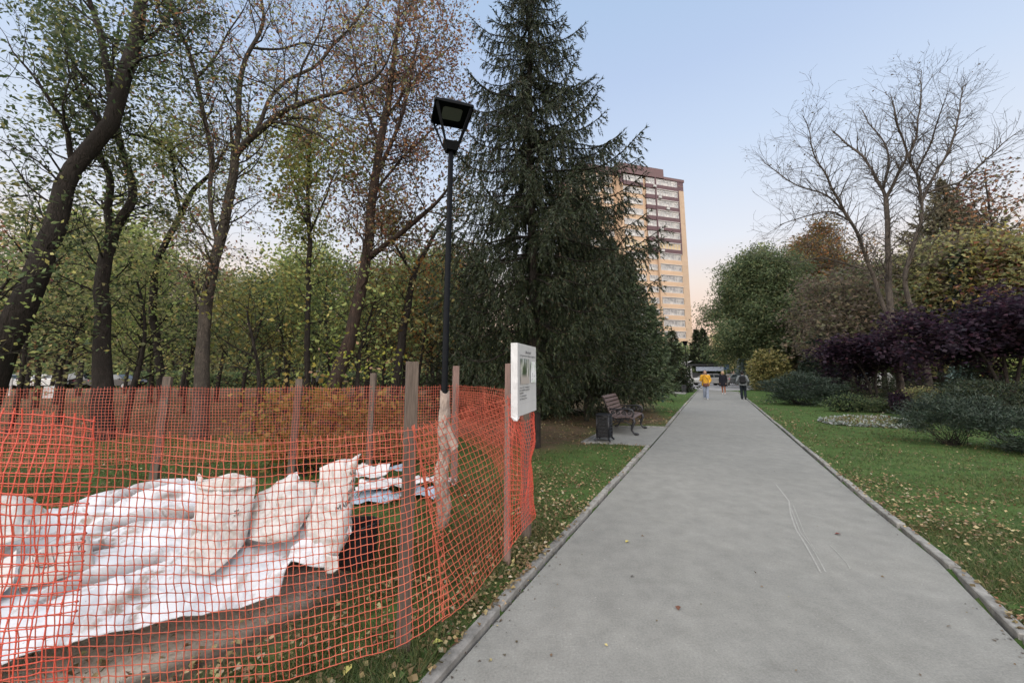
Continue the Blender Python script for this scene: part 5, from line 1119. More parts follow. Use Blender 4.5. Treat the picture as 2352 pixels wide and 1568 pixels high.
# ------------------------------------------------------------------ right hand side trees
Z4 = lambda x, y, h_: ((1760 + x / 1.5686) * .9561, (100 + y / 1.5686) * .9561, h_)
BT = dict(step=(.6, .4, .3), wander=.17, up=.08, lv=2, kids=(2, 2, 2), prob=.66, ang=(24, 56), lift=.06, ratio=(.42, .7), rmin=.0065, tubelv=-1, leaflv=0)
T = traced_tree('bare_tree', 'large bare tree with spreading limbs against the sky at right', [
    ([(2070, 905, 11), (2060, 826, 10), (2046, 720, 10), (2042, 626, 9), Z4(583, 700, 8), Z4(582, 590, 7.5)], .4),
    ([(2050, 760, 6), Z4(510, 830, 6.5), Z4(478, 740, 6), Z4(440, 670, 5.5), Z4(385, 570, 5), Z4(345, 490, 4), Z4(297, 410, 3), Z4(290, 330, 2), Z4(262, 280, 1.2)], -2),
    ([Z4(582, 590, 6), Z4(565, 555, 5), Z4(520, 480, 4), Z4(490, 430, 4), Z4(430, 385, 3), Z4(380, 340, 2)], 2.2),
    ([Z4(582, 590, 6), Z4(610, 525, 5), Z4(655, 435, 4), Z4(640, 370, 3.4), Z4(618, 300, 3), Z4(600, 210, 1.6)], -1),
    ([Z4(568, 560, 4), Z4(590, 450, 4), Z4(572, 385, 3), Z4(520, 315, 2), Z4(490, 260, 1.4)], 1),
    ([(2136, 930, 12), (2128, 850, 11), (2105, 760, 10), Z4(650, 890, 8), Z4(690, 740, 7), Z4(715, 640, 7), Z4(700, 540, 5), Z4(690, 490, 4.5), Z4(662, 435, 4), Z4(690, 360, 3), Z4(705, 230, 2), Z4(712, 110, 1.2)], -.6),
    ([Z4(710, 610, 5), Z4(742, 540, 4.5), Z4(780, 470, 4), Z4(825, 390, 3.4), Z4(850, 280, 2.4), Z4(868, 170, 1.4)], 1.6),
    ([Z4(735, 570, 4.5), Z4(800, 545, 4), Z4(865, 525, 3.6), Z4(960, 440, 3), Z4(1030, 375, 2), Z4(1085, 335, 1.2)], -1.5),
    ([Z4(692, 490, 4), Z4(740, 400, 3), Z4(770, 310, 2.2), Z4(800, 220, 1.4)], -2),
    ([Z4(420, 640, 3.5), Z4(350, 580, 3), Z4(250, 545, 2.4), Z4(180, 500, 2), Z4(120, 458, 1.3)], 1.2),
    ([Z4(440, 675, 3), Z4(370, 640, 2.4), Z4(270, 660, 2), Z4(180, 690, 1.3)], -1.4), ([Z4(500, 860, 3.5), Z4(420, 835, 3), Z4(330, 815, 2.4), Z4(240, 835, 1.4)], 1)], 20.0, BT, 501, bark_grey, L0=1.55, dens=2.3, from_z=6.2, up0=.2, RS=.64, endk=.2)
T.build(); T.leaves(1, .13, .6, BROWNT, .1, .4, .3, prob=.05)
# willow-like round tree
b_ = conif_at(1765, 40)
plain_tree('round_willow', 'dense rounded dark green tree beside the far path at right', b_, P(1750, 588, 40).z * .97, 4.9, 3.3, 510, WILLOW, per=30, size=.30, ratio=.40, r=.2, spread=.5, hang=.75, up=.2, nl=64, prob=1, L_fn=lambda e: (1 - abs(e - .42) ** 2 * 2.2) * (1.0 if e < .9 else .7), up0=.28,
           prm=dict(TW, step=(.6, .45, .3), lv=1, kids=(4, 1), prob=.75, rmin=.01, leaflv=1, wander=.2, ratio=(.4, .6)))
plain_tree('poplar', 'small poplar top showing above the rounded willow', conif_at(1778, 48), P(1778, 545, 48).z, 1.8, 5, 511, LIME + WILLOW, per=7, size=.26, r=.15, nl=40, spread=.4)
for i, (px, Y, top_, cr, pal, lab, pr) in enumerate([
    (1862, 46, 540, 2.6, ORNG, 'orange brown maple just right of the rounded willow', .8), (1925, 42, 505, 3.8, ORNG + BROWNT, 'orange and yellow tree behind the limbs of the bare tree', .8),
    (1890, 31, 655, 2.6, BROWNT, 'dull purplish brown tree right of the willow', .35), (1960, 24, 650, 3.0, BROWNT, 'brown twiggy tree left of the bare tree trunks', .4), (2030, 27, 640, 3.2, WILLOW + BROWNT, 'grey green tree behind the bare tree trunks', .8),
    (2110, 26, 660, 3.0, OLIVE, 'olive tree behind the right trunk of the bare tree', .7), (2165, 25, 560, 2.8, OLIVE + BROWNT, 'yellowish tree left of the brownish conifer', .6), (2270, 24, 545, 2.8, OLIVE + BROWNT + YEL, 'yellow green tree behind the big purple tree', .8),
    (2340, 22, 560, 2.8, OLIVE + BROWNT + RUST + YEL, 'yellowish tree with some red leaves at the right edge', .75), (2345, 26, 350, 3.0, BROWNT + RUST, 'thin leaved dark tree reaching up at the right edge', .12), (2500, 20, 540, 3.0, OLIVE, 'olive tree just beyond the right edge', .7)]):
    bb = conif_at(px, Y); Hh = P(px, top_, Y).z
    plain_tree('autumn_tree', lab, bb, Hh, cr, 2.6, 520 + i, pal, per=20, size=.24, ratio=.7, r=.15, spread=.5, prob=pr, nl=int(Hh * 3.0), group='mixed autumn trees on the right')
for i, (px, Y, top_, pal, lab) in enumerate([(1672, 75, 765, OLIVE, 'pale yellowish tree at the end of the path right of the twin spruces'), (1700, 68, 800, OLIVE, 'low olive tree beyond the blue sign'), (1560, 80, 800, GREEN, 'dark tree behind the white kiosk'), (1745, 60, 790, OLIVE, 'olive tree behind the round yellow bush'), (1795, 50, 740, BROWNT + WILLOW, 'dark tree behind the willow')]):
    plain_tree('far_tree', lab, conif_at(px, Y), P(px, top_, Y).z, 3.2, 1.2, 540 + i, [((c[0] * 1.3, c[1] * 1.25, c[2] * 1.3), w) for c, w in pal], per=16, size=.4, r=.15, spread=.6, nl=26, cat='tree')
def place_r(px):
    for lim, txt in ((1850, 'behind the juniper by the path'), (1930, 'left of the small purple tree'), (2010, 'behind the small purple tree'), (2080, 'behind the bare tree'), (2150, 'behind the grey trunk'), (2230, 'left of the large purple tree'), (2320, 'behind the large purple tree')):
        if px < lim: return txt
    return 'at the right edge'
for i in range(16):
    px = 1800 + i * 42 + rs0.uniform(-14, 14); Y = rs0.uniform(38, 50); pal = rs0.choice((BROWNT, OLIVE, WILLOW, GREEN, ORNG))
    plain_tree('backdrop_tree', f'distant {"brown" if pal is BROWNT else "orange" if pal is ORNG else "olive" if pal is OLIVE else "grey green" if pal is WILLOW else "dark green"} tree of the far right backdrop, {place_r(px)}', conif_at(px, Y), rs0.uniform(7, 11), 3.4, 1.6, 560 + i, pal, per=9, size=.42, ratio=.65, r=.16, spread=.5, nl=26, group='distant trees behind the right lawn')
# purple trees: flat layered sprays of dark leaves
def purple(name, label, base, H, cr, seed, stems, n_leaf, size, xo=0):
    T = Tree(name, label, base, 'tree', None, seed, bark); rs = T.rs; b_ = Vector(base); q = dict(TW, step=(.35, .3, .25), lv=2, kids=(2, 2, 1), prob=.6, ang=(25, 60), up=.04, lift=.0, ratio=(.45, .7), rmin=.006, leaflv=1, wander=.14)
    for dx, ln in stems:
        c = [b_ + Vector((dx * .12 + dx * k * k * ln, rs.gauss(0, .06), -.05 + H * .52 * k)) for k in (0, .25, .5, .75, 1)]; T.limb(c, [.07, .06, .055, .045, .035], 7)
        for k in range(11):
            a = k * 2.4 + rs.random(); p = c[-1].lerp(c[-2], rs.random() * .9); e = rs.random()
            T.grow(p, Vector((math.cos(a), math.sin(a), .22 + .85 * e)), cr * (1.0 - .38 * e) * rs.uniform(.62, .9), .028, 0, q)
    T.build(); T.leaves(n_leaf, size, .85, PURP, .22, 2.2, .32, .3, 1.0, jit=.35); return T
pb = conif_at(2006, 19.5)
purple('purple_tree', 'small dark purple leaved tree with slim twin stems beside the flower bed', pb, 4.3, 1.8, 601, [(-.7, 1.0), (.4, .8)], 15, .17)
pb = conif_at(2312, 13.5)
purple('purple_tree', 'large dark purple leaved tree filling the right edge', pb, 5.3, 2.25, 602, [(-.7, 1.5), (.5, 1.6), (.1, .8)], 18, .15)
# shrubs
bush('blue_juniper', 'wide layered blue green juniper beside the path at right', conif_at(1835, 19.6), 3.5, 2.6, 1.8, 610, BLUEG, n=15000, size=.12, ratio=.24, mat=needle_m, up=.6, stems=10, clumps=150, flat_=.45, zs=.4, zc=.42, out=.9, hang=-.1, lump=.3)
bush('blue_juniper', 'dark juniper with bare brown twigs at its foot, right of the flower bed', conif_at(2168, 8.9), 1.75, 1.5, .95, 611, BLUEG, n=12000, size=.07, ratio=.25, mat=needle_m, up=.5, stems=16, stemr=.006, clumps=110, flat_=.6, zs=.6, zc=.62, out=.8, hang=-.1, lump=.3, lo=.34, barkm=bark)
bush('blue_juniper', 'blue green juniper at the right edge of the picture', conif_at(2345, 7.9), 1.7, 1.5, .85, 612, BLUEG, n=12000, size=.07, ratio=.25, mat=needle_m, up=.5, stems=14, clumps=110, flat_=.5, zs=.5, zc=.5, out=.9, hang=-.1, lump=.3)
bush('blue_juniper', 'dark spreading juniper under the large purple tree', conif_at(2290, 12.2), 3.6, 2.4, 1.35, 613, BLUEG + SPRU, n=16000, size=.10, ratio=.25, mat=needle_m, up=.5, stems=12, clumps=150, flat_=.5, zs=.45, zc=.45, out=.9, hang=-.1, lump=.35)
bush('blue_juniper', 'tall dark juniper mass behind the others at the right edge', conif_at(2330, 14.5), 5.0, 2.2, 1.9, 614, BLUEG + SPRU, n=12000, size=.12, ratio=.28, mat=needle_m, up=.5, stems=8, clumps=120, flat_=.5, zs=.5, lump=.35)
bush('low_shrub', 'low green shrub at the left end of the shrub row behind the flower bed', conif_at(1938, 16.3), 1.5, .9, .68, 615, GREEN + BLUEG, n=2600, size=.09, ratio=.5, stems=8, clumps=60)
bush('low_shrub', 'low dark green shrub in the middle of the row behind the flower bed', conif_at(2003, 16.0), 1.6, .9, .62, 616, WILLOW, n=2600, size=.09, ratio=.4, stems=8, clumps=60)
bush('purple_shrub', 'small dark purple shrub behind the flower bed', conif_at(2062, 15.4), .85, .7, .8, 617, PURP, n=1500, size=.09, ratio=.7, stems=6, clumps=40)
bush('evergreen_ball', 'round almost black evergreen behind the stems of the small purple tree', conif_at(2022, 22.5), 3.0, 2.4, 1.5, 618, SPRU, n=7000, size=.12, ratio=.3, mat=needle_m, stems=5, clumps=120)
bush('variegated_shrub', 'pale green and brown shrub at the foot of the grey trunk', conif_at(2112, 17.2), 1.4, 1.0, .95, 619, OLIVE + [((.2, .17, .1), 2)], n=2200, size=.10, ratio=.6, stems=7, clumps=50)
bush('light_shrub', 'light green shrub at the right edge behind the junipers', conif_at(2345, 17.5), 1.7, 1.4, 2.2, 620, LIME, n=2600, size=.13, ratio=.6, stems=8, clumps=60)
bush('yellow_round_bush', 'round clipped bush with yellow variegated leaves beside the far path', conif_at(1768, 34.5), 3.0, 2.8, P(1768, 808, 34).z, 621, [((.27, .24, .09), 4), ((.19, .18, .07), 3), ((.34, .30, .13), 2), ((.06, .07, .03), 2.5)], n=5200, size=.26, ratio=.6, stems=6, clumps=200, shell=.75, up=.8, zc=.5, lump=.1)
bush('flowering_bush', 'low bush with whitish flowers at the foot of the yellow round bush', conif_at(1738, 37), 1.7, 1.2, 1.5, 622, [((.5, .5, .45), 2), ((.1, .13, .05), 3)], n=900, size=.16, ratio=.8, stems=5, clumps=40)
# flower bed: an oval of white edging plants
fb = [G(*p) for p in ((1879, 968), (1950, 961), (2030, 962), (2085, 972), (2105, 984), (2050, 985), (1960, 980), (1900, 975))]
xs_, ys_ = [p.x for p in fb], [p.y for p in fb]; X = rng.uniform(min(xs_), max(xs_), 16000); Y = rng.uniform(min(ys_), max(ys_), 16000); k = inside(X, Y, fb); X, Y = X[k], Y[k]; d = seg_d(X, Y, fb, True); n = len(X)
white = rng.random(n) < np.where(d < .16, .7, .24); cols = np.where(white[:, None], pick([((.38, .41, .39), 3), ((.28, .31, .29), 2)], n), pick([((.20, .19, .09), 3), ((.10, .13, .05), 3), ((.16, .11, .06), 2)], n))
o = leaf_mesh('white_bedding_plants', np.stack([X, Y, rng.uniform(.02, .11, n)], -1), rand_dir(n, .4, .7), rand_dir(n, .6), rng.uniform(.05, .10, n), .6, cols, leaf_m); o['kind'] = 'stuff'
# hedges at the far edges
def hedge(name, label, p0, p1, h, d, seed, pal, n, size):
    p0, p1 = Vector(p0), Vector(p1); L = (p1 - p0).length; r2 = np.random.default_rng(seed); e = (p1 - p0).normalized(); s = Vector((-e.y, e.x, 0))
    root = empty(name, p0, 0, label, 'hedge'); q = r2.random((n, 3)); edge = r2.random(n) < .7
    q[:, 2] = np.where(edge & (r2.random(n) < .5), 1 - .1 * q[:, 2], q[:, 2]); q[:, 1] = np.where(edge & (q[:, 2] < .9), .1 * q[:, 1], q[:, 1])
    hh = h * (1 + .12 * np.sin(q[:, 0] * L * 1.3) + .08 * np.sin(q[:, 0] * L * 3.7)); p = np.outer(q[:, 0] * L, np.array(e)) + np.outer((q[:, 1] - .5) * d, np.array(s)); p[:, 2] = q[:, 2] * hh
    leaf_mesh('foliage', p, rand_dir(n), rand_dir(n, .5), size * r2.uniform(.6, 1.3, n), .65, pick(pal, n, .3), leaf_m, root, tri=True)
    MB().beam(Vector((0, 0, h * .42)), p1 - p0 + Vector((0, 0, h * .42)), d * .6, h * .8).build('opaque_core', bark, root)  # solid box added inside the foliage to block light
hedge('hedge', 'clipped dark green hedge behind the parked cars at the end of the path', conif_at(1560, 64), conif_at(1780, 66), 2.1, 1.4, 701, GREEN, 6000, .35)
hedge('hedge', 'long low dark hedge far behind the left wood', conif_at(-420, 40), conif_at(1100, 46), 1.5, 1.4, 702, GREEN, 16000, .28)
hedge('hedge', 'long dark hedge far behind the right lawn', conif_at(1800, 52), conif_at(2650, 46), 2.3, 1.5, 703, GREEN + BROWNT, 16000, .3)
hedge('undergrowth', 'undergrowth at the back of the left wood', conif_at(-500, 50), conif_at(1500, 58), 7.2, 2.0, 704, OLIVE + GREEN, 30000, .6)
# ------------------------------------------------------------------ the tower block
def brickmat(name, c, c2, sc=1.0):
    m, t, b = newmat(name); tcn = node(t, 'ShaderNodeTexCoord'); tcn.name = 'TC'
    mp = node(t, 'ShaderNodeMapping'); mp.inputs['Rotation'].default_value = (R(90), 0, 0); t.links.new(tcn.outputs['Object'], mp.inputs[0])
    br = node(t, 'ShaderNodeTexBrick'); br.inputs['Scale'].default_value = 2.0 * sc; br.inputs['Color1'].default_value = (*c, 1); br.inputs['Color2'].default_value = (*c2, 1); br.inputs['Mortar'].default_value = (*[x * .75 for x in c], 1); br.inputs['Mortar Size'].default_value = .015
    t.links.new(mp.outputs[0], br.inputs['Vector']); n_ = noise_n(t, .35, 4, .6)
    t.links.new(mixc(t, .6, br.outputs['Color'], ramp(t, n_, [(.3, (.82, .82, .82)), (.7, (1.1, 1.1, 1.1))]), 'MULTIPLY'), b.inputs['Base Color']); b.inputs['Roughness'].default_value = .9; return m
_k = lambda c: tuple(x * .54 for x in c)
b_yel = brickmat('yellow_brick', _k((.78, .55, .38)), _k((.72, .51, .35))); b_tan = brickmat('tan_brick', _k((.70, .52, .38)), _k((.64, .48, .35))); b_mar = simple('maroon_panel', (.125, .062, .075), .6, .12, 1); b_roof = simple('maroon_roof', (.15, .075, .08), .5, .12, 1)
b_red = brickmat('red_brick', _k((.40, .19, .16)), _k((.32, .15, .13))); wfr = simple('window_frame', (.72, .70, .70), .5, .05, 1)
m, t, b = newmat('window_glass'); f = noise_n(t, .8, 3, .6); t.links.new(ramp(t, f, [(.35, (.13, .13, .145)), (.5, (.25, .247, .25)), (.65, (.37, .355, .34))]), b.inputs['Base Color']); b.inputs['Roughness'].default_value = .12; b.inputs['Specular IOR Level'].default_value = .6
glass = m
m, t, b = newmat('lit_blind'); b.inputs['Base Color'].default_value = (.38, .29, .17, 1); b.inputs['Roughness'].default_value = .4; blind = m
TY = 98.0; tr_ = P(1597, 855, TY); faz = math.atan2(4200 - CX, F)
tower = empty('tower_block', (tr_.x, tr_.y, 0), math.pi / 2 - faz, 'tall yellow and maroon brick apartment tower rising behind the conifers', 'tower')
# local frame: +x along the facade to the right (0 = right end), +y into the building, z up
FLH = 2.9; NF = 19; ztop = P(1567, 420, TY).z; Z0 = ztop - NF * FLH
def tb(name, x0, x1, y0, y1, z0_, z1_, mat, parent=None): return MB().box(((x0 + x1) / 2, (y0 + y1) / 2, (z0_ + z1_) / 2), (abs(x1 - x0), abs(y1 - y0), abs(z1_ - z0_))).build(name, mat, parent or tower)
tb('wall', -19.2, -2.0, .6, 16, -1, ztop, b_yel)
tb('end_wall', -2.0, 0, .15, 16.0, 6.3, ztop - 2.4, b_tan); tb('end_wall', -2.0, 0.03, .12, 16.0, -1, 5.8, b_red); tb('band_course', -2.05, .06, .1, 16, 5.8, 6.3, wfr)
tb('end_wall', -2.0, -.02, .17, 15.9, ztop - 2.4, ztop + .1, b_mar)
tb('wing_wall', -30, -19.2, 2.6, 17, -1, ztop + .4, b_yel); tb('wing_roof', -30.2, -19.0, 2.4, 17.2, ztop + .4, ztop + 2.6, b_roof)
tb('roof_parapet', -19.6, -6.2, .1, 16.2, ztop + .35, ztop + 2.9, b_roof); tb('roof_parapet', -6.2, .25, .05, 16.2, ztop + .1, ztop + .85, b_roof)
MB().tube([(-8.9, 4, ztop + 2.8), (-8.9, 4, ztop + 4.0)], .75, 10).build('roof_vent', b_roof, tower)
MB().tube([(-14, 5, ztop + 2.8), (-14, 5, ztop + 5.6)], .05, 5).build('antenna', wfr, tower)
MB().tube([(-3.2, 5, ztop + .8), (-3.2, 5, ztop + 2.6)], .05, 5).build('antenna', wfr, tower)
def window_mesh(w, h_, n, lit=-1):
    fr = MB(); k = .09; fr.box((0, 0, h_ / 2), (w, .10, k)).box((0, 0, -h_ / 2), (w, .10, k)).box((0, 0, h_ * .18), (w, .09, k * .5))
    for i in range(n + 1): fr.box((-w / 2 + w * i / n, 0, 0), (k if i % 2 == 0 else k * .8, .11, h_))
    return fr.mesh('window'), MB().box((0, .06, 0), (w - .05, .03, h_ - .05)).mesh('pane')
WM = {}
def window(x, y, z, w, h_, n, gm=None):
    key = (w, h_, n)
    if key not in WM: WM[key] = window_mesh(w, h_, n)
    o = link('window', WM[key][0], wfr, tower); o.location = (x, y, z)
    if not WM[key][1].materials: WM[key][1].materials.append(glass)
    p = link('pane', WM[key][1], None, o)
    if gm: p.material_slots[0].link = 'OBJECT'; p.material_slots[0].material = gm
acm = simple('air_unit', (.55, .55, .55), .5, .1, 4)
rt = random.Random(8)
for k in range(NF):
    z = Z0 + k * FLH; top_ = NF - 1 - k; mar = top_ <= 6
    if mar:      # maroon loggia balconies
        tb('balcony_panel', -8.75, -2.05, -.05, .62, z + .05, z + 1.15, b_mar); tb('balcony_panel', -11.9, -9.15, -.02, .62, z + .05, z + 1.15, b_mar)
        window(-5.4, .08, z + 1.95, 6.5, 1.55, 7, blind if rt.random() < .2 else None); window(-10.5, .1, z + 1.95, 2.6, 1.55, 3)
        tb('balcony_slab', -8.8, -2.03, -.1, .6, z - .08, z + .05, wfr)
    else:
        tb('balcony_panel', -8.75, -2.05, -.0, .62, z + .05, z + 1.2, b_yel); window(-5.4, .08, z + 1.95, 6.2, 1.4, 6); window(-10.5, .45, z + 1.95, 2.4, 1.4, 3)
        tb('balcony_slab', -8.8, -2.03, -.05, .6, z - .06, z + .05, wfr)
    if top_ in (0,): tb('balcony_panel', -18.6, -12.6, .1, .62, z + .05, z + 1.1, b_mar); window(-15.6, .2, z + 1.9, 5.8, 1.6, 6)
    else: window(-15.6, .5, z + 1.9, 5.6, 1.45, 5, blind if rt.random() < .1 else None); tb('sill_band', -18.4, -12.8, .42, .6, z + 1.0, z + 1.12, wfr)
    window(-21.6, 2.5, z + 1.9, 2.6, 1.5, 3); window(-26, 2.5, z + 1.9, 4, 1.5, 4)
    if rt.random() < .5 or top_ in (2, 4, 5): MB().box((rt.choice((-7.9, -5.6, -9.4)), -.25, z + .55), (.85, .35, .6)).build('air_unit', acm, tower)
tb('pilaster', -9.13, -8.77, -.12, .62, Z0 + 12 * FLH, ztop + .1, b_mar); tb('pilaster', -9.13, -8.77, -.1, .62, -1, Z0 + 12 * FLH, b_yel); tb('pilaster', -2.04, -1.75, -.08, .6, Z0 + 12 * FLH, ztop + .1, b_mar)
tb('corner_strip', -19.5, -18.7, -.05, .6, ztop - 2.6, ztop + .4, b_mar); tb('corner_strip', -19.4, -18.8, .1, .6, -1, ztop - 2.6, b_yel)
for q in range(30):
    tb('course_line', -1.98, -.02, .13, .15, 8 + q * 1.5, 8.05 + q * 1.5, b_yel)
pk = Vector((P(835, 760, 120).x, 120, 0))
bld = empty('apartment_block', pk, R(12), 'pinkish orange apartment block glimpsed through the trees left of the lamp', 'building')
MB().box((0, 6, 9), (26, 12, 26)).build('wall', brickmat('pink_brick', _k((.62, .36, .28)), _k((.55, .32, .25))), bld); MB().box((0, 6, 22.4), (27, 13, 1.0)).build('roof', b_roof, bld)
for i in range(6):
    for j in range(7):
        o = link('window', WM[(5.6, 1.45, 5)][0], None, bld); o.scale = (.4, 1, 1.0); o.location = (-10.5 + i * 4.2, -.05, 2 + j * 3)
# ------------------------------------------------------------------ kiosk
kb = conif_at(1612, 58); ks = empty('kiosk', kb, R(-8), 'low white kiosk with a wide canopy beyond the parked cars', 'kiosk')
zz = lambda py: P(1612, py, 58).z
MB().add([(-2.6, -1.0, zz(838)), (-1.6, -1.2, zz(829)), (3.2, -1.2, zz(836)), (3.2, 3, zz(836)), (-1.6, 3, zz(829)), (-2.6, 3, zz(838))], [(0, 1, 2, 3, 4, 5), ]).build('roof', simple('kiosk_roof', (.62, .62, .62), .6, .1, 2), ks)
MB().box((.4, 1, zz(838)), (5.6, 4.2, .28)).build('canopy_edge', simple('dark_fascia', (.04, .04, .045), .6, .1, 2), ks)
MB().box((.9, -.9, zz(847)), (3.8, .2, .62)).build('signboard', simple('pale_board', (.50, .56, .68), .5, .06, 2), ks)
for x in (-2.2, -1.7, 2.6): MB().box((x, -.8, zz(838) / 2), (.2, .2, zz(838))).build('column', white_paint, ks)
MB().box((-2.6, .4, 1.2), (1.4, .1, .16)).build('rail', white_paint, ks); MB().box((.5, 2.2, .8), (4.8, 1.2, 1.6)).build('counter', simple('kiosk_grey', (.25, .26, .27), .6, .1, 2), ks)
# ------------------------------------------------------------------ cars
tyre = simple('tyre', (.015, .015, .016), .8, .1, 8); rimm = simple('wheel_rim', (.45, .46, .47), .35, .08, 5, metal=.6); cgl = simple('car_glass', (.05, .065, .075), .08, .15, 2, spec=.8)
hl = simple('head_lamp', (.7, .7, .72), .2, .05, 5); 
m, t, b = newmat('tail_lamp'); b.inputs['Base Color'].default_value = (.5, .01, .02, 1); b.inputs['Emission Color'].default_value = (1, .05, .12, 1); b.inputs['Emission Strength'].default_value = 1.2; tl = m
def car(loc, rz, col, label, suv=False):
    c = empty('parked_car', loc, rz, label, 'car', 'cars parked beyond the park'); pm = simple('car_paint_' + label[:12].replace(' ', '_'), col, .25, .06, 1, spec=.6)
    hh = 1.62 if suv else 1.44; W = .88
    prof = [(-2.2, .45), (-2.22, .75), (-2.05, .92), (-1.3, .98), (1.25, 1.0), (2.05, .95), (2.2, .75), (2.18, .42), (1.85, .30), (-1.85, .28)]
    MB().prism(prof, -W, W).build('body', pm, c, bevel=.05)
    low = [(-1.25, .97), (1.75 if suv else 1.45, .99)]; topx = [(-.45, hh), (1.25 if suv else .85, hh)]
    vs_ = [(low[0][0], -W + .06, .96), (low[1][0], -W + .06, .98), (low[1][0], W - .06, .98), (low[0][0], W - .06, .96), (topx[0][0], -W + .24, hh), (topx[1][0], -W + .24, hh), (topx[1][0], W - .24, hh), (topx[0][0], W - .24, hh)]
    MB().add(vs_, [(4, 5, 6, 7), (0, 1, 5, 4), (1, 2, 6, 5), (2, 3, 7, 6), (3, 0, 4, 7)]).build('cabin', pm, c)
    v = [Vector(q) for q in vs_]
    def pane(a, b_, d, e, k0, k1, nm, off):
        q = []
        for s, h_ in ((k0, .12), (k1, .12), (k1, .86), (k0, .86)):
            lo_ = a.lerp(b_, s); hi_ = d.lerp(e, s); q.append(lo_.lerp(hi_, h_) + Vector(off))
        MB().add(q, [(0, 1, 2, 3)]).build(nm, cgl, c)
    for s_, (i0, i1, j0, j1) in ((-1, (0, 1, 4, 5)), (1, (3, 2, 7, 6))):
        pane(v[i0], v[i1], v[j0], v[j1], .08, .46, 'side_window', (0, .012 * s_, 0)); pane(v[i0], v[i1], v[j0], v[j1], .50, .90, 'side_window', (0, .012 * s_, 0))
    pane(v[0], v[3], v[4], v[7], .06, .94, 'windscreen', (-.012, 0, .004)); pane(v[1], v[2], v[5], v[6], .06, .94, 'rear_window', (.012, 0, .004))
    for x in (-1.4, 1.35):
        for s_ in (-1, 1):
            w = MB().lathe((x, s_ * (W - .08), .32), [(.24, -.10), (.32, -.08), (.32, .08), (.24, .10)], 16, ax='y').build('wheel', tyre, c); MB().lathe((x, s_ * (W + .03), .32), [(.20, -.012), (.19, .012)], 12, ax='y').build('rim', rimm, w)
    for s_ in (-1, 1):
        MB().box((-2.19, s_ * .62, .72), (.06, .36, .14)).build('headlight', hl, c); MB().box((2.17, s_ * .68, .80), (.06, .22, .16)).build('tail_light', tl, c); MB().box((-.95, s_ * (W + .08), 1.0), (.12, .16, .11)).build('mirror', pm, c)
    return c
ca = lambda px, Y: Vector((P(px, 870, Y).x, Y, 0))
car(ca(1630, 50), R(8), (.72, .72, .71), 'white sedan at the end of the path behind the woman in yellow')
car(ca(1684, 51), R(6), (.33, .37, .38), 'silver grey sedan at the end of the path behind the blonde woman')
car(ca(1738, 49), R(4), (.74, .74, .74), 'white car partly hidden by the walking man with the backpack')
car(ca(2003, 41), R(2), (.70, .71, .72), 'white car seen low between the trunks on the right, beyond the juniper', True)
car(ca(5, 40), R(75), (.65, .67, .70), 'white car cut by the left edge of the picture')
car(ca(58, 43), R(70), (.70, .72, .74), 'white parked car beside the pale post at far left', True)
car(ca(108, 41), R(10), (.74, .74, .74), 'white hatchback parked in the gap left of the forked trunk')
car(ca(172, 42), R(5), (.012, .013, .015), 'black car parked between the white hatchback and the forked trunk', True)
car(ca(214, 44), R(185), (.55, .60, .66), 'pale blue grey car partly hidden by the forked trunk')
car(ca(272, 40), R(182), (.03, .03, .035), 'dark car with lit red tail lamps right of the forked trunk')
# small things at the far ends
o = MB().box((0, 0, .38), (.75, .5, .76)).build('pale_box', white_paint, None, bevel=.02); o.location = ca(127, 25); setp(o, 'small pale box on the leaf litter seen through the back net at left', 'box')
gb = empty('utility_cabinet', ca(724, 27), R(8), 'grey utility cabinet on legs between the trunks above the back net', 'cabinet'); zc_ = P(724, 852, 27).z
MB().box((0, 0, zc_ - .35), (.44, .3, .74)).build('cabinet_box', simple('cabinet_grey', (.36, .37, .39), .5, .1, 6), gb, bevel=.01); MB().box((0, -.01, zc_ - .86), (.46, .32, .22)).build('dark_band', paint_black, gb)
for x in (-.17, .17): MB().box((x, 0, .4), (.06, .06, .9)).build('leg', paint_black, gb)
gp = empty('pale_post', ca(28, 27), 0, 'thin pale post in front of the parked cars at far left', 'post'); MB().tube([(0, 0, -.1), (0, 0, P(28, 868, 27).z)], .06, 8).build('pole', white_paint, gp)
sg = empty('blue_sign', ca(1671, 46), R(2), 'blue square road sign on a thin grey pole above the blonde woman', 'road sign'); z = P(1671, 843, 46).z
MB().tube([(0, .06, -.1), (0, .06, z + .3)], .04, 8).build('pole', simple('grey_metal', (.42, .43, .44), .4, .1, 5, metal=.5), sg); MB().box((0, 0, z), (.58, .04, .62)).build('sign_plate', simple('blue_plate', (.06, .22, .55), .4, .06, 5), sg, bevel=.01)
MB().box((0, -.026, z), (.36, .008, .4)).build('pale_emblem', simple('pale_blue', (.42, .6, .85), .4, .05, 5), sg)
wp = empty('white_pillar', ca(1729, 45), 0, 'narrow white pillar at the far end left of the round yellow bush', 'pillar'); MB().box((0, 0, P(1729, 835, 45).z / 2), (.18, .18, P(1729, 835, 45).z)).box((0, 0, P(1729, 848, 45).z), (.34, .22, .5)).build('shaft', white_paint, wp)
gs = empty('green_post', G(1522, 924), 0, 'short dark green post standing in the grass under the conifers', 'post'); MB().tube([(0, 0, -.1), (0, 0, 1.35)], .065, 10).build('shaft', simple('green_paint', (.012, .06, .05), .45, .1, 8), gs)
l2 = empty('far_lamp_post', G(1580, 897), 0, 'slender dark lamp post rising behind the seated person on the second bench', 'street lamp'); MB().tube([(0, 0, -.1), (0, 0, 4.1)], .04, 8).build('pole', paint_black, l2)
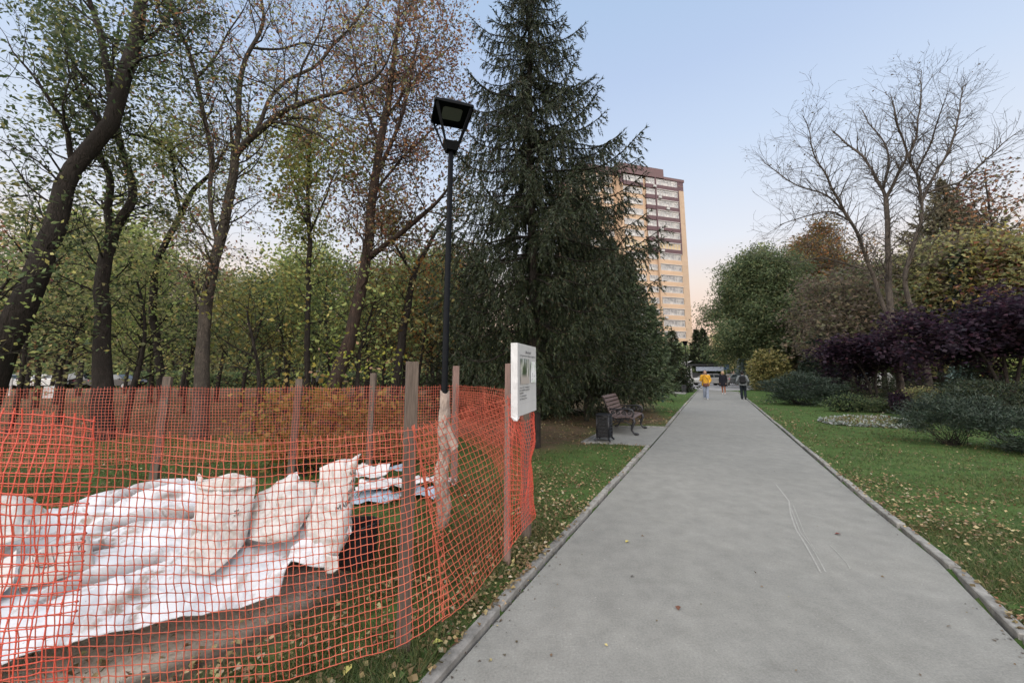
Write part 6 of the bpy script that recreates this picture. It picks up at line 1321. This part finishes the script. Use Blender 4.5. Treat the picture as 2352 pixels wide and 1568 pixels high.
MB().add([(a * s, b_ * s, h_) for s, h_ in ((.07, 4.1), (.2, 4.5)) for a, b_ in ((-1, -1), (1, -1), (1, 1), (-1, 1))], [(0, 1, 5, 4), (2, 3, 7, 6), (4, 5, 6, 7)]).build('lantern', paint_black, l2)
rl = empty('low_dark_fence', ca(2052, 42), R(0), 'low dark fence along the far path behind the bare tree', 'fence')
for zz_ in (.95, .55): MB().box((0, 0, zz_), (7.5, .05, .05)).build('rail', paint_black, rl)
for i in range(7): MB().box((-3.6 + i * 1.2, 0, .5), (.06, .06, 1.0)).build('rail_post', paint_black, rl)

# ------------------------------------------------------------------ benches and bins
def scroll(mb, cx, cy, r, x, turns=1.4, a0=0, dirn=1, tr=.016):
    pts = []
    for i in range(15):
        k = i / 14; a = a0 + dirn * turns * 2 * math.pi * k; rr = r * (1 - .72 * k); pts.append((x, cx + rr * math.cos(a), cy + rr * math.sin(a)))
    mb.tube(pts, tr, 5)
def make_bench(loc, rz, label):
    # local: x along the seat, -y to the front (towards the path), z up
    B = empty('park_bench', loc, rz, label, 'bench'); L = 1.5
    # seat and back slats follow one S curve
    curve = [(-.56, .405), (-.50, .440), (-.38, .452), (-.25, .44), (-.12, .425), (-.03, .45), (.03, .53), (.075, .63), (.115, .73), (.15, .83), (.195, .925), (.25, 1.0)]
    c = catmull([Vector((0, y, z)) for y, z in curve], 60); S = np.concatenate([[0], np.cumsum(np.linalg.norm(np.diff(c, axis=0), axis=1))])
    def at(s):
        y = np.interp(s, S, c[:, 1]); z = np.interp(s, S, c[:, 2]); y2 = np.interp(s + .01, S, c[:, 1]); z2 = np.interp(s + .01, S, c[:, 2]); return y, z, math.atan2(z2 - z, y2 - y)
    n = 11; tot = S[-1]
    for i in range(n):
        y, z, a = at((i + .5) * tot / n); M = Matrix.Rotation(a, 3, 'X')
        MB().box((0, y, z), (L, tot / n - .022, .032), M).build('seat_slat' if i < 5 else 'back_slat', bench_wood, B, bevel=.005)
    for x in (-L / 2 + .06, L / 2 - .06):
        mb = MB(); mb.tube([(x, q[1], q[2] - .03 if q[1] < 0 else q[2] - .012) if q[1] < 0 else (x, q[1] + .03, q[2] - .015) for q in c[::4]], .02, 6)
        mb.tube([(x, -.52, .42), (x, -.56, .40), (x, -.575, .33), (x, -.52, .22), (x, -.50, .12), (x, -.55, .05), (x, -.62, .025)], [.03, .035, .042, .036, .028, .028, .036], 8)   # paw leg
        mb.sphere((x, -.63, .03), .045, 8, 6, (1, 1.3, .7))
        mb.tube([(x, .0, .43), (x, .07, .30), (x, .10, .15), (x, .17, .04), (x, .22, .02)], [.026, .028, .024, .024, .03], 8); mb.sphere((x, .22, .025), .04, 8, 6, (1, 1.2, .7))
        mb.tube([(x, -.50, .24), (x, -.38, .31), (x, -.25, .335), (x, -.10, .31), (x, .06, .22)], .016, 6)                                    # apron arch
        mb.tube([(x, .09, .66), (x, -.05, .635), (x, -.25, .65), (x, -.42, .66), (x, -.53, .63), (x, -.57, .56), (x, -.54, .48), (x, -.50, .44)], [.018, .022, .024, .026, .028, .026, .022, .02], 7)   # arm
        for cy_, cz_, r_, a0, dn in ((-.45, .565, .06, 1.2, 1), (-.30, .55, .062, 4.0, -1), (-.15, .55, .062, .8, 1), (-.02, .55, .05, 3.6, -1), (-.40, .385, .04, .5, 1), (-.27, .385, .038, 3, -1), (-.14, .375, .04, 1, 1), (-.02, .36, .045, 4, -1)): scroll(mb, cy_, cz_, r_, x, 1.3, a0, dn)
        mb.build('iron_side', iron, B, smooth=True)
    MB().tube([(-L / 2 + .06, -.25, .335), (L / 2 - .06, -.25, .335)], .012, 6).build('tie_rod', iron, B); return B
def make_bin(loc, rz, label):
    B = empty('litter_bin', loc, rz, label, 'litter bin'); w, d, h_ = .33, .30, .60
    MB().box((0, 0, .09 + (h_ - .09) / 2), (w - .03, d - .03, h_ - .09)).build('bin_body', iron, B)
    for i, (sx_, sy_) in enumerate(((0, -1), (0, 1), (-1, 0), (1, 0))):
        mb = MB(); ext = w if sx_ == 0 else d
        def pt(u, z): return (u, sy_ * (d / 2), z) if sx_ == 0 else (sx_ * (w / 2), u, z)
        for zr in np.arange(.15, .56, .075):
            for k in (-1, 0, 1):
                u0 = k * ext * .3; s_ = 1 if int(round(zr * 40)) % 2 else -1
                mb.tube([pt(u0 - .05, zr + .02 * s_), pt(u0 - .02, zr - .018 * s_), pt(u0 + .02, zr + .018 * s_), pt(u0 + .05, zr - .02 * s_)], .012, 5)
        for u in (-ext / 2 + .015, ext / 2 - .015): mb.tube([pt(u, .08), pt(u, h_)], .015, 5)
        for z in (.09, h_ - .02): mb.tube([pt(-ext / 2, z), pt(ext / 2, z)], .014, 5)
        mb.build('relief_panel', iron, B, smooth=True)
    MB().box((0, 0, h_ + .01), (w + .03, d + .03, .03)).build('rim', iron, B, bevel=.008)
    for a, b_ in ((-1, -1), (1, -1), (1, 1), (-1, 1)): MB().tube([(a * w * .40, b_ * d * .40, .12), (a * w * .48, b_ * d * .48, .06), (a * w * .62, b_ * d * .60, .015)], [.03, .026, .022], 7).build('foot', iron, B)
    return B
f0, f1 = G(1459, 1001), G(1481, 982); bd = PATH_DIR; bm_ = (f0 + f1) / 2; rzb = math.pi / 2 - YAW
# front (-y) faces the path: local -y = PATH_N, so local x = -PATH_DIR rotated
ang_b = math.atan2(PATH_N.x, -PATH_N.y)
fb_ = bm_ - PATH_N * .60
make_bench(Vector((fb_.x, fb_.y, .0)), ang_b, 'park bench with dark brown slats and ornate black iron ends on the near paved pad')
bc = G(1404, 1015); bc = bc - PATH_N * .20 + PATH_DIR * .17; make_bin(Vector((bc.x, bc.y, 0)), ang_b, 'ornate black iron litter bin beside the near bench')
b2 = G(1592, 899) - PATH_N * .75; b2 = Vector((b2.x, b2.y, 0)); make_bench(b2, ang_b, 'second park bench further along the path under the conifers, with a person on it')
bc2 = G(1578, 902) - PATH_N * .2; make_bin(Vector((bc2.x, bc2.y, 0)), ang_b, 'black litter bin beside the second bench')

# ------------------------------------------------------------------ people
TMP = []
def remesh(mb, vox, name):
    me = mb.mesh(name, fix=False); o = bpy.data.objects.new('tmp', me); COL.objects.link(o)
    md = o.modifiers.new('r', 'REMESH'); md.mode = 'VOXEL'; md.voxel_size = vox
    sm = o.modifiers.new('s', 'SMOOTH'); sm.factor = .5; sm.iterations = 3
    dg = bpy.context.evaluated_depsgraph_get(); out = bpy.data.meshes.new_from_object(o.evaluated_get(dg)); out.name = name
    bpy.data.objects.remove(o); out.polygons.foreach_set('use_smooth', [True] * len(out.polygons)); return out
def cap(mb, p0, p1, r0, r1=None, n=10):
    r1 = r1 or r0; p0, p1 = Vector(p0), Vector(p1); d = p1 - p0; L = d.length; d = d.normalized(); pts, rr = [], []
    for k in (-1, -.85, -.5, 0): pts.append(p0 + d * (k * r0)); rr.append(max(.002, r0 * math.sqrt(max(0, 1 - k * k))))
    for k in (0, .5, .85, 1): pts.append(p1 + d * (k * r1)); rr.append(max(.002, r1 * math.sqrt(max(0, 1 - k * k))))
    mb.tube(pts, rr, n); return mb
def tor(mb, pts, n=14):
    """an elliptical torso: (z, half width, half depth, y)"""
    vs_ = [((w) * math.cos(2 * math.pi * k / n), y + d * math.sin(2 * math.pi * k / n), z) for z, w, d, y in pts for k in range(n)]
    fs_ = [(i * n + k, i * n + (k + 1) % n, (i + 1) * n + (k + 1) % n, (i + 1) * n + k) for i in range(len(pts) - 1) for k in range(n)] + [tuple(range(n - 1, -1, -1)), tuple(range((len(pts) - 1) * n, len(pts) * n))]
    return mb.add(vs_, fs_)
skin = simple('skin', (.50, .32, .24), .55, .08, 12, spec=.35)
def cloth(name, c, rough=.85): return simple('cloth_' + name, c, rough, .14, 14, spec=.2)
def hand(mb, w, d, side):
    d = Vector(d).normalized(); s = Vector((side, 0, 0)); f = d.cross(s).normalized(); w = Vector(w); pe = w + d * .085
    cap(mb, w, w + d * .07, .026, .034, 8)
    for i, (o_, l_) in enumerate(((-.027, .066), (-.009, .078), (.009, .072), (.026, .055))):
        a = pe + f * o_; k = a + d * l_ * .55; cap(mb, w + d * .05 + f * o_, a, .011, .010, 6); cap(mb, a, k, .0095, .009, 6); cap(mb, k, k + (d - s * .5).normalized() * l_ * .5, .009, .0075, 6)
    a = w + d * .025 + f * -.03; k = a + (d * .7 - f * .75).normalized() * .038; cap(mb, a, k, .012, .011, 6); cap(mb, k, k + (d - f * .2 - s * .4).normalized() * .03, .0105, .009, 6)
def person(loc, rz, label, H, J, wear, hairspec, vox=.017, group=None, extra=None, armr=.04):
    """J: joints in a frame with x to the figure's left, -y to its front, z up, for a 1.70 m body; scaled to H"""
    B = empty('person', loc, rz, label, 'person', group); k = H / 1.70; B.scale = (k, k, k); mb = MB()
    hd = Vector(J.get('head', (0, -.01, 1.585))); nk = Vector(J.get('neck', (0, .0, 1.42))); ty = J.get('tilt', 0)
    pel = Vector(J.get('pelvis', (0, 0, .92)))
    tor(mb, [(pel.z - .08, .13, .10, pel.y), (pel.z, .165, .115, pel.y), (pel.z + .14, .135, .095, pel.y + ty * .3), (pel.z + .32, .155, .105, pel.y + ty * .7), (pel.z + .44, .16, .09, pel.y + ty), (pel.z + .50, .08, .06, pel.y + ty)])
    cap(mb, nk - Vector((0, 0, .06)), hd - Vector((0, 0, .07)), .055, .05); mb.sphere(hd, .098, 14, 10, (.78, .95, 1.22)); cap(mb, hd + Vector((0, -.045, -.075)), hd + Vector((0, -.06, -.085)), .045, .035)
    cap(mb, hd + Vector((0, -.09, .005)), hd + Vector((0, -.11, -.022)), .010, .014, 8)
    for s in (-1, 1): mb.sphere(hd + Vector((s * .078, .005, -.01)), .026, 8, 6, (.4, .8, 1.2))
    for s, nm in ((1, 'l'), (-1, 'r')):
        sh, el, wr_ = (Vector(J[q + nm]) for q in ('sh', 'el', 'wr')); cap(mb, (s * .06, pel.y + ty, sh.z), sh, .06, .055); cap(mb, sh, el, .048, .04); cap(mb, el, wr_, .040, .026); hand(mb, wr_, wr_ - el, s)
        hp, kn, an = (Vector(J[q + nm]) for q in ('hp', 'kn', 'an')); cap(mb, hp, kn, .082, .055); cap(mb, kn, an, .056, .036)
        fd = Vector(J.get('fd' + nm, (0, -1, -.12))).normalized(); cap(mb, an - Vector((0, 0, .03)), an + fd * .15 - Vector((0, 0, .04)), .036, .032)
    body = link('body', remesh(mb, vox, 'body'), skin, B)
    e = MB()
    for s in (-1, 1): e.sphere(hd + Vector((s * .032, -.089, .018)), .0095, 8, 6)
    e.build('eyes', simple('eye', (.03, .025, .02), .3, .1, 5) if 'eye' not in MATS else MATS['eye'], B)
    MB().box(hd + Vector((0, -.1, -.062)), (.04, .012, .009)).build('mouth', MATS.get('lips') or simple('lips', (.35, .12, .11), .5, .1, 5), B)
    for nm, mat, fn in wear:
        m2_ = MB(); fn(m2_, J, pel, ty, hd, nk); link(nm, remesh(m2_, vox, nm), mat, B)
    if hairspec:
        hm = MB(); hairspec[1](hm, hd); link('hair', remesh(hm, vox, 'hair'), hairspec[0], B)
    return B
def legs_wear(g0, g1, ext=.0):
    def f(mb, J, pel, ty, hd, nk):
        tor(mb, [(pel.z - .13, .15, .12, pel.y), (pel.z, .178, .13, pel.y), (pel.z + .10, .15, .115, pel.y)])
        for nm in 'lr':
            hp, kn, an = (Vector(J[q + nm]) for q in ('hp', 'kn', 'an')); cap(mb, hp, kn, .098, g0); cap(mb, kn, an + Vector((0, 0, .02 + ext)), g0, g1)
    return f
def top_wear(hem, wide=.0, sl=.060, cuff=.045, skirt=0, hood=False):
    def f(mb, J, pel, ty, hd, nk):
        tor(mb, [(hem, .185 + wide + skirt, .14 + wide * .6 + skirt * .6, pel.y), (pel.z + .02, .18 + wide, .135 + wide * .6, pel.y), (pel.z + .2, .165 + wide, .125 + wide * .5, pel.y + ty * .5), (pel.z + .38, .185 + wide * .6, .13, pel.y + ty * .9), (pel.z + .48, .15, .10, pel.y + ty), (pel.z + .535, .075, .07, pel.y + ty)])
        for s, nm in ((1, 'l'), (-1, 'r')):
            sh, el, wr_ = (Vector(J[q + nm]) for q in ('sh', 'el', 'wr')); cap(mb, (s * .05, pel.y + ty, sh.z), sh, .08, .07); cap(mb, sh, el, sl + .012, sl); cap(mb, el, wr_ - (wr_ - el) * .04, sl, cuff)
        if hood: cap(mb, nk + Vector((-.05, .06, .0)), nk + Vector((.05, .06, .0)), .075)
    return f
def shoes(mb, J, *a):
    for nm in 'lr':
        an = Vector(J['an' + nm]); fd = Vector(J.get('fd' + nm, (0, -1, -.12))).normalized(); cap(mb, an - fd * .03 - Vector((0, 0, .035)), an + fd * .16 - Vector((0, 0, .045)), .045, .042)
def base_pose(**kw):
    J = dict(shl=(.185, 0, 1.385), ell=(.235, .02, 1.10), wrl=(.25, -.05, .86), shr=(-.185, 0, 1.385), elr=(-.235, .02, 1.10), wrr=(-.25, -.05, .86),
             hpl=(.095, 0, .90), knl=(.10, -.06, .50), anl=(.10, -.06, .085), hpr=(-.095, 0, .90), knr=(-.10, .02, .50), anr=(-.10, .14, .10))
    J.update(kw); return J
def hair_long(mb, hd):
    mb.sphere(hd + Vector((0, .042, .03)), .106, 14, 10, (.88, .86, 1.12)); cap(mb, hd + Vector((-.06, .06, 0)), hd + Vector((-.075, .05, -.2)), .05, .045); cap(mb, hd + Vector((.06, .06, 0)), hd + Vector((.075, .05, -.2)), .05, .045); cap(mb, hd + Vector((0, .08, 0)), hd + Vector((0, .09, -.2)), .06, .06)
def trim_face(fn): return fn
def hair_bob(mb, hd):
    mb.sphere(hd + Vector((0, .048, .04)), .116, 14, 10, (.90, .84, 1.0)); cap(mb, hd + Vector((-.07, .04, 0)), hd + Vector((-.075, .03, -.07)), .045); cap(mb, hd + Vector((.07, .04, 0)), hd + Vector((.075, .03, -.07)), .045)
def hair_short(mb, hd): mb.sphere(hd + Vector((0, .034, .035)), .104, 14, 10, (.86, .95, 1.1))
def gp_(px, py): p = G(px, py); return Vector((p.x, p.y, .002))
face_cam = lambda p, off=0: math.atan2(-p.x, p.y) * 1.0 + R(off)      # figure front (-y) turned to the viewer
# woman in yellow, walking towards the camera, phone hand raised
p = gp_(1623, 917); jeans = cloth('pale_jeans', (.40, .46, .58)); yellow = cloth('yellow', (.80, .42, .035), .7)
J = base_pose(elr=(-.26, -.06, 1.13), wrr=(-.10, -.16, 1.42), ell=(.27, .03, 1.12), wrl=(.16, -.16, .98), knl=(.07, -.10, .50), anl=(.05, -.12, .085), knr=(-.09, -.02, .50), anr=(-.08, .12, .11))
hpl_ = P(1623, 851, p.y).z
B = person(p, face_cam(p, 4), 'woman in a yellow top and pale jeans walking towards us with a brown bag', hpl_, J, [('jeans', jeans, legs_wear(.075, .085)), ('yellow_top', yellow, top_wear(.80, .035, .070, .055)), ('shoes', cloth('white_shoe', (.6, .6, .58)), shoes)], (cloth('brown_hair', (.16, .085, .05)), hair_long))
bagm = simple('brown_leather', (.13, .04, .025), .5, .15, 10); bag = empty('shoulder_bag', p, face_cam(p, 4), 'reddish brown shoulder bag carried in front by the woman in yellow', 'bag')
k = hpl_ / 1.7; MB().box((.0, -.24 * k, .86 * k), (.30, .10, .20)).build('bag_body', bagm, bag, bevel=.03); MB().tube([(-.13, -.23, .95), (-.17, -.15, 1.2), (-.13, -.02, 1.47), (0, .1, 1.40)], .012, 6).tube([(.13, -.23, .95), (.16, -.17, 1.15), (.02, -.15, 1.36), (-.12, -.03, 1.48)], .012, 6).build('strap', bagm, bag)
# blonde woman in a black coat
p = gp_(1663, 905); J = base_pose(knl=(.085, -.03, .50), anl=(.09, -.04, .085), knr=(-.085, .0, .50), anr=(-.09, .05, .09), wrl=(.21, -.08, .84), wrr=(-.21, -.08, .84))
person(p, face_cam(p, -12), 'blonde woman in a short black coat with bare legs and white shoes', P(1663, 853, p.y).z, J, [('black_coat', cloth('black_coat', (.012, .012, .02)), top_wear(.60, .055, .070, .058, .05)), ('shoes', cloth('white_sneaker', (.7, .7, .7)), shoes), ('tights', cloth('tan_tights', (.42, .17, .10)), legs_wear(.060, .042))], (cloth('blonde_hair', (.62, .45, .22)), hair_bob))
# man with a backpack, walking away
p = gp_(1709, 917); J = base_pose(ell=(.30, .06, 1.12), wrl=(.29, -.06, .93), elr=(-.28, .06, 1.12), wrr=(-.25, -.1, .95), knr=(-.09, -.06, .50), anr=(-.09, .17, .16), fdr=(0, -.75, -.7), knl=(.10, -.06, .5), anl=(.10, .0, .085), tilt=-.03)
jk = cloth('grey_jacket', (.22, .24, .25)); rzm = face_cam(p, 180)
B = person(p, rzm, 'man in a grey jacket and dark trousers walking away with a black backpack', P(1709, 853, p.y).z, J, [('trousers', cloth('dark_blue', (.018, .026, .036)), legs_wear(.080, .075)), ('grey_jacket', jk, top_wear(.84, .06, .082, .066, hood=True)), ('shoes', cloth('dark_shoe', (.06, .06, .06)), shoes)], (cloth('dark_hair', (.03, .028, .028)), hair_short))
bp = empty('backpack', p, rzm, 'black backpack worn by the man walking away', 'backpack'); bkm = cloth('black_nylon', (.012, .013, .016), .6)
q = MB(); cap(q, (-.09, .20, 1.06), (.09, .20, 1.06), .10); cap(q, (-.08, .20, 1.36), (.08, .20, 1.36), .085); q.box((0, .2, 1.2), (.32, .17, .36)); link('pack', remesh(q, .02, 'pack'), bkm, bp)
MB().tube([(.09, .16, 1.42), (.11, .0, 1.50), (.12, -.15, 1.36), (.13, -.14, 1.1)], .02, 6).tube([(-.09, .16, 1.42), (-.11, .0, 1.50), (-.12, -.15, 1.36), (-.13, -.14, 1.1)], .02, 6).build('shoulder_strap', bkm, bp)
# seated person on the second bench
sit = dict(pelvis=(0, -.12, .52), shl=(.18, -.1, .98), ell=(.22, -.18, .76), wrl=(.10, -.36, .70), shr=(-.18, -.1, .98), elr=(-.22, -.18, .76), wrr=(-.10, -.36, .70), hpl=(.1, -.14, .52), knl=(.12, -.56, .53), anl=(.12, -.60, .10), hpr=(-.1, -.14, .52), knr=(-.12, -.56, .53), anr=(-.10, -.66, .10), head=(0, -.12, 1.19), neck=(0, -.1, 1.03), tilt=.02)
person(b2 + PATH_DIR * .1, ang_b, 'person in a dark jacket sitting on the second bench', 1.70, sit, [('dark_trousers', cloth('dark_trouser', (.022, .026, .035)), legs_wear(.075, .06)), ('dark_jacket', cloth('dark_jacket', (.028, .032, .03)), top_wear(.46, .04, .068, .055)), ('shoes', cloth('seated_shoe', (.3, .28, .26)), shoes)], (cloth('grey_hair', (.3, .29, .28)), hair_short), vox=.02)
# distant walkers
for px, py, top_, lab, c1, c2, hr, off in ((1682, 881.5, 852, 'distant person in dark clothes right behind the blonde woman', (.02, .02, .03), (.03, .03, .035), (.3, .25, .2), 180), (1687.5, 882, 852.5, 'distant person in a beige coat under the blue sign', (.38, .29, .22), (.03, .025, .025), (.4, .3, .22), 0),
                                   (1737, 884, 853.5, 'distant person in dark blue beside the round yellow bush', (.04, .06, .11), (.05, .06, .08), (.2, .18, .16), 90), (1730, 884, 855, 'distant person in black next to the white pillar', (.02, .022, .025), (.03, .03, .035), (.1, .09, .08), 200)):
    p = gp_(px, py); person(p, face_cam(p, off), lab, P(px, top_, p.y).z, base_pose(), [('trousers', cloth('w' + lab[-6:-2], c2), legs_wear(.075, .065)), ('coat', cloth('k' + lab[-6:-2], c1), top_wear(.72, .05, .07, .055, .02)), ('shoes', MATS['cloth_dark_shoe'], shoes)], (cloth('h' + lab[-6:-2], hr), hair_short), vox=.024, group='distant walkers at the end of the path')

# tell equal labels apart by distance
byl = {}
for o in COL.objects:
    if o.parent is None and 'label' in o: byl.setdefault(o['label'], []).append(o)
for lab, os_ in byl.items():
    if len(os_) > 1:
        os_.sort(key=lambda o: o.location.length); n = len(os_)
        ws = ('nearer of two', 'farther of two') if n == 2 else ('nearest of three', 'middle of three', 'farthest of three') if n == 3 else None
        for i, o in enumerate(os_):
            if ws and len(lab.split()) <= 13: o['label'] = lab + ', ' + ws[i]
